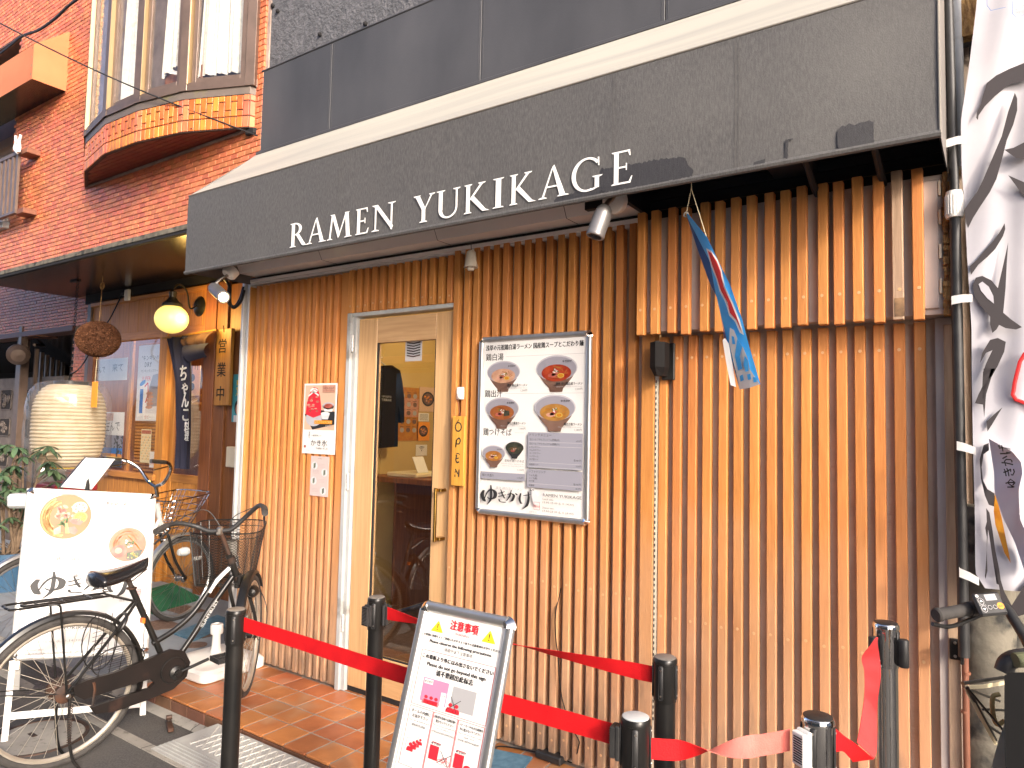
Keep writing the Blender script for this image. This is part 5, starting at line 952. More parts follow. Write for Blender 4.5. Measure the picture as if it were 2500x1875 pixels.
# ---------------------------------------------------------------- warning sign stand in front
wt = V((1.700, -1.30, 1.018)); lean = R(16.5); ey = V((0, math.sin(lean), math.cos(lean))); en = V((0, -math.cos(lean), math.sin(lean))); Ww, Hw = .322, 1.02
ws_ = thing('warning_sign', 'standing framed queue warning sign with yellow triangles', 'sign', (1.86, -1.45, ZR)); BLw = wt-ey*Hw; snapframe(ws_, BLw, (1, 0, 0), ey, en, Ww, Hw, .028, 'alum', .014)
part('rear_pole', MB().tube([wt+V((Ww/2, .035, -.06)), V((wt.x+Ww/2, wt.y+.03, ZR+.01))], .012, 10), MT['alum'], ws_); part('rear_foot', MB().box(wt.x+.03, wt.y-.02, ZR, wt.x+Ww-.03, wt.y+.1, ZR+.012, .003), MT['alum'], ws_)
for x_ in (.02, Ww-.045): part('front_leg', MB(FR(BLw+V((x_, 0, 0)), (1, 0, 0), -ey)).box(0, 0, -.012, .025, .15, .004, .002), MT['alum'], ws_)
P = Print(ws_, BLw+en*.002+ey*(Hw*(1-.66)), (1, 0, 0), ey, en); P.ey = P.ey*.66; c_ = Ww/2; H = Hw
def tri(x, y, s): P.poly([(x-s*.5, y), (x+s*.5, y), (x+.02*s, y+s*1.0), (x-.02*s, y+s*1.0)], 'print_y'); P.up().poly([(x-.045*s, y+s*.72), (x+.045*s, y+s*.72), (x+.025*s, y+s*.35), (x-.025*s, y+s*.35)], 'print_k').ell(x, y+s*.22, s*.05, s*.055, 'print_k', 10)
tri(.073, H-.116, .044); tri(.249, H-.112, .046)
P.text('注意事項', c_, H-.092, .036, 'print_r', w=.094, al='c', bold=.07, res=3); P.text('WARNING', c_, H-.112, .0125, 'print_r', w=.048, al='c')
P.text('お客様に気持ちよくご利用いただけるよう以下の注意事項をお守りください。', c_, H-.138, .0098, w=.262, al='c', bold=.06); P.text('Please observe the following precautions.', c_, H-.161, .0145, w=.212, al='c', res=2, bold=.06); P.text('请遵守以下注意事项。', c_+.0, H-.182, .0135, w=.1, al='c')
x0_, x1_ = .036, Ww-.036; P.frame(x0_, H-.405, x1_, H-.194, .0016, 'print_r')
P.text('この看板より外にはみ出さないでください', c_, H-.224, .0165, w=.240, al='c', bold=.075, res=2); P.text('Please do not go beyond this sign', c_, H-.251, .0175, w=.198, al='c', res=2, bold=.06); P.text('请不要超出此标志', c_, H-.279, .021, w=.125, al='c', res=2, bold=.06)
P.rect(.062, H-.385, .150, H-.296, 'print_pk').rect(.165, H-.385, .242, H-.300, 'print_g'); P.up().rect(.066, H-.318, .096, H-.300, 'paper').up().text('ゆきかげ', .068, H-.314, .010, w=.026, bold=.03)
def man(x, y, s): P.ell(x, y+s*.85, s*.2, s*.22, 'print_r', 12); P.poly([(x-s*.38, y), (x+s*.38, y), (x+s*.38, y+s*.3), (x+s*.25, y+s*.55), (x-s*.25, y+s*.55), (x-s*.38, y+s*.3)], 'print_r')
P.up(); man(.082, H-.392, .03); man(.1, H-.392, .03); man(.117, H-.392, .03); P.rect(.130, H-.385, .147, H-.335, 'paper'); P.up().text('注意', .133, H-.35, .006, 'print_r'); P.line([(.074, H-.398), (.074, H-.37)], .002, 'print_g'); P.line([(.126, H-.398), (.126, H-.37)], .002, 'print_g'); man(.167, H-.398, .033); man(.187, H-.398, .033); P.up().line([(.155, H-.392), (.198, H-.345)], .0018, 'print_k').line([(.165, H-.34), (.192, H-.398)], .0018, 'print_k')
y1 = H-.412; y0 = H-.63
for k, (a, b_) in enumerate(((.036, .117), (.120, .200), (.203, x1_))): P.frame(a, y0, b_, y1, .0014, 'print_r')
P.text('ポールの内側に', .0765, y1-.022, .0125, w=.066, al='c', bold=.02); P.text('お並び下さい', .0765, y1-.04, .0125, w=.055, al='c', bold=.02); P.text('Please line up inside the pole.', .0765, y1-.054, .008, w=.074, al='c'); P.text('请在杆内排队', .0765, y1-.072, .0105, w=.048, al='c')
P.text('自転車を店頭や近隣店舗へ', .16, y1-.018, .0105, w=.074, al='c', bold=.02); P.text('置かないでください', .16, y1-.033, .0105, w=.06, al='c', bold=.02); P.text('Please do not leave your bicycle at the', .16, y1-.045, .007, w=.074, al='c'); P.text('store or at nearby stores.', .16, y1-.055, .007, w=.05, al='c'); P.text('请不要将自行车留在商店或附近的商店', .16, y1-.070, .0078, w=.074, al='c')
P.text('ベビーカーや大きな荷物を', .2445, y1-.018, .0105, w=.075, al='c', bold=.02); P.text('外に置かないでください', .2445, y1-.033, .0105, w=.068, al='c', bold=.02); P.text('Please do not leave strollers or large', .2445, y1-.045, .007, w=.075, al='c'); P.text('luggage outside.', .2445, y1-.055, .007, w=.035, al='c'); P.text('请勿将婴儿车或大件行李留在室外', .2445, y1-.070, .0078, w=.07, al='c')
for k in range(4): man(.063+.010*k, y1-.165+.011*k, .03-.003*k)
P.line([(.046, y1-.165), (.048, y1-.12), (.085, y1-.105)], .0018, 'print_g'); P.line([(.085, y1-.15), (.085, y1-.105)], .0015, 'print_g')
for bx in (.128, .21):
    P.rect(bx, y1-.165, bx+.03, y1-.115, 'print_r').rect(bx+.004, y1-.105, bx+.032, y1-.1025, 'print_r').text('ゆきかげ', bx+.002, y1-.112, .009, w=.032, bold=.03)
P.frame(.165, y1-.16, .17, y1-.155, .001, 'print_r')
for cx_ in (.168, .19): P.line([(cx_+.009*math.cos(a*PI/6), y1-.163+.009*math.sin(a*PI/6)) for a in range(13)], .0012, 'print_r')
P.line([(.168, y1-.163), (.175, y1-.147), (.187, y1-.147), (.178, y1-.163), (.168, y1-.163)], .0015, 'print_r').line([(.187, y1-.143), (.19, y1-.163)], .0015, 'print_r').up().line([(.158, y1-.17), (.2, y1-.13)], .0018, 'print_k').line([(.164, y1-.125), (.196, y1-.175)], .0018, 'print_k')
P.ell(.255, y1-.155, .012, .012, 'print_r').rect(.265, y1-.168, .28, y1-.145, 'print_r')
P.text('ご不明点がある方は店内スタッフにお声がけ下さい。', c_, y0-.02, .011, w=.2, al='c'); P.done()
# ---------------------------------------------------------------- ramen sign stand on the left
leg = V((-.999, -1.259, -.09)); w_ = V((.3539, .9353, 0)); n_ = V((.9353, -.3539, 0)); tt = R(15); up_ = V((0, 0, math.cos(tt)))-n_*math.sin(tt); nn = w_.cross(up_).normalized()
def onp(px, py): r_ = ray(px, py); s_ = (leg-CAM).dot(nn)/r_.dot(nn); return CAM+r_*s_
TL, TR, BL_, BR_ = onp(66, 1190), onp(381, 1209), onp(40, 1620), onp(350, 1598)
ex = ((TR-TL)+(BR_-BL_)).normalized(); ey = (TL-BL_); ey = (ey-ex*ey.dot(ex)).normalized(); en = ex.cross(ey).normalized()
if en.dot(CAM-TL) < 0: en = -en
Wm, Hm = .64, .888; BLs = TL-ey*Hm
BLs0 = V(BLs); ex0, ey0 = V(ex), V(ey); BLs = BLs+ex*.05; ey = (TL-BLs).normalized(); Hm = (TL-BLs).length
ms = thing('ramen_sign_stand', 'white framed sign stand with two ramen bowls behind the black bicycle', 'sign', leg); snapframe(ms, BLs, ex, ey, en, Wm, Hm, .032, 'alum_w', .012)
TLw = V(TL)
for x_ in (.0, Wm-.03):
    f = BLs+ex*x_; L_ = (f.z-ZR)/abs(ey.z); part('front_leg', MB(FR(f, ex, -ey)).box(0, 0, -.012, .03, L_, .006, .002), MT['alum_w'], ms); t_ = TL+ex*x_-en*.03; d_ = (V((t_.x, t_.y, 0))-n_*.42); q = V((d_.x, d_.y, ZR)); part('rear_leg', MB(FR(t_, ex, q-t_)).box(0, 0, -.012, .03, (q-t_).length, .006, .002), MT['alum_w'], ms)
f = BLs-ey*.24; part('cross_bar', MB(FR(f, ex, -ey)).box(.03, 0, -.01, Wm-.03, .035, .004, .002), MT['alum_w'], ms)
t_ = TL-en*.05; q = V((t_.x-n_.x*.42, t_.y-n_.y*.42, .12)); part('rear_panel', MB(FR(TL-en*.03, ex, (q-t_))).box(.02, .02, -.01, Wm-.02, .9, .0, .002), MT['alum_w'], ms)
part('corner_foot', MB(FR(BLs+V((0, 0, 0)), ex, -ey)).box(-.002, -.005, -.014, .05, .045, .012, .004), MT['steel'], ms)
P = Print(ms, BLs0+en*.002, ex0, ey0, en)
def topbowl(cx, cy, R1, R2, fx, fy, soup, kind):
    P.ell(cx, cy, R1, R1*.96, 'plate', 48).up().ell(cx-R1*.05, cy-R1*.05, R1*.94, R1*.9, 'plate_w', 48).up().ell(fx, fy, R2, R2, soup, 40).up()
    random.seed(int(cx*99)); s = R2
    if kind == 'a':
        for k in range(34):
            a0 = random.uniform(1.9, 3.6); r0 = random.uniform(.62, .93)*s; P.line([(fx+r0*math.cos(a0+t*.16)-.0*t, fy+r0*math.sin(a0+t*.16)*1.0+s*.02*math.sin(t)) for t in range(8)], s*.045, 'noodle' if k % 3 else 'lime')
        P.up()
        for k in range(26): P.ell(fx+random.uniform(-.35, .35)*s, fy+random.uniform(-.15, .45)*s, random.uniform(.05, .13)*s, random.uniform(.04, .09)*s, 'meat_p' if k % 3 else 'meat', 7, rot=random.uniform(0, 3))
        P.up().ell(fx+.5*s, fy+.42*s, .3*s, .27*s, 'lotus', 24).up()
        for k in range(7): P.ell(fx+.5*s+.17*s*math.cos(k*.9), fy+.42*s+.16*s*math.sin(k*.9), .045*s, .04*s, 'meat', 9)
        P.ell(fx+.58*s, fy-.02*s, .3*s, .27*s, 'green', 24).up().ell(fx+.57*s, fy-.01*s, .265*s, .24*s, 'lime', 24).up().ell(fx+.57*s, fy-.01*s, .225*s, .2*s, 'print_or', 24).up()
        for k in range(9): P.line([(fx+.57*s, fy-.01*s), (fx+.57*s+.2*s*math.cos(k*.7), fy-.01*s+.18*s*math.sin(k*.7))], s*.018, 'lime')
        P.poly([(fx+.1*s, fy-.15*s), (fx+.5*s, fy-.05*s), (fx+.72*s, fy-.2*s), (fx+.6*s, fy-.38*s), (fx+.3*s, fy-.32*s)], 'meat').poly([(fx+.12*s, fy-.5*s), (fx+.4*s, fy-.42*s), (fx+.55*s, fy-.62*s), (fx+.45*s, fy-.8*s), (fx+.15*s, fy-.7*s)], 'meat').poly([(fx-.4*s, fy-.6*s), (fx-.15*s, fy-.42*s), (fx-.1*s, fy-.75*s), (fx-.35*s, fy-.82*s)], 'meat_p'); P.up()
        for k in range(9): x_ = fx+random.uniform(-.25, .15)*s; y_ = fy+random.uniform(-.4, -.12)*s; P.ell(x_, y_, .12*s, .05*s, 'green', 8, rot=random.uniform(0, 3))
        for k in range(4): P.line([(fx-.0*s+k*.03*s, fy-.3*s), (fx+.1*s+k*.04*s, fy-.75*s)], s*.025, 'lime')
    else:
        for k in range(40):
            a0 = random.uniform(.3, 2.9); r0 = random.uniform(.3, .9)*s; P.line([(fx+r0*math.cos(a0+t*.15)*.92, fy+r0*math.sin(a0+t*.15)) for t in range(7)], s*.04, 'noodle_b' if k % 3 else 'soup_y')
        P.up()
        for k in range(9): P.line([(fx-.1*s+k*.07*s, fy+.55*s-k*.06*s), (fx+.35*s+k*.05*s, fy+.1*s-k*.06*s)], s*.05, 'print_or' if k % 2 else 'noodle_b')
        P.ell(fx-.42*s, fy-.42*s, .42*s, .38*s, 'meat', 20, rot=.4).up().ell(fx-.45*s, fy-.38*s, .2*s, .18*s, 'meat_p', 10).poly([(fx+.0*s, fy-.5*s), (fx+.5*s, fy-.35*s), (fx+.85*s, fy-.3*s), (fx+.75*s, fy-.7*s), (fx+.3*s, fy-.95*s), (fx+.02*s, fy-.9*s)], 'nori').up()
        for k in range(26): P.ell(fx+.35*s+random.uniform(-.25, .25)*s, fy-.62*s+random.uniform(-.2, .16)*s, .05*s, .04*s, 'lime' if k % 2 else 'green', 6)
        for k in range(20): P.ell(fx+random.uniform(-.1, .3)*s, fy+random.uniform(-.25, .25)*s, .06*s, .05*s, 'green' if k % 3 else 'paper', 6)
P.k = 1
xr_, yt_ = Wm-.032, Hm-.032
topbowl(.215, .70, .168, .122, .20, .738, 'soup_y', 'a'); P.k += 8
topbowl(.525, .605, .146, .094, .52, .592, 'soup_b', 'b'); P.k += 8
P.text('濃厚 鶏白湯ラーメン', .382, .812, .02, 'print_k', w=.19); P.text('1,200円', .575, .788, .014, 'print_g', al='r'); P.line([(.388, .779), (.58, .779)], .001, 'print_g')
P.text('鶏出汁 醤油ラーメン', .187, .502, .02, 'print_k', w=.196); P.text('1,080円', .39, .482, .014, 'print_g', al='r'); P.line([(.16, .476), (.42, .476)], .001, 'print_g')
P.poly([(.11, .475), (.12, .49), (.13, .45), (.16, .42), (.19, .45), (.22, .48), (.25, .45), (.22, .39), (.17, .32), (.13, .32), (.115, .39)], 'print_lg'); P.up(); brushword(P, .095, .295, .47, .15); P.text('東京 鶏白湯ラーメン', .275, .412, .018, 'print_k', w=.27); P.frame(.585, .305, .615, .345, .0018, 'print_r'); P.text('鶏白', .587, .327, .012, 'print_r'); P.text('東京', .587, .311, .012, 'print_r'); P.text('浅草本店', .51, .28, .015, 'print_g')
P.text('))) VISA', .145, .22, .014, 'print_k'); P.text('RAMEN YUKIKAGE', .15, .145, .018, 'print_k', w=.26); P.line([(.15, .139), (.42, .139)], .001, 'print_g'); P.text('Lunch time', .135, .105, .013, 'print_g'); P.text('11:00-15:00 (L.O.14:30)', .118, .082, .0145, 'print_g', w=.24); P.text('Dinner time', .12, .045, .013, 'print_g'); P.text('17:00-23:30 (L.O.23:00)', .115, .024, .0145, 'print_g', w=.24)
# clip the artwork to the sheet
def clipmb(b, lim):
    out = MB()
    for f_ in b.f:
        poly = [V(b.v[i])-P.o for i in f_]; q = [(p.dot(P.ex), p.dot(P.ey), p.dot(P.en)) for p in poly]
        for ax, val, sg in lim:
            r_ = []
            for i in range(len(q)):
                a, c2_ = q[i], q[(i+1) % len(q)]; ia = (a[ax]-val)*sg >= 0; ic = (c2_[ax]-val)*sg >= 0
                if ia: r_.append(a)
                if ia != ic: t = (val-a[ax])/(c2_[ax]-a[ax]); r_.append(tuple(a[k]+(c2_[k]-a[k])*t for k in range(3)))
            q = r_
            if len(q) < 3: break
        if len(q) >= 3: out.ngon([P.o+P.ex*p[0]+P.ey*p[1]+P.en*p[2] for p in q])
    return out
for m_ in list(P.m):
    P.m[m_] = clipmb(P.m[m_], [(0, .034, 1), (0, Wm-.022, -1), (1, .02, 1), (1, Hm-.03, -1)])
P.done()
# ---------------------------------------------------------------- tilted menu sheet on its stand
sA, sB, sC, sD = dp(209, 1116, 5.2), dp(283, 1119, 5.35), dp(224, 1196, 5.25), dp(146, 1190, 5.1)
mst = thing('menu_lectern', 'tilted menu sheet on a lectern behind the ramen sign', 'menu stand', (sC.x, sC.y, ZR)); nx = (sB-sA).cross(sD-sA).normalized(); nx = nx if nx.dot(CAM-sA) > 0 else -nx
b = MB(); b.prism([sA, sB, sC, sD], -nx*.018); part('black_tray', b, MT['black'], mst); b = MB(); b.prism([p.lerp((sA+sC)/2, .03)+nx*.001 for p in (sA, sB, sC, sD)], nx*.0015); part('sheet', b, MT['paper'], mst); part('pole', MB().tube([(sA+sC)/2-nx*.02, V(((sA+sC)/2).xy.to_3d())+V((0, 0, ZR))], .018, 8), MT['black'], mst)
P = Print(mst, sD+nx*.003, sC-sD, sA-sD, nx); Ls, Hs = (sC-sD).length, (sA-sD).length
for k in range(15):
    for j in range(2): P.rect(Ls*(.08+.45*j), Hs*(.08+k*.058), Ls*(.36+.45*j+.08*((k*7+j) % 3)/3), Hs*(.093+k*.058), 'print_g' if j else 'print_bl' if 0 else 'print_g')
P.line([(Ls*.47, Hs*.03), (Ls*.47, Hs*.95)], .001, 'print_g'); P.done()
gb = dp(50, 1222, 5.0); solo('grey_clamp_box', MB(FR(gb, RT, UP)).box(-.075, -.05, -.05, .13, .05, .05, .02), MT['pvc'], 'grey plastic clamp box behind the top left of the ramen sign', 'box', gb)
# ---------------------------------------------------------------- restaurant signs
e0, e1 = on(521, 803, 1, .96), on(562, 990, 1, .96)
es = thing('business_board_sign', 'tall pine board lettered for business hours beside the noren', 'sign', (-2.9, .96, 1.65)); xl, xr, zb_, zt_ = on(521, 990, 1, .93).x, on(557, 990, 1, .93).x, on(540, 990, 1, .93).z, on(545, 803, 1, .93).z
part('board', MB().box(xl, .93, zb_, xr, .965, zt_, .004), MT['signwood2'], es); part('cord', MB().tube([((xl+xr)/2, .928, zt_-.03), ((xl+xr)/2-.01, .928, zt_+.03)], .004, 5), MT['black'], es)
P = Print(es, (xl, .93, zb_), (1, 0, 0), (0, 0, 1), (0, -1, 0)); wd = xr-xl; hh_ = zt_-zb_
for k, ch in enumerate('営業中'): P.text(ch, wd*.42, hh_*(.70-.31*k), wd*.55, al='c', bold=.03, res=2)
P.done()
nr = thing('noren', 'navy noren curtain gathered at the restaurant door with white hiragana', 'curtain', (-3.4, .95, 1.2))
def cl_(px, py, y_=.9): return on(px, py, 1, y_)
b = MB(); Lp = [(407, 826), (415, 870), (424, 930), (428, 1000), (432, 1060), (428, 1143)]; Rp = [(468, 818), (465, 870), (466, 930), (464, 1000), (463, 1060), (461, 1146)]
def nf(u, v):
    t = v*(len(Lp)-1); k = min(int(t), len(Lp)-2); f_ = t-k; a = cl_(*[Lp[k][i]+(Lp[k+1][i]-Lp[k][i])*f_ for i in (0, 1)]); c_ = cl_(*[Rp[k][i]+(Rp[k+1][i]-Rp[k][i])*f_ for i in (0, 1)]); p = a.lerp(c_, u); return p+V((0, .022*math.sin(u*15+v*2)+.01*math.sin(u*31), 0))
b.grid(nf, 36, 24); part('hanging_cloth', b, MT['cloth_n'], nr)
b = MB(); f0, f1, f2, f3 = cl_(447, 822), cl_(528, 806), cl_(512, 842), cl_(458, 848)
b.grid(lambda u, v: (f0.lerp(f1, u)).lerp(f3.lerp(f2, u), v)+V((0, -.05*math.sin(v*2.5)+.01*math.sin(u*17), 0)), 24, 10); part('folded_flap', b, MT['cloth_br'], nr)
g0, g1, g2, g3 = cl_(458, 845), cl_(520, 838), cl_(515, 872), cl_(470, 885)
b = MB(); b.grid(lambda u, v: (g0.lerp(g1, u)).lerp(g3.lerp(g2, u), v)+V((0, -.04+.0*u-.04*math.sin(v*3.1), 0)), 20, 10); part('gathered_roll', b, MT['cloth_n'], nr)
rd = cl_(404, 828); part('curtain_rod', MB().tube([cl_(398, 826, .92), cl_(530, 806, .92)], .012, 8), MT['signwood2'], nr)
P = Print(nr, (0, .85, 0), (1, 0, 0), (0, 0, 1), (0, -1, 0))
for ch, px, py, h in (('ち', 446, 925, .15), ('ゃ', 450, 957, .13), ('ん', 451, 990, .15), ('こ', 452, 1024, .13), ('料', 455, 1052, .1), ('理', 455, 1072, .09)):
    q = on(px, py, 1, .85); P.text(ch, q.x, q.z-.01, h, 'letter', w=h*.72, al='c', bold=.045, res=2)
P.done()
bp_ = thing('blue_face_poster', 'teal poster showing part of a face, cut by the white frame', 'poster', (-2.62, 1.0, 1.5)); x0_, x1_, z0_, z1_ = on(565, 1030, 1, .985).x, -2.45, on(566, 1030, 1, .985).z, on(570, 914, 1, .985).z
part('sheet', MB().box(x0_, .985, z0_, x1_, .988, z1_), M('teal_paper', (.06, .3, .36), .5), bp_); P = Print(bp_, (x0_, .985, z0_), (1, 0, 0), (0, 0, 1), (0, -1, 0)); P.text('新', .05, .33, .05, 'print_y', bold=.04); P.text('ゃ', .045, .28, .05, 'print_y', bold=.04); P.text('ん', .045, .235, .05, 'print_y', bold=.04); P.ell(.085, .13, .05, .065, 'print_k').up().ell(.09, .115, .036, .05, 'meat_p').up().rect(.03, .0, .16, .06, 'print_lg'); P.done()
cb_ = on(557, 1090, 1, .95); solo('cream_switch_box', MB().box(cb_.x, .93, on(556, 1140, 1, .95).z, cb_.x+.16, .99, cb_.z, .006), MT['ivory'], 'cream metal box on the brown side board by the white frame', 'box', cb_)
# papers in the restaurant window (inside the glass)
def sheet(nm, lab, x0, x1, y0, y1, yv, m='paper', cat='poster'):
    a, c_ = on(x0, y1, 1, yv), on(x1, y0, 1, yv); t = thing(nm, lab, cat, ((a.x+c_.x)/2, yv, min(a.z, c_.z))); z0_, z1_ = on((x0+x1)/2, y1, 1, yv).z, on((x0+x1)/2, y0, 1, yv).z; part('sheet', MB().box(a.x, yv, z0_, c_.x, yv+.002, z1_), MT[m], t); return t, Print(t, (a.x, yv, z0_), (1, 0, 0), (0, 0, 1), (0, -1, 0)), c_.x-a.x, z1_-z0_
t, P, w2, h2 = sheet('handwritten_notice', 'white notice with two handwritten words high in the restaurant window', 224, 312, 876, 929, YR+.03); P.text('呑んで', w2*.08, h2*.38, h2*.32, w=w2*.3); P.text('来て', w2*.58, h2*.42, h2*.36, w=w2*.3); P.line([(w2*.5, 0), (w2*.5, h2)], .003, 'print_g'); P.done()
t, P, w2, h2 = sheet('handwritten_notice', 'white notice with handwriting low in the restaurant window', 236, 304, 1006, 1062, YR+.03); P.text('は', w2*.04, h2*.2, h2*.4, w=w2*.12); P.text('住んで', w2*.3, h2*.2, h2*.45, w=w2*.55); P.rect(w2*.3, h2*.62, w2*.6, h2*.95, 'meat_p'); P.done()
t, P, w2, h2 = sheet('beer_poster', 'beer poster with a handwritten DRY in the restaurant window', 330, 404, 842, 1028, YR+.03, 'print_lg')
P.text('"キンキンの', w2*.14, h2*.8, h2*.07, bold=.01); P.text('DRY', w2*.26, h2*.71, h2*.08, bold=.03); P.text('キンキンタンブラー', w2*.14, h2*.64, h2*.04); P.text('SUPER', w2*.18, h2*.53, h2*.07, 'print_r'); P.poly([(w2*.05, h2*.05), (w2*.35, h2*.08), (w2*.42, h2*.48), (w2*.16, h2*.5)], 'paper').up().poly([(w2*.42, h2*.18), (w2*.95, h2*.2), (w2*1.0, h2*.5), (w2*.82, h2*.62), (w2*.6, h2*.6), (w2*.48, h2*.45)], 'bowl_in').up(); P.line([(w2*.3, h2*.45), (w2*.42, h2*.5), (w2*.45, h2*.35), (w2*.36, h2*.24)], w2*.035, 'print_r'); P.rect(w2*.13, h2*.1, w2*.26, h2*.42, 'print_bl'); P.ell(w2*.22, h2*.5, w2*.12, h2*.03, 'print_bl', rot=.4)
for k in range(5): P.ell(w2*(.5+.03*(k % 2)), h2*(.36-k*.045), w2*.13, h2*.022, 'meat_p', 12)
P.rect(w2*.3, h2*.02, w2*.8, h2*.1, 'paper'); P.text('生ビール', w2*.35, h2*.03, h2*.05, 'print_r'); P.done()
t, P, w2, h2 = sheet('menu_card', 'cream menu card with columns of brown script in the window', 341, 370, 1048, 1130, YR+.03, 'creamtape'); P.rect(w2*.04, h2*.86, w2*.96, h2*.97, 'meat')
for i in range(7):
    for j in range(9): P.text('品', w2*(.08+.125*i), h2*(.74-j*.08), h2*.055, 'print_or' if (i+j) % 3 else 'print_k')
P.done()
t, P, w2, h2 = sheet('sticker_sheet', 'white sticker with phone print at the window corner', 364, 389, 1103, 1142, YR+.028); P.rect(w2*.5, h2*.5, w2*.95, h2*.95, 'print_lg').up().rect(w2*.58, h2*.55, w2*.7, h2*.9, 'print_k').rect(w2*.76, h2*.55, w2*.88, h2*.9, 'print_k').text('つり', w2*.1, h2*.15, h2*.2, 'print_r'); P.done()
t, P, w2, h2 = sheet('landscape_picture', 'picture of a tree against a blue evening sky in the window', 246, 300, 1062, 1140, YR+.035, 'print_bl'); P.rect(0, 0, w2, h2*.3, 'print_k').rect(0, h2*.3, w2, h2*.42, 'print_or').rect(0, h2*.6, w2, h2, 'bowl_in'); P.up(); random.seed(2)
for k in range(30): P.ell(w2*random.uniform(.6, .98), h2*random.uniform(.3, .98), w2*.05, h2*.03, 'nori', 7, rot=random.uniform(0, 3))
for k in range(14): P.ell(w2*random.uniform(.0, .22), h2*random.uniform(.2, .8), w2*.05, h2*.03, 'nori', 7, rot=random.uniform(0, 3))
P.line([(w2*.78, 0), (w2*.75, h2*.8)], w2*.05, 'print_k'); P.done()
# hanging things inside the restaurant door
t, P, w2, h2 = sheet('wall_scroll', 'cream scroll with brush marks inside the restaurant door', 467, 490, 893, 966, 1.45, 'creamtape', 'scroll'); P.ell(w2*.05, h2*.6, w2*.3, h2*.13, 'print_k').ell(w2*.05, h2*.3, w2*.3, h2*.13, 'print_k').rect(w2*.3, h2*.88, w2*.36, h2, 'print_k').rect(w2*.6, h2*.85, w2*.66, h2, 'print_k'); P.done()
t, P, w2, h2 = sheet('framed_calendar', 'dark slatted calendar frame inside the restaurant door', 500, 524, 1002, 1118, 1.4, 'creamtape', 'frame'); P.rect(w2*.25, h2*.04, w2*.9, h2*.96, 'print_k').up()
for k in range(9): P.rect(w2*.3, h2*(.1+.095*k), w2*.85, h2*(.13+.095*k), 'meat')
P.done()
hgr = thing('wooden_hanger', 'wooden clothes hanger inside the restaurant door', 'hanger', on(500, 960, 1, 1.3)); part('hanger_bar', MB().tube([on(466, 985, 1, 1.3), on(510, 952, 1, 1.3), on(530, 960, 1, 1.3), on(560, 985, 1, 1.3)], .014, 8), MT['signwood2'], hgr); part('hanger_bar', MB().tube([on(466, 985, 1, 1.3), on(560, 986, 1, 1.3)], .01, 8), MT['signwood2'], hgr)
# ---------------------------------------------------------------- papers on the side wall inside the ramen shop (plane x = -1)
def wsheet(nm, lab, p0, p1, m='paper', cat='poster'):
    a, c_ = on(*p0, 0, -.995), on(*p1, 0, -.995); t = thing(nm, lab, cat, (-.995, (a.y+c_.y)/2, c_.z)); part('sheet', MB().box(-.998, a.y, c_.z, -.995, c_.y, a.z), MT[m], t); return t, Print(t, (-.995, a.y, c_.z), (0, 1, 0), (0, 0, 1), (1, 0, 0)), c_.y-a.y, a.z-c_.z
t, P, w2, h2 = wsheet('wall_menu_poster', 'large orange menu poster of many small bowls on the yellow wall', (974, 944), (1020, 1076), 'noodle'); random.seed(8)
P.rect(w2*.02, h2*.45, w2*.98, h2*.8, 'meat_p').up()
for j in range(5):
    for i in range(3): P.ell(w2*(.2+.3*i), h2*(.84-.16*j), w2*.1, h2*.045, 'bowl_dk' if (i+j) % 2 else 'print_g', 14); P.rect(w2*(.1+.3*i), h2*(.9-.16*j), w2*(.28+.3*i), h2*(.908-.16*j), 'print_k')
P.done()
for nm, lab, p0, p1 in (('bowl_poster', 'brown poster of a dark bowl, upper of the two on the yellow wall', (1025, 944), (1064, 1006)), ('bowl_poster', 'orange poster of a dark bowl, lower of the two on the yellow wall', (1019, 1030), (1048, 1076))):
    t, P, w2, h2 = wsheet(nm, lab, p0, p1, 'print_tan' if 'brown' in lab else 'print_or'); P.ell(w2*.5, h2*.52, w2*.36, h2*.3, 'print_k').up().ell(w2*.5, h2*.52, w2*.29, h2*.23, 'bowl_dk').up(); random.seed(3)
    for k in range(10): P.ell(w2*random.uniform(.32, .68), h2*random.uniform(.38, .66), w2*.06, h2*.04, 'print_or' if k % 2 else 'meat_p', 7)
    P.done()
t, P, w2, h2 = wsheet('text_notice', 'white text notice between the two bowl posters', (1022, 1008), (1047, 1029)); [P.rect(w2*.1, h2*(.15+.13*k), w2*.9, h2*(.19+.13*k), 'print_k') for k in range(6)]; P.done()
t, P, w2, h2 = wsheet('wifi_notice', 'white notice with a black wifi symbol inside the shop', (1016, 1086), (1042, 1112))
for k in range(3): P.line([(w2*.5+w2*(.12+.11*k)*math.cos(a), h2*.5+h2*(.12+.11*k)*math.sin(a)) for a in [R(45+9*j) for j in range(11)]], h2*.05, 'print_k')
P.ell(w2*.5, h2*.46, w2*.05, h2*.05, 'print_k'); P.done()
ts = thing('black_tshirt', 'black staff shirt on a hanger inside the door', 'shirt', on(940, 900, 0, -.93)); xs_ = -.93
def sp2(px, py, x_=-.93): return on(px, py, 0, x_)
out = [(905, 905), (922, 893), (946, 892), (966, 905), (972, 935), (976, 975), (976, 1030), (968, 1032), (962, 990), (960, 1090), (900, 1095), (898, 950)]
b = MB(); b.prism([sp2(*p) for p in out], (.05, 0, 0)); part('shirt_body', b, MT['cloth_k'], ts); P = Print(ts, sp2(931, 976, -.88), (0, 1, 0), (0, 0, 1), (1, 0, 0)); P.text('TOKYO-ASAKUSA', 0, .02, .02, 'paper', w=.11, bold=.02); P.text('YUKIKAGE', 0, -.008, .024, 'paper', w=.11, bold=.03); P.done()
part('hanger', MB().tube([sp2(908, 900), sp2(928, 882), sp2(948, 898)], .007, 6).tube(spline([sp2(928, 882), sp2(926, 874), sp2(934, 872)], 4), .004, 5), MT['ivory'], ts)
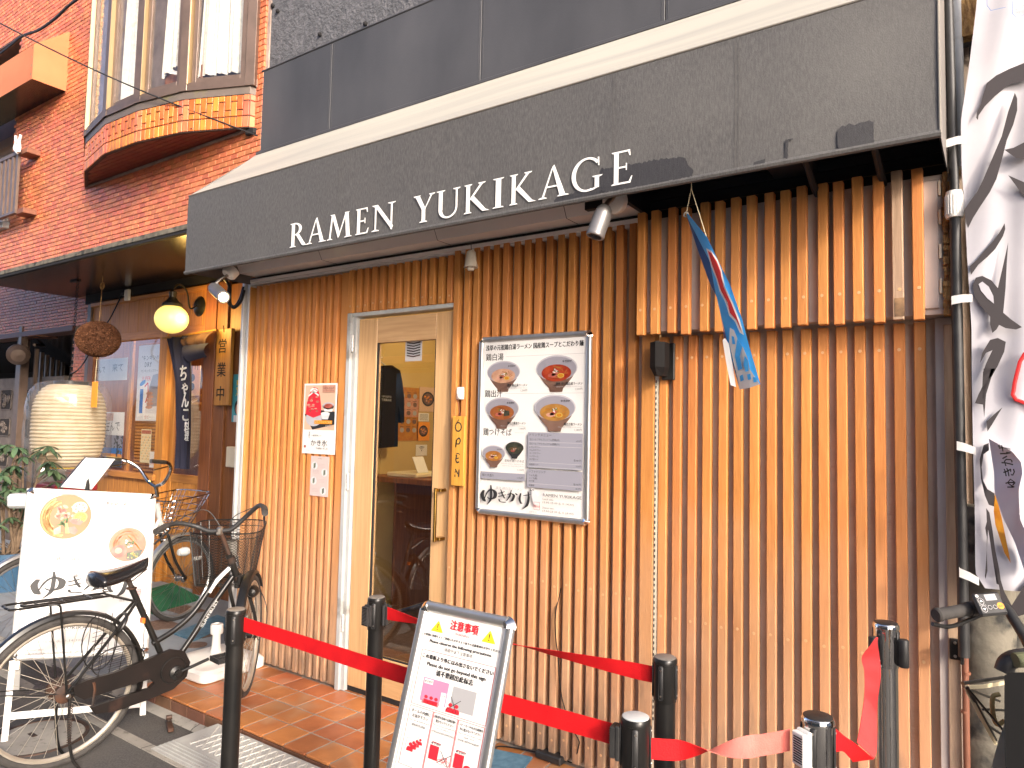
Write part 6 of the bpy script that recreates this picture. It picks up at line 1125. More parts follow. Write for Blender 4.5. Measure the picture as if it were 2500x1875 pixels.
ctr = thing('shop_counter', 'dark wooden counter with takeaway boxes inside the door', 'counter', (-.5, 1.4, 0)); z_c = 1.12; a, c_ = sp2(905, 1150, -.8), sp2(1060, 1140, -.8)
part('counter_top', MB().box(-.95, 1.0, 1.08, -.15, 2.1, 1.12, .004), MT['wood2d'], ctr); 
part('counter_leg', MB().box(-.2, 1.0, 0, -.15, 1.05, 1.08).box(-.2, 2.05, 0, -.15, 2.1, 1.08).box(-.2, 1.5, 0, -.15, 1.55, 1.08), MT['black'], ctr); part('counter_panel', MB().box(-.9, 1.3, .05, -.88, 2.1, 1.05), MT['wood2d'], ctr)
part('black_frame', MB().box(-.6, 1.62, 1.12, -.57, 1.66, 1.36).box(-.6, 1.95, 1.12, -.57, 1.99, 1.36).box(-.6, 1.62, 1.34, -.57, 1.99, 1.37), MT['black'], ctr)
part('food_tray', MB().box(-.75, 1.05, 1.121, -.45, 1.42, 1.155, .008), MT['creamtape'], ctr); q = part('price_card', MB(FR((-.5, 1.12, 1.155), (0, 1, 0), (-.5, 0, 1))).box(0, 0, 0, .12, .13, .004), MT['paper'], ctr)
b = MB()
for k in range(16): b.lathe([(0, -.006), (.006, 0), (0, .006)], 6, (-.5, 1.3+.045*k, 1.19+.008*math.sin(k*2.2)))
part('string_lights', b, MT['sbulb'], ctr, kind='stuff')
# ================================================================ queue posts and belts
def stanchion(x, y, zt, floor, body, lab, angs, grp, clipm='blackm', tape=()):
    t = thing('queue_post', lab, 'queue post', (x, y, floor), grp); c = V((x, y, 0)); r = .0335
    part('pole', MB().lathe([(r-.002, floor+.012), (r-.002, zt-.125)], 28, c), body, t)
    part('base_plate', MB().lathe([(0, floor+.001), (.165, floor+.001), (.165, floor+.008), (.12, floor+.018), (.05, floor+.026), (r, floor+.03)], 36, c, cap=False), body, t)
    hb = part('head', MB().lathe([(r, zt-.128), (r+.001, zt-.126), (r+.001, zt-.016), (r+.003, zt-.015), (r+.003, zt-.006), (r, zt-.001), (r-.004, zt)], 32, c, cap=False), body, t)
    part('cap_disc', MB().lathe([(0, zt-.001), (r-.001, zt-.001), (r-.001, zt+.0006), (r-.003, zt+.0016), (0, zt+.0016)], 28, c, cap=False), MT['pvc'] if 'pale cap' in lab else MT['capgrey'] if body is MT['black'] else MT['blackm'], t)
    for a in angs:
        d = V((math.cos(a), math.sin(a), 0)); s_ = V((-d.y, d.x, 0)); T = FR(c+d*(r+.0005)+V((0, 0, zt-.118)), s_, (0, 0, 1), d)
        pl_ = part('belt_slot', MB(T).box(-.0075, 0, -.001, .0075, .1, .004, .0035), MT['blackm'], hb, 60)
        part('screw', MB(T).lathe([(0, .0055), (.0028, .0055), (.0032, .004)], 10, (0, .012, 0), (0, 0, 1)).lathe([(0, .0055), (.0028, .0055), (.0032, .004)], 10, (0, .088, 0), (0, 0, 1)), MT['steel'], pl_)
    return t
def clip(t, x, y, zt, a, m='blackm', r=.0345):
    d = V((math.cos(a), math.sin(a), 0)); s_ = V((-d.y, d.x, 0)); T = FR(V((x, y, zt-.108))+d*r, s_, (0, 0, 1), d); b = MB(T); b.box(-.02, 0, .0, .02, .082, .012, .003).box(-.018, .004, .012, .018, .078, .026, .002); k_ = part('belt_clip', b, MT[m], t)
    b = MB(T)
    for i in range(11): b.box(-.012, .012+i*.0055, .0258, .014, .0145+i*.0055, .0275)
    part('clip_ribs', b, MT['dark'] if m == 'plastic' else MT['steel'], t, kind='stuff')
G = 'queue posts with red belts'
S1, S2, S3, S4 = on(577, 1487, 2, .81), on(920, 1457, 2, .82), on(1624, 1604, 2, .83), on(1552, 1749, 2, .82); C1, C2 = on(2163, 1520, 2, .95), on(1997, 1748, 2, .86)
def A(p, q): return math.atan2(q.y-p.y, q.x-p.x)
toC = lambda p: A(p, CAM)
s1 = stanchion(S1.x, S1.y, .81, ZR, MT['black'], 'black queue post beside the black bicycle wheel', [toC(S1)-.2, toC(S1)-1.9, toC(S1)+1.5, toC(S1)+3], G)
s2 = stanchion(S2.x, S2.y, .82, ZR, MT['black'], 'black queue post in front of the wooden door', [toC(S2)-.3, toC(S2)-1.8, toC(S2)+1.4, toC(S2)+2.9], G)
s3 = stanchion(S3.x, S3.y, .83, ZR, MT['black'], 'black queue post close to the slats below the cream slotted post', [toC(S3)-.35, toC(S3)+1.2, toC(S3)-1.6, toC(S3)+3], G)
s4 = stanchion(S4.x, S4.y, .82, ZR, MT['black'], 'nearest black queue post with the pale cap disc', [toC(S4)-.0, toC(S4)+1.55, toC(S4)-1.6, toC(S4)+3.1], G)
c1 = stanchion(C1.x, C1.y, .95, 0, MT['chrome'], 'tall chrome queue post against the right slats', [toC(C1)-.5, toC(C1)+1.1, toC(C1)-1.9, toC(C1)+2.7], G)
c2 = stanchion(C2.x, C2.y, .86, ZR, MT['chrome'], 'nearer chrome queue post with a white belt clip', [toC(C2)-.3, toC(C2)+1.4, toC(C2)-1.7, toC(C2)+2.9], G)
clip(s2, S2.x, S2.y, .82, toC(S2)+1.05); clip(s2, S2.x, S2.y, .82, toC(S2)-.9); clip(s4, S4.x, S4.y, .82, A(S4, S1)+.15); clip(c2, C2.x, C2.y, .86, A(C2, S4)+.55, 'plastic')
for aa in (toC(C1)-.75, toC(C1)+1.15):
    d = V((math.cos(aa), math.sin(aa), 0)); part('belt_reel', MB().lathe([(.0, 0), (.013, 0), (.014, .003), (.014, .077), (.012, .08), (0, .08)], 16, V((C1.x, C1.y, .95-.118))+d*.05), MT['blackm'], c1)
def belt(P0, P1, sag=.01, tw=0, n=26, w_=.052, wob=.003, lab='', m='red', tw0=0):
    pts = []
    for i in range(n+1):
        t = i/n; p = V(P0).lerp(V(P1), t)-V((0, 0, sag*4*t*(1-t))); d = (V(P1)-V(P0)).normalized(); s_ = V((-d.y, d.x, 0)); an = tw0+tw*(3*t*t-2*t**3) if tw else tw0; pts.append((p+s_*(wob*math.sin(t*9)), (V((0, 0, 1))*math.cos(an)+s_*math.sin(an))*w_))
    return MB().ribbon(pts, None)
GB = 'red belts between the queue posts'
def off(p, q, r=.034): d = (V((q.x, q.y, 0))-V((p.x, p.y, 0))).normalized(); return V((p.x, p.y, 0))+d*r
z1 = on(603, 1521, 1, S1.y).z; a_ = off(S1, S4)+V((0, .0, .757)); e_ = off(S4, S1, .064)+V((0, 0, .757))
solo('queue_belt', belt(a_+V((0, .012, 0)), e_+V((0, .01, 0)), .008, wob=.004), MT['red'], 'long red belt running behind the warning sign', 'belt', a_, GB)
a_ = off(S2, S3, .062)+V((0, 0, .765)); e_ = off(S3, S2)+V((0, 0, .77))
solo('queue_belt', belt(a_, e_, .006, tw=0, wob=.002, tw0=0).__class__().ribbon([((V(a_).lerp(V(e_), t))-V((0, 0, .024*t*(1-t))), (lambda an: (V((0, 0, 1))*math.cos(an)+V((.1, -.9, -.45)).normalized()*math.sin(an))*.05)(1.3*max(0, min(1, (.95-t)/.55))*min(1, t/.3))) for t in [i/30 for i in range(31)]], None), MT['red'], 'red belt twisting edge on along the slats behind the sign', 'belt', a_, GB)
q_ = V((S2.x-.5, S2.y+1.2, .70)); a_ = V((S2.x-.035, S2.y+.01, .77)); solo('queue_belt', belt(a_, V((S2.x-.07, S2.y+.07, .77)), 0, n=4), MT['red'], 'short red belt end on the left of the middle black post', 'belt', a_, GB)
a_ = off(S4, C2)+V((0, 0, .748)); e_ = off(C2, S4, .062)+V((0, 0, .80)); d_ = V((0, -1, 0))
rb = [(V(a_).lerp(V(e_), t)-V((0, 0, .05*t*(1-t))), (V((0, 0, 1))*math.cos(PI*(.0+1.0*min(1, max(0, (t-.2)/.6))))+V((.2, -1, 0)).normalized()*math.sin(PI*min(1, max(0, (t-.2)/.6))))*.05) for t in [i/40 for i in range(41)]]
b1 = thing('queue_belt', 'pale faded twisted belt from the nearest black post to the chrome post', 'belt', a_, GB); part('belt_front', MB().ribbon(rb[:18], None), MT['red'], b1); part('belt_reverse', MB().ribbon(rb[17:], None), MT['red_back'], b1)
# slack belt hanging between the chrome posts
dz = lambda px, py, y_: on(px, py, 1, y_)
yy = [C2.y+.0, -.98, -.86, -.74, -.6, -.5, C1.y-.05]
b2 = thing('queue_belt', 'slack red belt hanging in a fold between the two chrome posts', 'belt', dz(2060, 1820, -1.0), GB)
def strip(rows, m, nm):   # rows: left/right edge pixels with the depth plane of each
    L0 = spline([dz(a_[0], a_[1], a_[2]) for a_, c_ in rows], 6); R0 = spline([dz(c_[0], c_[1], c_[2]) for a_, c_ in rows], 6)
    part(nm, MB().ribbon([((p+q)/2, (q-p)) for p, q in zip(L0, R0)], None), MT[m], b2, 60)
strip([((2033, 1773, -1.05), (2031, 1838, -1.05)), ((2062, 1797, -1.0), (2056, 1834, -1.0)), ((2092, 1818, -.96), (2072, 1848, -.96)), ((2133, 1853, -.9), (2082, 1860, -.92))], 'red', 'belt_slack')
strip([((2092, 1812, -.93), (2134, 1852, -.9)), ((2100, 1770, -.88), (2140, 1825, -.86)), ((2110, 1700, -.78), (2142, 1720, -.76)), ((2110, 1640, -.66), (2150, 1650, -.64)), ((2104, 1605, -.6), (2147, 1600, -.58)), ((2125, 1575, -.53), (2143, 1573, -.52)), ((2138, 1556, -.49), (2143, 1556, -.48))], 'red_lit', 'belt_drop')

# ================================================================ bicycles
def wheel(T, c, r, ax, st, nm, par, spokes=32, hubm='rust', rimm='rim', tw=.019):
    """c centre, ax axle direction, st up reference; all world"""
    ax = V(ax).normalized(); u = V((0, 0, 1)); u = (u-ax*u.dot(ax)).normalized(); v = ax.cross(u)
    wh = part(nm, MB().lathe([(.016, -.045), (.022, -.038), (.03, -.036), (.03, -.032), (.02, -.028), (.02, .028), (.03, .032), (.03, .036), (.022, .038), (.016, .045)], 18, c, ax), MT[hubm], par)
    part('tyre', MB().tube(arc(c, u, v, r-tw, 0, 2*PI, 56)[:-1], tw, 10, closed=True), MT['rubber'], wh)
    b = MB(); ns = 56; prof = [(-.012, r-tw*1.75), (-.0125, r-tw*2.15), (-.004, r-tw*2.6), (.004, r-tw*2.6), (.0125, r-tw*2.15), (.012, r-tw*1.75)]; vs_ = []
    for i in range(ns):
        a = 2*PI*i/ns
        for w_, rr in prof: vs_.append(V(c)+ax*w_+(u*math.cos(a)+v*math.sin(a))*rr)
    m_ = len(prof); b.add(vs_, [(i*m_+k, ((i+1) % ns)*m_+k, ((i+1) % ns)*m_+(k+1) % m_, i*m_+(k+1) % m_) for i in range(ns) for k in range(m_)]); part('rim', b, MT[rimm], wh)
    b = MB()
    for i in range(spokes):
        a = 2*PI*i/spokes; side = 1 if i % 2 else -1; a2 = a+(.9 if (i//2) % 2 else -.9); b.tube([V(c)+ax*(side*.033)+(u*math.cos(a2)+v*math.sin(a2))*.027, V(c)+(u*math.cos(a)+v*math.sin(a))*(r-tw*2.85)], .0013, 4)
    part('spokes', b, MT['steel' if rimm != 'rim' else 'spokem'], wh, kind='stuff'); return wh
MT['spokem'] = M('old_spoke', (.55, .5, .42), .4, metal=.7)
def fender(c, r, ax, a0, a1, par, m='black', wd=.026, name='mudguard'):
    ax = V(ax).normalized(); u = V((0, 0, 1)); u = (u-ax*u.dot(ax)).normalized(); v = ax.cross(u); b = MB(); n = 34; vs_ = []
    prof = [(-wd, -.012), (-wd*.75, .002), (0, .007), (wd*.75, .002), (wd, -.012), (wd*.7, -.002), (0, .003), (-wd*.7, -.002)]; m_ = len(prof)
    for i in range(n+1):
        a = a0+(a1-a0)*i/n
        for w_, rr in prof: vs_.append(V(c)+ax*w_+(u*math.cos(a)+v*math.sin(a))*(r+rr))
    b.add(vs_, [(i*m_+k, (i+1)*m_+k, (i+1)*m_+(k+1) % m_, i*m_+(k+1) % m_) for i in range(n) for k in range(m_)]); return part(name, b, MT[m], par)
# --- black city bicycle
H0 = V((-.526, -1.253, ZR)); dx_ = V((.1063, .9943, 0)); dn = V((.9943, -.1063, 0))
L = lambda x, y, z: H0+dx_*x+dn*y+V((0, 0, z))
bk = thing('black_bicycle', 'old black city bicycle with a wire mesh front basket', 'bicycle', H0)
rc = L(0, 0, .34); wheel(None, rc, .34, dn, None, 'rear_wheel', bk, hubm='rust')
fr_ = fender(rc, .362, dn, R(-62), R(98), bk) if 0 else None
# angles measured in the wheel plane: u = up, v = axle x up
def sgn_ang(x, z): 
    v = dn.cross(V((0, 0, 1))); s_ = 1 if v.dot(dx_) > 0 else -1; return math.atan2(x*s_, z)
a0, a1 = sgn_ang(-.95, .1), sgn_ang(.9, -.25)
fender(rc, .358, dn, a0, a1, bk)
st_r = part('rear_reflector', MB(FR(L(-.375, 0, .36), dn, (0, 0, 1))).box(-.025, -.03, -.01, .025, .03, .02, .006), MT['black'], bk)
sa = MB()
for s_ in (-1, 1): sa.tube([L(0, .05*s_, .34), L(-.36, .03*s_, .42)], .003, 6)
part('mudguard_stay', sa, MT['black'], bk)
fb = MB(); fb.tube(spline([L(.80, 0, .80), L(.702, 0, .714), L(.609, 0, .593), L(.511, 0, .519), L(.40, 0, .47)], 6), .0145, 12); fr = part('frame', fb.tube(spline([L(.815, 0, .745), L(.747, 0, .66), L(.679, 0, .575), L(.615, 0, .478), L(.50, 0, .33)], 6), .0155, 12).tube([L(.282, 0, .773), L(.49, 0, .31)], .015, 12).tube([L(.784, 0, .87), L(.843, 0, .735)], .019, 14).tube([L(.0, .06, .34), L(.3, .045, .32), L(.47, .03, .31)], .0095, 8).tube([L(.0, -.06, .34), L(.3, -.045, .32), L(.47, -.03, .31)], .0095, 8).tube([L(0, .06, .34), L(.245, .03, .62), L(.31, .012, .70)], .0075, 8).tube([L(0, -.06, .34), L(.245, -.03, .62), L(.31, -.012, .70)], .0075, 8).lathe([(.02, -.035), (.02, .035)], 16, L(.49, 0, .31), dn), MT['black'], bk)
P = Print(bk, L(.642, .0168, .508), (dx_*.55+V((0, 0, .83))), (-(dx_*.83)+V((0, 0, .55))), dn, base=.0012); P.text('SUNTRUST', 0, -.008, .021, 'letter', w=.152, bold=.03, res=2); P.done()
Pw = MB(); Pw.tube(spline([L(.79, .006, .795), L(.72, .006, .735), L(.68, .006, .68)], 5), .0112, 8); part('white_decal', Pw, MT['letter'], bk)
part('seat_post', MB().tube([L(.255, 0, .84), L(.30, 0, .73)], .012, 10).tube(arc(L(.285, 0, .765), dn, dx_, .02, 0, 2*PI, 12), .005, 6), MT['rust'], bk)
sdl = MB(); NS_, NK = 18, 16; vs_ = []
for i in range(NS_+1):
    u = i/NS_; x = .095+.26*u; hw_ = (.098*(1-u)**1.0+.026)*(min(1, .45+u*7) if u < .08 else 1); tp = .872+.035*u-.018*math.sin(u*PI)+(-.015 if i == 0 else 0); bt = tp-.074+.02*u+(.02 if i == 0 else 0)
    if i == NS_: hw_ *= .6; bt += .012
    for k in range(NK):
        an = 2*PI*k/NK; ca, sa_ = math.cos(an), math.sin(an); yy_ = hw_*math.copysign(abs(ca)**.75, ca); zz = (tp+bt)/2+(tp-bt)/2*math.copysign(abs(sa_)**.7, sa_)-(.012*(abs(ca)**2) if sa_ > 0 else 0); vs_.append(L(x, yy_, zz))
sdl.add(vs_, [(i*NK+k, (i+1)*NK+k, (i+1)*NK+(k+1) % NK, i*NK+(k+1) % NK) for i in range(NS_) for k in range(NK)]+[tuple(range(NK)), tuple(range(NS_*NK, (NS_+1)*NK))[::-1]]); part('saddle', sdl, MT['saddle'], bk, 60)
sb = MB()
for s_ in (-1, 1):
    sb.tube([L(.13, .03*s_, .82), L(.28, .02*s_, .805), L(.35, .008*s_, .85)], .0035, 6)
    sb.tube([L(.15+.0*k+.012*math.cos(k*1.2), .04*s_+.012*math.sin(k*1.2), .775+.0022*k) for k in range(22)], .0028, 5)
part('saddle_springs', sb, MT['rust'], bk)
b = MB(); cc = [(.02, .385), (.08, .40), (.2, .405), (.36, .435), (.46, .455), (.53, .43), (.56, .37), (.545, .30), (.48, .255), (.36, .235), (.2, .222), (.12, .235), (.10, .27), (.17, .275), (.36, .29), (.385, .31), (.36, .335), (.2, .325), (.07, .315), (.03, .345)]
b.prism([L(x, .06, z-.01) for x, z in cc], dn*.022); part('chain_case', b, MT['case'], bk, 20)
part('case_ring', MB().tube(arc(L(.475, .084, .34), dx_, (0, 0, 1), .062, 0, 2*PI, 28), .003, 6), MT['black'], bk); part('clamp', MB().tube([L(.105, .085, .375), L(.11, .09, .34), L(.105, .085, .27)], .006, 6), MT['rust'], bk)
ck = part('crank', MB().tube([L(.49, .095, .325), L(.645, .105, .362)], .0085, 8).lathe([(.035, -.012), (.035, 0), (.018, .008), (.018, .02)], 18, L(.49, .09, .325), dn).lathe([(.012, 0), (.012, .015)], 12, L(.49, .1, .325), dn), MT['black'], bk)
part('crank', MB().tube([L(.49, -.07, .32), L(.335, -.085, .285)], .0085, 8), MT['black'], bk)
def pedal(c, par):
    b = MB(FR(c, dx_, dn, (0, 0, 1)));
    for x_ in (-.042, .034): b.box(x_, -.048, -.014, x_+.009, .05, .014, .003)
    for y_ in (-.048, .0, .042): b.box(-.034, y_, -.012, .036, y_+.009, .012, .002)
    for k in range(4): b.tube([(-.03+.02*k, -.04, .0), (-.02+.018*k, .045, 0)], .004, 5)
    return part('pedal', b, MT['blackm'], par)
pd_ = pedal(L(.69, .155, .365), bk); pedal(L(.31, -.14, .285), bk)
# rear carrier, stays, kick stand, spoke guards, lock
b = MB()
for wd_, zz, xf, xb in ((.06, .76, .18, -.235), (.028, .76, .15, -.175)):
    b.tube(spline([L(xf, -wd_*.6, zz-.008), L(xb+.04, -wd_, zz), L(xb, -wd_*.4, zz), L(xb, wd_*.4, zz), L(xb+.04, wd_, zz), L(xf, wd_*.6, zz-.008)], 8), .0055, 8)
for x_ in (-.12, -.02, .09): b.tube([L(x_, -.058, .757), L(x_, .058, .757)], .004, 6)
b.tube([L(.17, .03, .752), L(.3, .012, .70)], .005, 6).tube([L(.17, -.03, .752), L(.3, -.012, .70)], .005, 6)
for s_ in (-1, 1): b.tube(spline([L(-.09, .058*s_, .757), L(-.05, .066*s_, .75), L(-.04, .07*s_, .69), L(0, .07*s_, .345)], 4), .005, 7)
part('rear_carrier', b, MT['black'], bk)
b = MB()
for s_ in (-1, 1): b.tube(spline([L(.01, .08*s_, .335), L(.012, .085*s_, .18), L(.03, .09*s_, .06), L(.06, .10*s_, .004)], 6), .007, 8)
part('kick_stand', b, MT['black'], bk)
b = MB(); b.tube([L(.012+.009*math.cos(k*1.3), .092+.009*math.sin(k*1.3), .30-.0022*k) for k in range(80)], .0018, 4); part('stand_spring', b, MT['rust'], bk)
b = MB(); b.lathe([(.05, 0), (.052, .012), (.03, .02)], 20, L(0, -.04, .34), -dn).lathe([(.042, 0), (.042, .006), (.025, .01)], 20, L(0, .042, .34), dn); part('drum_brake', b, MT['rust'], bk, kind='stuff'); part('axle_nut', MB().lathe([(.011, 0), (.011, .01), (.007, .012), (.006, .02)], 6, L(0, .085, .34), dn), MT['steel'], bk)
for (sx, sz, rx_, rz_) in ((.13, .55, .085, .13), (.22, .44, .13, .07)):
    b = MB(); sd = .062; b.tube([L(sx+rx_*math.cos(k*PI/12)*.9, sd, sz+rz_*math.sin(k*PI/12)) for k in range(24)], .003, 5, closed=True)
    for k in range(5): t = -.7+.35*k; hz = rz_*math.sqrt(1-t*t*.8); b.tube([L(sx+rx_*t, sd, sz-hz), L(sx+rx_*t+.02, sd, sz+hz)], .0016, 4)
    for k in range(12): t = -.85+.15*k; hx_ = rx_*math.sqrt(max(0, 1-t*t))*.8; b.tube([L(sx-hx_*.5, sd, sz+rz_*t), L(sx+hx_*.5, sd, sz+rz_*t+.006)], .0012, 4)
    part('spoke_guard', b, MT['black'], bk, kind='stuff')
b = MB(); b.tube(arc(L(.235, 0, .60), dn, (dx_*.5+V((0, 0, .8))).normalized(), .052, R(-60), R(240), 20), .008, 8); part('ring_lock', b, MT['black'], bk)
rf = L(.34, .014, .60); part('orange_sticker', MB(FR(rf, dx_, (0, 0, 1))).box(-.006, -.012, -.016, .006, .012, .0165), MT['dirty_or'], bk)
# steered front end
SA = R(50); ff = V((dx_.x*math.cos(SA)-dx_.y*math.sin(SA), dx_.x*math.sin(SA)+dx_.y*math.cos(SA), 0)); fl = V((-ff.y, ff.x, 0)); cr_ = L(.849, 0, .73); stm = L(.7295, 0, 1.005); fh = V((cr_.x, cr_.y, 0))+ff*.075+V((0, 0, .327)); q1 = on(606, 1552, 1, fh.y); fh = V((q1.x, fh.y, .327))
wheel(None, fh, .325, fl, None, 'front_wheel', bk, hubm='black')
v = fl.cross(V((0, 0, 1))); s_ = 1 if v.dot(ff) > 0 else -1
fender(fh, .345, fl, math.atan2(.75*s_, .55), math.atan2(-.85*s_, -.1), bk)
b = MB()
for s_ in (-1, 1): b.tube(spline([cr_+fl*.02*s_+V((0, 0, .02)), cr_+fl*.045*s_-V((0, 0, .04)), cr_.lerp(fh, .6)+fl*.05*s_, fh+fl*.052*s_], 5), [.013-.005*i/15 for i in range(16)], 10)
b.tube([cr_+V((0, 0, .0)), cr_-V((0, 0, .05))], .02, 10); fk = part('fork', b, MT['black'], bk)
cdir = (stm-cr_).normalized(); b = MB(); b.tube([cr_+cdir*.12, stm], .0125, 12).tube([cr_+cdir*.10, cr_+cdir*.135], .023, 14).tube([cr_+cdir*.02, cr_-cdir*.01], .024, 14); part('stem', b, MT['rust'], bk); part('stem_clamp', MB(FR(stm, fl, (0, 0, 1))).box(-.016, -.026, -.018, .016, .02, .022, .008), MT['steel'], bk)
def bar(s_, dzr):
    return spline([stm+V((0, 0, -.002)), stm+fl*.06*s_+V((0, 0, .0+.1*dzr)), stm+fl*.13*s_+ff*.0+V((0, 0, .035+.5*dzr)), stm+fl*.205*s_-ff*.045+V((0, 0, .065+dzr)), stm+fl*.25*s_-ff*.12+V((0, 0, .058+dzr)), stm+fl*.265*s_-ff*.2+V((0, 0, .045+dzr))], 6)
bl_, br_ = bar(1, -.02), bar(-1, .075); hb_ = part('handlebar', MB().tube(bl_, .0125, 12).tube(br_, .0125, 12), MT['blackm'], bk)
for P_ in (bl_, br_):
    d_ = (P_[-1]-P_[-8]).normalized(); gp_ = part('grip', MB().tube([P_[-1]+d_*.0, P_[-1]+d_*.004, P_[-1]+d_*.01-d_*.1, P_[-1]-d_*.11], [.014, .017, .016, .013], 14), MT['rubber'], hb_)
    s_ = 1 if P_ is bl_ else -1; q = P_[-1]-d_*.12; part('brake_lever', MB().tube(spline([q, q+V((0, 0, -.03))+ff*.02, q+d_*.05+V((0, 0, -.045)), q+d_*.13+V((0, 0, -.06))], 4), .0055, 8), MT['blackm'], hb_)
# basket
bo = stm+ff*.05+V((0, 0, -.03)); FB = FR(bo, ff, fl, (0, 0, 1)); TW, BW = (.195, .30), (.15, .22)
def bk_pt(u, t):   # u around 0..1, t 0 top .. 1 bottom; rounded rectangle outline
    a = 2*PI*u; ca, sa_ = math.cos(a), math.sin(a); e = .45; X = math.copysign(abs(ca)**e, ca); Y = math.copysign(abs(sa_)**e, sa_); w_ = TW[0]+(BW[0]-TW[0])*t; l_ = (TW[1]+(BW[1]-TW[1])*t)/2
    return FB(V((l_+.02+l_*X*1.0, w_*Y, .04*(1-t)*(.5+.5*X)-.285*t-.0)))
b = MB()
for t_, rr in ((0, .004), (.1, .0022), (.97, .003), (1, .003)): b.tube([bk_pt(k/40, t_) for k in range(40)], rr, 6, closed=True)
for k in range(12): b.tube([bk_pt(k/12, t_) for t_ in (0, .5, 1)], .002, 5)
bs_ = part('basket', b, MT['black'], bk)
b = MB(); NU, NT = 92, 20
for i in range(NU):
    for j in range(NT):
        for s_ in (1, -1):
            p0, p1 = bk_pt(i/NU, j/NT), bk_pt((i+s_)/NU, (j+1)/NT); d_ = (p1-p0); n2 = d_.cross(V((0, 0, 1))).normalized()*.00115; n3 = V((0, 0, .00115)); b.add([p0-n3, p0+n3, p1+n3, p1-n3, p0+n2, p1+n2], [(0, 1, 2, 3), (1, 4, 5, 2)])
for i in range(14):
    p0, p1 = bk_pt(.25-.25*i/14, 1), bk_pt(.25+.25*i/14, 1); b.tube([p0, p1], .0012, 4)
    p0, p1 = bk_pt(.75-.25*i/14, 1), bk_pt(.75+.25*i/14, 1); b.tube([p0, p1], .0012, 4)
part('basket_mesh', b, MT['black'], bs_, 0, kind='stuff'); part('basket_bracket', MB(FR(cr_+cdir*.13+ff*.03, ff, fl)).box(0, -.03, -.0, .03, .03, .09, .004), MT['steel'], bk)
lp_ = L(.90, .07, .66); part('head_lamp', MB().lathe([(0, -.035), (.02, -.03), (.03, -.01), (.032, .02), (.025, .03), (0, .032)], 18, lp_, ff), MT['black'], bk); part('calliper', MB().box(cr_.x-.02, cr_.y-.02, cr_.z-.03, cr_.x+.035, cr_.y+.03, cr_.z+.02, .006), MT['black'], bk)
b = MB()
for s_, P_ in ((1, bl_), (-1, br_)): b.tube(spline([P_[-1]-(P_[-1]-P_[-8]).normalized()*.13, stm+fl*.12*s_+ff*.1+V((0, 0, .10)), stm+fl*.03*s_+ff*.1+V((0, 0, .02)), cr_+ff*.03+V((0, 0, .05))], 8), .0026, 6)
b.tube(spline([bk_pt(.9, 1), L(1.0, .02, .60), L(1.01, .04, .48), L(.97, .04, .38), fh+fl*-.04], 8), .0026, 6); part('brake_cable', b, MT['blackm'], bk)
# --- silver basket bicycle behind
H2 = V((-2.26, -.72, ZR)); h2f = V((-.09, .99, 0)).normalized(); r2 = V((h2f.y, -h2f.x, 0)); L2 = lambda x, y, z: H2+h2f*x+r2*y+V((0, 0, z))
b2k = thing('silver_bicycle', 'city bicycle with a chrome wire basket behind the ramen sign', 'bicycle', H2); wb = 1.14
wheel(None, L2(0, 0, .34), .34, r2, None, 'rear_wheel', b2k, hubm='steel', rimm='alum'); f2 = L2(wb, 0, .335); r2f = (r2+h2f*.12).normalized(); wheel(None, f2, .335, r2f, None, 'front_wheel', b2k, hubm='chrome', rimm='alum', spokes=36)
v = r2.cross(V((0, 0, 1))); s_ = 1 if v.dot(h2f) > 0 else -1; fender(L2(0, 0, .34), .36, r2, math.atan2(-.9*s_, .1), math.atan2(.9*s_, -.1), b2k, 'alum'); fender(f2, .355, r2f, math.atan2(.5*s_, .8), math.atan2(-.9*s_, .1), b2k, 'alum')
b = MB(); b.tube(spline([L2(.93, 0, .82), L2(.8, 0, .6), L2(.62, 0, .42), L2(.48, 0, .34)], 5), .017, 10).tube([L2(.48, 0, .32), L2(.32, 0, .78)], .015, 10).tube([L2(.9, 0, .95), L2(.95, 0, .72)], .019, 10); 
for s_ in (-1, 1): b.tube([L2(0, .06*s_, .34), L2(.46, .03*s_, .31)], .01, 8).tube([L2(0, .06*s_, .34), L2(.34, .015*s_, .72)], .008, 8)
part('frame', b, MT['alum_w'], b2k); b = MB()
for s_ in (-1, 1): b.tube(spline([L2(.95, .02*s_, .75), L2(.98, .05*s_, .68), L2(1.04, .055*s_, .5), L2(1.14, .055*s_, .335)], 5), .011, 8)
part('fork', b, MT['black'], b2k); hs = L2(.9, 0, 1.02)
hB = [L2(.9, 0, 1.0), L2(.88, 0, 1.08)]; b = MB().tube(hB, .013, 10)
gL = dp(345, 1104, 4.75)
for s_ in (-1, 1): b.tube(spline([hB[1], hB[1]+r2*.1*s_+V((0, 0, .04)), hB[1]+r2*.2*s_-h2f*.02+V((0, 0, .14)), hB[1]+r2*.27*s_-h2f*.1+V((0, 0, .20)), hB[1]+r2*.28*s_-h2f*.22+V((0, 0, .215))], 6), .0125, 10)
h2b = part('handlebar', b, MT['chrome'], b2k)
for s_ in (-1, 1): part('grip', MB().tube([hB[1]+r2*.276*s_-h2f*.12+V((0, 0, .204)), hB[1]+r2*.28*s_-h2f*.24+V((0, 0, .218))], .016, 12), MT['steel'], h2b); part('brake_lever', MB().tube([hB[1]+r2*.25*s_-h2f*.08+V((0, 0, .17)), hB[1]+r2*.26*s_-h2f*.2+V((0, 0, .15))], .005, 6), MT['chrome'], h2b)
part('saddle', MB().lathe([(0, -.03), (.07, -.025), (.1, 0), (.06, .03), (0, .035)], 18, L2(.24, 0, .86)), MT['saddle'], b2k)
B0 = L2(.93, -.13, .66); FB2 = FR(B0, h2f, r2, (0, 0, 1))
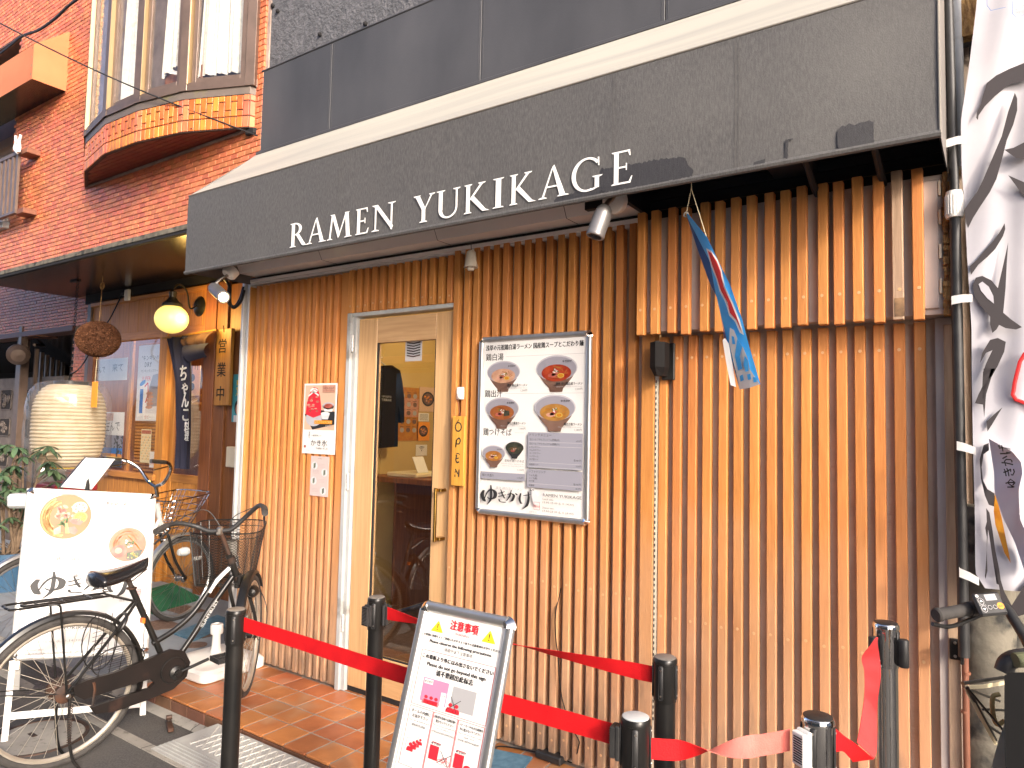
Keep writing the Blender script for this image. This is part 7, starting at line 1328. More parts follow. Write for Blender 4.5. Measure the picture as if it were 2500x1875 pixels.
def b2p(u, t):
    a = 2*PI*u; ca, sa_ = math.cos(a), math.sin(a); X = math.copysign(abs(ca)**.4, ca); Y = math.copysign(abs(sa_)**.4, sa_); l_ = .10+.10*t; w_ = .15+.08*t; return FB2(V((.02+l_+l_*X, w_*Y, .30*t+.05*t*(X*.5+.5))))
b = MB()
for t_, rr in ((0, .003), (.14, .0022), (.28, .003), (.42, .003), (.56, .003), (.7, .003), (.85, .003), (1, .0055)): b.tube([b2p(k/36, t_) for k in range(36)], rr, 6, closed=True)
for k in range(22): b.tube([b2p(k/22, t_) for t_ in (0, .5, 1)], .0027, 5)
for k in range(7): b.tube([b2p(.25-.25*k/7, 0), b2p(.25+.25*k/7, 0)], .002, 5); b.tube([b2p(.75-.25*k/7, 0), b2p(.75+.25*k/7, 0)], .002, 5)
part('wire_basket', b, MT['chrome'], b2k); part('head_lamp', MB().lathe([(0, -.05), (.025, -.045), (.035, -.01), (.035, .02), (.03, .035), (0, .04)], 18, L2(1.09, .09, .56), h2f), MT['pvc'], b2k); part('spoke_reflector', MB(FR(f2+V((0, 0, .14))+h2f*.13+r2*.02, h2f, (0, 0, 1))).box(-.035, -.014, -.006, .035, .014, .006, .004), MT['plastic'], b2k)
# --- electric bicycle at the right edge
e0 = thing('electric_bicycle', 'electric bicycle cut by the right edge with a black grip and display', 'bicycle', (3.3, -1.2, ZR))
gA, gB, gC, gD, gE = dp(2284, 1502, 1.80), dp(2395, 1482, 1.84), dp(2440, 1478, 1.84), dp(2475, 1512, 1.8), dp(2520, 1590, 1.72)
eb = part('handlebar', MB().tube(spline([gB, gC, dp(2462, 1492, 1.82), gD, dp(2500, 1552, 1.76), gE, dp(2560, 1640, 1.7)], 6), .0125, 14), MT['blackm'], e0)
d_ = (gB-gA).normalized(); b = MB(); b.tube([gA, gA+d_*.004, gA+d_*.012, gA+d_*.014, gA+d_*.09, gA+d_*.105, gA+d_*.106, gA+d_*.125], [.0145, .018, .018, .0155, .0155, .0165, .019, .019], 20); part('grip', b, MT['rubber'], eb)
part('brake_lever', MB().tube(spline([gB+V((0, 0, -.02)), gA+d_*.05+V((0, 0, -.035))+UP*-.0, gA+V((0, 0, -.022))-RT*.008], 6), .0055, 8), MT['black'], eb)
dc = dp(2417, 1478, 1.79); ux = (RT*.97+UP*.08).normalized(); uy = (UP*.8+FW*.6); uy = (uy-ux*uy.dot(ux)).normalized(); T = FR(dc, ux, uy); un = ux.cross(uy)
un = un if un.dot(CAM-dc) > 0 else -un; T = FR(dc, ux, uy, un); dsp = part('display_unit', MB(T).box(-.036, -.026, -.007, .034, .032, .007, .005), MT['blackm'], eb)
P = Print(dsp, dc+un*.007, ux, uy, un, .0003); ORG[dsp.name] = ORG[e0.name]
P.rect(-.008, .010, .020, .026, 'print_g').ell(.021, -.005, .0085, .0085, 'print_or', 20).ell(-.026, .024, .004, .004, 'print_lg', 12); P.up().text('電源', .021, -.008, .0055, 'print_r', al='c')
for x_, y_ in ((-.022, .010), (-.022, -.010)): P.ell(x_, y_, .0072, .0085, 'print_lg', 16)
P.up()
for x_, y_ in ((-.022, .010), (-.022, -.010)): P.ell(x_, y_, .0064, .0077, 'print_k', 16)
P.up().poly([(-.026, .008), (-.018, .008), (-.022, .014)], 'paper').poly([(-.026, -.008), (-.018, -.008), (-.022, -.014)], 'paper').text('アシスト', -.022, -.0025, .004, 'paper', al='c', w=.017)
for x_ in (-.007, .006): P.ell(x_, -.007, .0052, .0052, 'print_lg', 14)
P.up()
for x_ in (-.007, .006): P.ell(x_, -.007, .0045, .0045, 'print_k', 14)
P.done()
b = MB(); A1_, A2_, A3_, A4_ = dp(2350, 1668, 1.75), dp(2465, 1652, 1.9), dp(2430, 1806, 1.75), dp(2500, 1800, 1.9)
part('basket_rim', MB().tube([A1_, A2_, dp(2560, 1655, 1.85)], .0045, 8).tube([A1_, dp(2362, 1680, 1.68), A3_], .0045, 8).tube([dp(2362, 1680, 1.68), dp(2455, 1790, 1.7)], .003, 6).tube([dp(2400, 1732, 1.72), dp(2470, 1735, 1.8)], .003, 6).tube([dp(2365, 1682, 1.8), dp(2440, 1712, 1.95)], .0035, 6).tube([dp(2395, 1760, 1.75), dp(2450, 1796, 1.8)], .0035, 6), MT['black'], e0)
part('cream_strap', MB().ribbon([(dp(2356, 1678, 1.70), UP*.010), (dp(2400, 1676, 1.74), UP*.010), (dp(2470, 1664, 1.86), UP*.010)], None).ribbon([(dp(2358, 1680, 1.69), RT*.009), (dp(2395, 1752, 1.7), RT*.009), (dp(2432, 1818, 1.72), RT*.009)], None), MT['creamtape'], e0)
k1 = spline([dp(2440, 1695, 1.7), dp(2424, 1702, 1.7), dp(2424, 1740, 1.7), dp(2434, 1768, 1.7), dp(2452, 1760, 1.7)], 5); part('carabiner', MB().tube(k1, .0055, 8), M('sand_plastic', (.36, .26, .1), .6), e0)
b = MB(); b.prism([dp(2452, 1650, 1.55), dp(2462, 1642, 1.55), dp(2560, 1640, 1.55), dp(2560, 1960, 1.5), dp(2458, 1960, 1.5), dp(2452, 1800, 1.55)], ray(2505, 1760)*.1); part('black_bag', b, MT['cloth_k'], e0)
b = MB(); b.prism([dp(2455, 1760, 1.62), dp(2456, 1960, 1.6), dp(2405, 1960, 1.6), dp(2418, 1880, 1.62), dp(2440, 1800, 1.62)], ray(2440, 1860)*.05); part('cream_panel', b, MT['ivory'], e0)
part('seat_pad', MB().tube(spline([dp(2450, 1640, 1.8), dp(2462, 1615, 1.8), dp(2500, 1605, 1.8), dp(2560, 1610, 1.8)], 5), .022, 12), MT['blackm'], e0); part('olive_cover', MB().tube([dp(2478, 1612, 1.77), dp(2560, 1606, 1.77)], .018, 10), M('olive_cloth', (.12, .13, .07), .8), e0)
part('frame', MB().tube([V((3.25, -1.2, 0.6)), V((3.3, -1.2, .1))], .02, 10).tube([dp(2560, 1640, 1.7), V((3.35, -1.3, .6))], .018, 10), MT['black'], e0); wheel(None, V((3.62, -1.35, .2)), .29, (.5, .8, 0), None, 'wheel', e0, hubm='black', rimm='alum')
# ================================================================ smaller things
# parasol base
uc = on(530, 1523, 2, .27); uc = V((uc.x, uc.y, 0)); pb = thing('parasol_base', 'white plastic parasol base on the tiles behind the black queue post', 'parasol base', uc)
def rr(w_, r_, z_, n=6):
    o = []
    for sx, sy, a0 in ((1, 1, 0), (-1, 1, 90), (-1, -1, 180), (1, -1, 270)):
        for k in range(n+1): a = R(a0+90*k/n); o.append((uc.x+sx*(w_-r_)+r_*math.cos(a), uc.y+sy*(w_-r_)+r_*math.sin(a), z_))
    return o
b = MB(); rings = [rr(.205, .05, .003), rr(.215, .05, .012), rr(.215, .05, .055), rr(.20, .05, .073), rr(.13, .05, .09), rr(.06, .04, .102)]; n_ = len(rings[0]); vs_ = sum(rings, [])
b.add(vs_, [(i*n_+k, i*n_+(k+1) % n_, (i+1)*n_+(k+1) % n_, (i+1)*n_+k) for i in range(5) for k in range(n_)]+[tuple(range(5*n_, 6*n_)), tuple(range(n_))[::-1]]); part('base_body', b, MT['plastic'], pb, 25)
part('stem', MB().lathe([(.035, .10), (.026, .14), (.023, .2), (.024, .215)], 24, uc), MT['plastic'], pb); part('collar', MB().lathe([(.036, .213), (.037, .22), (.037, .262), (.034, .27), (.02, .272), (.018, .268), (0, .268)], 28, uc), MT['plastic'], pb)
# spotlights under the awning
def spot(px0, py0, px1, py1, yb, ye, lab, lit):
    m0, m1 = on(px0, py0, 1, yb), on(px1, py1, 1, ye); t = thing('spotlight', lab, 'spotlight', m0); d_ = (m1-m0).normalized(); Ls = (m1-m0).length; rs_ = .036
    part('lamp_housing', MB().lathe([(0, 0), (.018, .003), (.029, .018), (rs_, .045), (rs_, Ls-.014), (rs_+.001, Ls-.012), (rs_+.001, Ls-.004), (rs_-.001, Ls), (rs_-.008, Ls), (rs_-.009, Ls-.02)], 28, m0, d_, cap=False), MT['lampbody'], t, 30)
    part('lens', MB().lathe([(0, Ls-.016), (rs_-.01, Ls-.016), (rs_-.01, Ls-.013), (0, Ls-.010)], 24, m0, d_, cap=False), MT['bulb'] if lit else MT['steel'], t)
    return t, m0, d_, Ls
t, m0, d_, _ = spot(1480, 500, 1452, 578, -.40, -.43, 'unlit aluminium spotlight aimed down under the awning lettering', False); mp_ = on(1502, 496, 1, -.30)
part('knuckle', MB().tube([m0-d_*.0, m0+V((.02, .03, .045))], .011, 10).tube([m0+V((.012, .02, .02)), m0+V((.03, .05, .07)), mp_+V((0, 0, .02))], .007, 8), MT['steel'], t); part('round_mount', MB().lathe([(0, .0), (.035, .0), (.05, .008), (.052, .03), (.05, .04)], 24, mp_+V((0, -.03, .0)), (.1, 1, .25)), MT['plastic'], t)
t, m0, d_, Ls = spot(519, 700, 546, 726, -.44, -.50, 'lit aluminium spotlight at the left end of the awning', True)
part('lens_glow', MB().lathe([(0, Ls-.0135), (.024, Ls-.0135), (.024, Ls-.013), (0, Ls-.013)], 24, m0, d_, cap=False), MT['bulb'], t)
mp_ = on(556, 672, 1, -.36); part('round_mount', MB().lathe([(0, 0), (.038, 0), (.045, .01), (.045, .05)], 24, mp_, (.1, .6, .8)), MT['plastic'], t); part('knuckle', MB().tube([m0, m0.lerp(mp_, .5)+V((0, 0, .01)), mp_], .009, 8), MT['steel'], t)
lpd = bpy.data.lights.new('spotlight_lamp', 'SPOT'); lpd.energy = 6; lpd.color = (1, .75, .4); lpd.spot_size = R(60); lpd.shadow_soft_size = .02; lo_ = bpy.data.objects.new('spotlight_lamp', lpd); col.objects.link(lo_); lo_.location = m0+d_*(Ls+.01); lo_.rotation_euler = (-d_).to_track_quat('Z', 'Y').to_euler()
w0 = on(558, 700, 1, -.1); solo('black_wiring', MB().tube(spline([on(545, 676, 1, -.2), on(560, 700, 1, -.1), on(562, 740, 1, -.05), on(572, 751, 1, -.03), on(588, 735, 1, -.03), on(596, 708, 1, -.02)], 6), .010, 8).tube(spline([on(560, 690, 1, -.1), on(556, 735, 1, -.06), on(572, 748, 1, -.03), on(586, 728, 1, -.03), on(594, 700, 1, -.02)], 6), .008, 8), MT['black'], 'looped black wiring beside the lit spotlight', 'wiring', w0)
# wall lantern on the cream post
a, c_ = on(1640, 868, 1, -.05), on(1608, 880, 1, -.15); wl2 = thing('wall_light', 'black faceted wall light at the top of the cream post', 'lamp', a); zb_, zt_ = on(1640, 928, 1, -.01).z, on(1640, 838, 1, -.01).z; x0_, x1_ = on(1618, 880, 1, -.01).x, on(1648, 880, 1, -.01).x
part('back_plate', MB().box(x0_, -.02, zb_, x1_, -.003, zt_, .003), MT['black'], wl2); zc_ = (zb_+zt_)/2+.01; xx = (x0_+x1_)/2-.012
b = MB(); hs_ = [(.0, -.02), (-.03, -.05), (-.035, -.10), (0, -.13), (.03, -.10), (.03, -.05)]; top = [(xx+x_, y_, zc_+.065) for x_, y_ in hs_]; mid = [(xx+x_, y_, zc_-.04) for x_, y_ in hs_]; lo2 = [(xx+x_*.6, y_*.85, zc_-.075) for x_, y_ in hs_]; n_ = 6
b.add(top+mid+lo2, [tuple(range(6)), (17, 16, 15, 14, 13, 12)]+[(k, (k+1) % 6, 6+(k+1) % 6, 6+k) for k in range(6)]+[(6+k, 6+(k+1) % 6, 12+(k+1) % 6, 12+k) for k in range(6)]); part('lamp_body', b, M('matt_black_lamp', (.008, .007, .007), .75, spec=.2), wl2, 0)
# wind bell
wb_ = on(1150, 640, 1, -.12); wbt = thing('wind_bell', 'small white ceramic wind bell with painted flowers under the awning', 'bell', wb_); part('bell_body', MB().lathe([(0, .062), (.012, .060), (.022, .05), (.027, .02), (.032, -.02), (.036, -.026), (.033, -.028), (.028, -.02), (.02, .04)], 28, wb_, cap=False).lathe([(.016, -.02), (.018, -.036), (.014, -.042), (0, -.044)], 18, wb_), MT['bell'], wbt); part('cord', MB().tube([wb_+V((0, 0, .06)), on(1150, 596, 1, -.12)], .0018, 5).tube([on(1141, 598, 1, -.12), on(1160, 594, 1, -.12)], .003, 5), MT['black'], wbt)
b = MB()
for k in range(7): a = R(-90+k*22-60); b.tube([wb_+V((.0285*math.cos(a)*(1-.1*m), .0285*math.sin(a)*(1-.1*m), -.005+.014*m)) for m in range(4)], .0012, 4)
part('painted_branch', b, MT['print_k'], wbt)
# fish windsock-like flag
f_t = on(1675, 524, 1, -.36); fg = thing('ice_flag', 'blue hanging flag with red and white pattern in front of the upper slats', 'flag', f_t)
def fq(px, py, y_=-.36): return on(px, py, 1, y_)
Lf = [(1676, 527), (1699, 570), (1735, 640), (1745, 700), (1762, 780), (1772, 830), (1804, 950)]; Rf = [(1680, 522), (1728, 580), (1757, 640), (1785, 700), (1812, 780), (1825, 835), (1855, 938)]
def ff2(P_, v): t = v*(len(P_)-1); k = min(int(t), len(P_)-2); f_ = t-k; return (P_[k][0]+(P_[k+1][0]-P_[k][0])*f_, P_[k][1]+(P_[k+1][1]-P_[k][1])*f_)
b = MB(); b.grid(lambda u, v: fq(*ff2(Lf, v), -.33).lerp(fq(*ff2(Rf, v), -.39), u)+V((0, -.008*math.sin(u*3.1)-.008*math.sin(v*5), 0)), 8, 30); part('front_cloth', b, MT['blueflag'], fg)
Bf = [(1676, 527), (1700, 600), (1732, 690), (1757, 740), (1764, 800), (1768, 828), (1800, 935)]
b = MB(); b.grid(lambda u, v: fq(*ff2(Bf, v), -.30).lerp(fq(*ff2(Lf, v), -.33), u), 3, 22); part('side_cloth', b, MT['shadeflag'], fg)  # side cloth is the flag blue darkened, its shade put into the colour
def fpoly(name, pts, m, dy=0):
    b = MB(); Q = []
    for p in pts:
        # same depth as the cloth at that height, 1.5 mm in front
        v_ = min(1, max(0, (p[1]-527)/(945-527))); l_ = ff2(Lf, v_); r_ = ff2(Rf, v_); u_ = min(1.05, max(-.05, (p[0]-l_[0])/(r_[0]-l_[0]+1e-6))); y_ = -.33-.06*u_-.008*math.sin(u_*3.1)-.008*math.sin(v_*5)-.003-dy; Q.append(fq(p[0], p[1], y_))
    b.ngon(Q); return part(name, b, MT[m], fg, 0)
fpoly('white_outline', [(1724, 606), (1736, 612), (1752, 634), (1762, 660), (1770, 700), (1790, 740), (1806, 780), (1816, 818), (1806, 812), (1795, 786), (1780, 770), (1772, 740), (1757, 712), (1748, 680), (1736, 650)], 'whiteflag'); fpoly('red_figure', [(1728, 612), (1737, 618), (1750, 638), (1759, 662), (1766, 700), (1786, 742), (1802, 782), (1811, 812), (1798, 782), (1782, 764), (1776, 738), (1760, 710), (1751, 680), (1739, 648)], 'redflag', .0015)
fpoly('white_pattern', [(1782, 800), (1792, 806), (1800, 826), (1815, 850), (1826, 876), (1830, 900), (1846, 925), (1855, 938), (1830, 947), (1806, 951), (1800, 920), (1790, 880), (1780, 836)], 'whiteflag')
for P_ in ([(1800, 826), (1812, 846), (1806, 870), (1812, 900), (1802, 905), (1794, 870)], [(1818, 868), (1826, 880), (1828, 905), (1820, 908), (1815, 890)], [(1806, 918), (1813, 914), (1816, 928), (1808, 932)], [(1824, 914), (1832, 912), (1834, 926), (1826, 928)], [(1838, 920), (1846, 922), (1848, 932), (1840, 934)], [(1786, 820), (1792, 822), (1795, 840), (1788, 840)]): fpoly('blue_mark', P_, 'blueflag', .0015)
for P_ in ([(1776, 826), (1786, 840), (1796, 900), (1803, 945), (1790, 940), (1778, 880), (1770, 830)],): b = MB(); b.ngon([fq(p[0]-6, p[1], -.345) for p in P_]); part('white_side', b, MT['whiteflag'], fg, 0)
part('top_ring', MB().lathe([(.006, -.006), (.010, -.006), (.010, .006), (.006, .006)], 14, f_t, (.4, -.8, -.3), cap=False), MT['steel'], fg); part('string', MB().tube([f_t, on(1689, 455, 1, -.4)], .0014, 4).tube([on(1689, 464, 1, -.4), on(1727, 585, 1, -.37)], .0012, 4).tube([on(1689, 464, 1, -.4), on(1688, 447, 1, -.42)], .0016, 4), MT['creamtape'], fg)
# power adapter and cord by the slats
ad = on(1345, 1857, 2, .0); ap = thing('power_adapter', 'black power adapter brick lying at the foot of the slats', 'adapter', (ad.x, ad.y, 0)); part('adapter_body', MB(FR((ad.x, ad.y, .003), (1, -.05, 0), (.05, 1, 0), (0, 0, 1))).box(-.07, -.03, 0, .07, .03, .034, .006), MT['blackm'], ap)
part('output_cord', MB().tube(spline([(ad.x-.07, ad.y, .018), (ad.x-.1, ad.y-.005, .016), (ad.x-.16, ad.y+.0, .008), (ad.x-.24, ad.y-.02, .006), (ad.x-.27, ad.y-.05, .006), (ad.x-.24, ad.y-.09, .006)], 6), .0035, 6), MT['black'], ap)
x_c = lambda px, py: on(px, py, 1, -.012)
part('mains_cord', MB().tube(spline([V((ad.x+.07, ad.y+.01, .018)), V((ad.x+.11, ad.y+.015, .02)), x_c(1413, 1820), x_c(1412, 1805), x_c(1395, 1775), x_c(1382, 1740), x_c(1371, 1700), x_c(1365, 1650), x_c(1362, 1600), x_c(1357, 1560), x_c(1356, 1500), V((x_c(1358, 1440).x, .03, x_c(1358, 1440).z))], 6), .0032, 6), MT['black'], ap)
# potted umbrella plant
pc = on(12, 1440, 2, ZR); pc = V((pc.x+.05, pc.y, ZR)); pp = thing('potted_umbrella_plant', 'potted umbrella tree in a blue pot at the left edge', 'plant', pc)
part('pot', MB().lathe([(.14, 0), (.2, .30), (.225, .31), (.225, .36), (.205, .36), (.19, .32), (0, .32)], 30, pc, cap=False), MT['potb'], pp); part('soil', MB().lathe([(0, .335), (.19, .33)], 20, pc, cap=False), MT['soil'], pp)
random.seed(21); tops = []
b = MB()
for k in range(9):
    a = random.uniform(0, 2*PI); h_ = random.uniform(.45, 1.1); p = pc+V((.05*math.cos(a), .05*math.sin(a), .33)); q = pc+V((random.uniform(-.25, .42), random.uniform(-.2, .2), .33+h_)); m_ = p.lerp(q, .5)+V((random.uniform(-.06, .06), random.uniform(-.06, .06), .05)); pts = spline([p, m_, q], 5); b.tube(pts, [.014-.009*i/10 for i in range(11)], 7)
    for j in range(5):
        s0 = pts[random.randint(4, 10)]; e_ = s0+V((random.uniform(-.2, .2), random.uniform(-.2, .2), random.uniform(.02, .16))); b.tube([s0, s0.lerp(e_, .5)+V((0, 0, .03)), e_], [.005, .004, .003], 5); tops.append(e_)
    tops.append(q)
for k in range(24): a = random.uniform(0, 2*PI); b.tube([pc+V((.1*math.cos(a), .1*math.sin(a), .34)), pc+V((.17*math.cos(a+.6), .17*math.sin(a+.6), .36+random.uniform(0, .07)))], .005, 5)
part('stems', b, MT['bark'], pp)
lf = []
for q in range(4):
    b = MB(); L_ = .15; W2 = .027; n_ = 7
    def lfn(u, v): w_ = W2*math.sin(PI*min(1, u*.97+.03))**.8; return V((L_*u, (v-.5)*2*w_, -.035*u*u*(1+q*.3)+abs(v-.5)*.02))
    b.grid(lfn, n_, 2); lf.append(meshof(b, 'leaf', MT['leafm'], (0, 0, 0), 60))
cnt = 0
for e_ in tops:
    n_ = random.randint(6, 8); a0 = random.uniform(0, 6); tl = random.uniform(-.25, .15)
    for k in range(n_):
        if cnt >= 290: break
        o = link('leaf', random.choice(lf), pp, e_-pc); o.rotation_euler = (random.uniform(-.2, .2), random.uniform(.0, .5)+tl*math.cos(k), a0+2*PI*k/n_); s_ = random.uniform(.5, .95); o.scale = (s_, s_, s_); cnt += 1
# ================================================================ right side: pole, banner, gap, concrete post
P0, P1 = on(2314, 60, 1, -.10), on(2352, 1600, 1, -.10)
pole = thing('banner_pole', 'black banner pole clamped to the last grey slat', 'pole', V((P1.x, -.10, P1.z))); rp0 = .0195
part('upper_tube', MB().tube([on(2310, -160, 1, -.1), on(2332, 520, 1, -.1)], .0142, 16), MT['blackm'], pole); part('lower_tube', MB().tube([on(2331, 500, 1, -.1), on(2354, 1604, 1, -.1)], .0165, 16), MT['blackm'], pole)
jj = on(2330, 500, 1, -.1); b = MB().lathe([(.024, -.045), (.027, -.04), (.027, .03), (.024, .045), (.018, .047)], 20, jj); 
for k in range(20): a = 2*PI*k/20; b.box(jj.x+.027*math.cos(a)-.0015, jj.y+.027*math.sin(a)-.0015, jj.z-.035, jj.x+.027*math.cos(a)+.0015, jj.y+.027*math.sin(a)+.0015, jj.z+.03)
part('locking_collar', b, MT['film'] if 0 else MT['plastic'], pole)
bk1 = on(2337, 1587, 1, -.03); part('bracket', MB().box(bk1.x-.022, -.028, bk1.z-.034, bk1.x+.02, -.014, bk1.z+.034, .002).box(bk1.x+.01, -.09, bk1.z-.03, bk1.x+.02, -.02, bk1.z+.03, .002), MT['black'], pole); b = MB()
for dz_ in (-.022, .022): b.lathe([(.005, 0), (.005, .002), (.002, .003)], 10, (bk1.x-.006, -.028, bk1.z+dz_), (0, -1, 0))
part('screw', b, MT['steel'], pole)
bn = thing('shop_banner', 'tall white fabric banner with black brush strokes at the right edge', 'banner', on(2400, 1400, 1, -.12))
def bq(px, py, y_=-.12): return on(px, py, 1, y_)
Lb = [(2388, -120), (2385, 0), (2365, 170), (2346, 300), (2348, 420), (2356, 520), (2362, 640), (2372, 800), (2372, 900), (2374, 1000), (2376, 1100), (2380, 1250), (2381, 1400), (2405, 1435)]
def bl2(v): t = v*(len(Lb)-1); k = min(int(t), len(Lb)-2); f_ = t-k; return (Lb[k][0]+(Lb[k+1][0]-Lb[k][0])*f_, Lb[k][1]+(Lb[k+1][1]-Lb[k][1])*f_)
b = MB()
def bfn(u, v):
    l_ = bl2(v); p = bq(l_[0]+(1-(1-u)**1)*(2620-l_[0])+0, l_[1]+(u*40*(v-.5))); return p+V((0, .012*math.sin(u*14+v*7)*u+.01*math.sin(v*23+u*4)-.0, 0))
b.grid(bfn, 40, 70); part('banner_cloth', b, MT['banner'], bn, 60)
def bpoly(pts, nm='brush_stroke', m='bannerink', y_=-.138):
    b = MB(); b.ngon([bq(x, y, y_) for x, y in pts]); part(nm, b, MT[m], bn, 0)
c1r = lambda x, y: (1800+x*.31646, y*.31646); c2r = lambda x, y: (1800+x*.31646, 450+y*.31646); c3r = lambda x, y: (1800+x*.31646, 900+y*.31646)
def bstroke(pts, ws):
    sp = spline([V((x, y, 0)) for x, y in pts], 7); n = len(sp); L_, R_ = [], []
    for i, p in enumerate(sp):
        t = (sp[min(i+1, n-1)]-sp[max(i-1, 0)]).normalized(); u = i/(n-1)*(len(ws)-1); k = int(min(u, len(ws)-2)); ww = ws[k]+(ws[k+1]-ws[k])*(u-k); nx_ = V((-t.y, t.x, 0))*ww/2; L_.append(p+nx_); R_.append(p-nx_)
    bpoly([(p.x, p.y) for p in L_]+[(p.x, p.y) for p in R_[::-1]])
bpoly([c1r(*p) for p in ((1843, 910), (1850, 860), (1880, 800), (1895, 740), (1925, 640), (2000, 580), (2100, 530), (2330, 440), (2330, 590), (2100, 650), (1990, 740), (1910, 820), (1862, 890), (1856, 926))])
bpoly([c1r(*p) for p in ((2141, 714), (2160, 760), (2160, 850), (2130, 960), (2080, 1080), (2050, 1200), (2000, 1380), (1950, 1480), (1870, 1600), (1820, 1680), (1780, 1760), (1765, 1720), (1750, 1620), (1790, 1560), (1850, 1480), (1890, 1400), (1950, 1260), (2040, 1050), (2090, 860))])
bpoly([c1r(*p) for p in ((2060, 1155), (2130, 1140), (2330, 1040), (2330, 1170), (2212, 1230), (2150, 1220))]); bpoly([c1r(*p) for p in ((2090, 1352), (2200, 1400), (2330, 1480), (2330, 1640), (2200, 1500))])
bpoly([c2r(*p) for p in ((2062, 300), (2068, 345), (2050, 400), (1990, 500), (1930, 560), (1860, 620), (1802, 700), (1795, 630), (1850, 580), (1900, 520), (1980, 430), (2030, 360))])
bpoly([c2r(*p) for p in ((2090, 447), (2080, 600), (2070, 800), (2052, 990), (2110, 1040), (2197, 1102), (2150, 1120), (2070, 1110), (2020, 1085), (2000, 1120), (1968, 1146), (1950, 1080), (1950, 1020), (1880, 940), (1830, 860), (1815, 780), (1840, 720), (1890, 706), (1960, 740), (2010, 800), (2045, 650))]); bpoly([c2r(*p) for p in ((1862, 770), (1890, 750), (1940, 790), (1975, 860), (1980, 920), (1930, 880), (1880, 820))], 'stroke_hole', 'banner', -.1392)
bpoly([c2r(*p) for p in ((1872, 1380), (1890, 1300), (1950, 1200), (2010, 1185), (2072, 1215), (2060, 1290), (2010, 1400), (1960, 1490), (1920, 1620), (1905, 1800), (1895, 1700), (1840, 1690), (1890, 1560), (1895, 1450), (1920, 1380), (1968, 1280), (1920, 1300))])
bpoly([c3r(*p) for p in ((1990, 0), (1960, 60), (1915, 160), (1905, 230), (1832, 270), (1860, 200), (1890, 140), (1900, 0))]); bpoly([c3r(*p) for p in ((2046, 298), (1960, 440), (1930, 485), (1922, 408), (1990, 345))])
bpoly([c3r(*p) for p in ((1940, 572), (1900, 590), (1870, 700), (1880, 850), (1910, 980), (1940, 1050), (1997, 1070), (1985, 962), (1930, 930), (1895, 860), (1885, 760), (1900, 660), (1942, 630))])
bpoly([c3r(*p) for p in ((1920, 1075), (1945, 1110), (1970, 1250), (1990, 1400), (2020, 1540), (2040, 1680), (2000, 1659), (1975, 1500), (1945, 1300), (1935, 1240), (1925, 1400), (1930, 1560), (1915, 1622), (1910, 1600), (1920, 1480), (1925, 1380), (1925, 1300), (1912, 1230), (1925, 1180))]); bpoly([(2430, 1372), (2452, 1445), (2470, 1478), (2500, 1430), (2560, 1380), (2560, 1480), (2470, 1510), (2445, 1470)], y_=-.142)
b = MB(); rd = [c2r(2222, 1300), c2r(2180, 1370), c2r(2160, 1450), c2r(2140, 1530), c2r(2130, 1600), c3r(2125, 200), c3r(2150, 240), c3r(2212, 262), c3r(2330, 300)]; b.tube([bq(x, y, -.142) for x, y in rd], .006, 6); part('red_seal_outline', b, MT['redflag'], bn)
bpoly([c3r(*p) for p in ((1990, 950), (1978, 1100), (1990, 1200), (2060, 1420), (2110, 1500), (2090, 1400), (2070, 1300), (2040, 1150))], 'printed_noodles', 'noodle', -.139)
b = MB(); F1 = [c3r(*p) for p in ((1940, 540), (1980, 800), (1985, 960), (2050, 1150), (2140, 1340), (2220, 1580))]; F2 = [c3r(*p) for p in ((2120, 640), (2190, 720), (2200, 800), (2170, 930), (2180, 1160), (2330, 1500))]
b.grid(lambda u, v: (lambda a, c_: bq(*a, -.15).lerp(bq(*c_, -.215), u)+V((0, .02*math.sin(v*9), 0)))(ff2(F1, v), ff2(F2, v)), 12, 26); part('curled_corner', b, M('banner_reverse', (.52, .52, .62), .7), bn, 60)
P = Print(bn, bq(2484, 1190, -.215), (-.15, 0, 1), (-1, 0, -.15), (0, -1, 0)); P.text('ゆきかげ', 0, 0, .03, 'print_k', bold=.03); P.done()
P = Print(bn, bq(2410, 28, -.135), (1, 0, .0), (0, 0, 1), (0, -1, 0)); P.line([(0, .10), (0, .02), (.01, 0), (.05, -.002)], .0012, 'print_bl'); P.line([(.068, .05), (.068, -.03), (.078, -.045), (.12, -.04)], .0012, 'print_bl'); P.line([(.068, .05), (.075, .056), (.13, .06)], .0012, 'print_bl'); P.text('DINNER', .076, -.02, .016, 'print_g'); P.text('IN', .076, -.036, .01, 'print_g'); P.done()
for (xa, ya, xb_, yb_) in ((2313, 350, 2360, 340), (2326, 733, 2374, 728), (2339, 1088, 2382, 1102), (2345, 1398, 2390, 1420)):
    a, c_ = bq(xa, ya, -.135), bq(xb_, yb_, -.14); part('tie_strap', MB().ribbon([(a+V((-.004, .03, 0)), V((0, 0, .028))), (a+V((-.003, .0, 0)), V((0, 0, .028))), (a.lerp(c_, .5)+V((0, -.004, .002)), V((0, 0, .027))), (c_, V((0, 0, .024)))], None), MT['whiteflag'], bn)
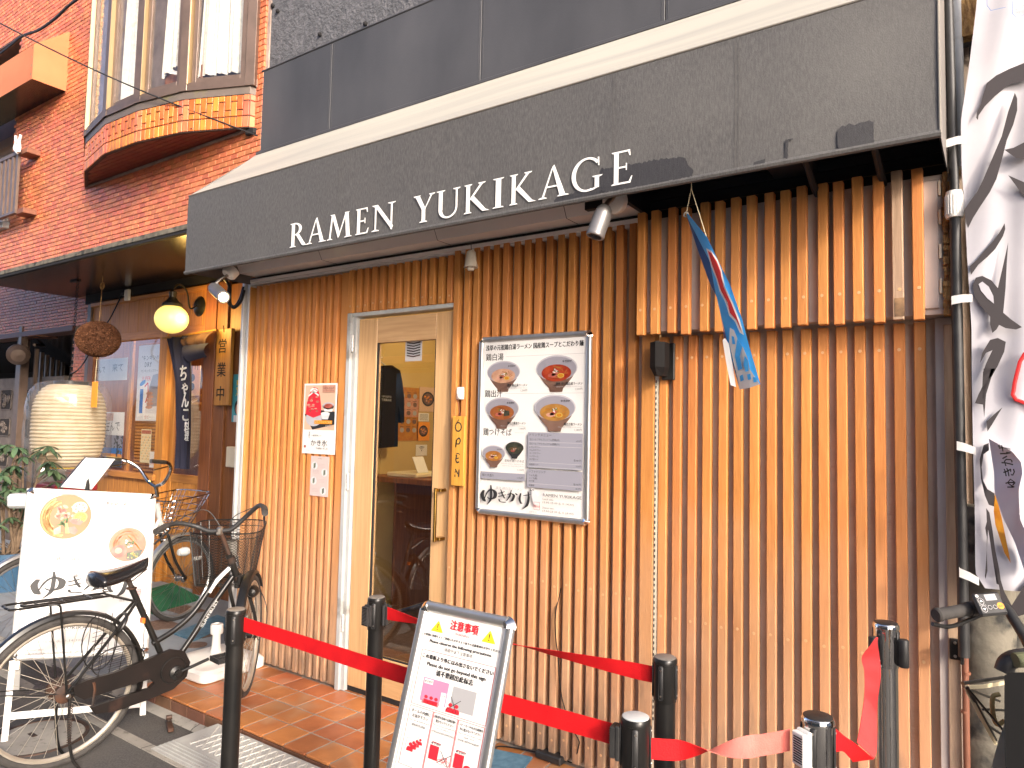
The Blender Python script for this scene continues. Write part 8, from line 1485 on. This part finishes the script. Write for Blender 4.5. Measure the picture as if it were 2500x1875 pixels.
# gap behind the pole
gap = thing('neighbour_wall', 'dark stained wall and pipes in the gap behind the banner', 'wall', (3.5, .2, 0)); part('wall', MB().box(3.0, .28, -.1, 7.5, .4, 9), MT['conc2'], gap)
for (x_, y_, r_, m_) in ((3.03, .02, .012, 'ceil'), (3.06, .1, .016, 'blackm'), (3.09, .15, .01, 'pvc'), (3.0, .12, .014, 'blackm')): part('pipe', MB().tube([(x_, y_, -.09), (x_+.004, y_, 6)], r_, 10), MT[m_], gap)
random.seed(9)
for k in range(6): b = MB().tube(spline([V((3.02+random.uniform(0, .08), random.uniform(-.02, .12), 1.0+.4*j+random.uniform(0, .2))) for j in range(8)], 5), .005, 6); part('loose_cable', b, MT['blackm'], gap)
q = on(2352, 1700, 1, -.02); part('brown_pipe', MB().tube([on(2356, 1590, 1, -.03), on(2362, 1950, 1, -.03)], .0105, 12), MT['pipeor'], gap)
for px, py in ((2352, 1735), (2356, 1640)): part('pipe_joint', MB().tube([on(px+4, py, 1, -.03), on(px+4, py+6, 1, -.03)], .0125, 12), MT['pipeor'], gap)
cp_ = thing('concrete_post', 'round mossy concrete post behind the electric bicycle', 'post', (3.06, .02, ZR)); part('post_shaft', MB().tube([on(2408, 1560, 1, .06).xy.to_3d()+V((0, 0, ZR)), on(2408, 1560, 1, .06).xy.to_3d()+V((0, 0, 1.28))], .085, 28), MT['conc2'], cp_)
ro = on(2465, 1560, 1, .12); solo('rough_stone_post', MB().tube(spline([V((ro.x, .12, ZR)), V((ro.x+.01, .11, .3)), V((ro.x-.006, .12, .6)), V((ro.x+.004, .12, .9)), V((ro.x, .12, 1.3))], 5), [.05+.006*math.sin(i*2.1) for i in range(21)], 12), MT['conc2'], 'pale knobbly stone post at the right edge', 'post', ro)
rt = MB().box(2.975, -.03, 2.9, 3.03, .02, 6); part('rotten_beam', rt, MT['peel'], gap)
part('gutter_pipe', MB().tube([(2.967, -.02, 2.44), (2.957, -.02, 6)], .02, 12), MT['post'], gap)
# conduit climbing behind the right slats
cd_ = lambda px, py: on(px, py, 1, .048)
solo('grey_conduit', MB().tube(spline([cd_(2252, 880), cd_(2252, 1000), cd_(2255, 1130), cd_(2242, 1220), cd_(2250, 1320), cd_(2258, 1400), cd_(2250, 1500), cd_(2249, 1650), cd_(2262, 1800), cd_(2262, 1950)], 6), .0085, 8).tube([cd_(2257, 1410), cd_(2255, 1450), cd_(2252, 1500)], [.012, .015, .012], 8), M('conduit_taupe', (.2, .16, .14), .7), 'taupe painted conduit bending behind the right slats', 'conduit', cd_(2252, 1400))
# ================================================================ opposite side of the street (seen in reflections)
def oppb(x0, x1, y, h, m, lab, fl=3.0, seed=0):
    t = thing('opposite_building', lab, 'building', ((x0+x1)/2, y, ZR), None); part('wall', MB().box(x0, y-3, ZR, x1, y, h), MT[m], t); random.seed(seed)
    part('shopfront', MB().box(x0+.4, y, .2, x1-.4, y+.05, 2.5), MT['oppglass'], t); part('shop_awning', MB().box(x0+.2, y, 2.6, x1-.2, y+.8, 2.75, .02), MT['orangecan' if seed == 2 else 'oppg'], t)
    z = 3.6
    while z < h-1.6:
        x = x0+.7
        while x < x1-1.2:
            f = part('window', MB().box(x-.06, y, z-.06, x+1.06, y+.06, z+1.36, .01), MT['alum_w'], t); part('pane', MB().box(x, y+.04, z, x+1.0, y+.07, z+1.3), MT['oppglass'], f); x += 1.9
        z += fl
    return t
oppb(-14, -7.2, -7.2, 6.4, 'oppw', 'cream building across the street, farthest left', seed=1); oppb(-7, -1.2, -7.2, 5.4, 'oppb', 'brown building across the street beside the cream one', seed=2); oppb(-1, 5.5, -7.2, 5.8, 'oppg', 'pale grey building directly across the street', seed=3)

ob_ = thing('opposite_building', 'added unseen pale building blocking low sky at the far right street end', 'building', (18, -3, ZR)); part('wall', MB().box(17, -8, ZR, 20, 4, 6.5), MT['oppw'], ob_)  # unseen building added to block low sky glare along the street
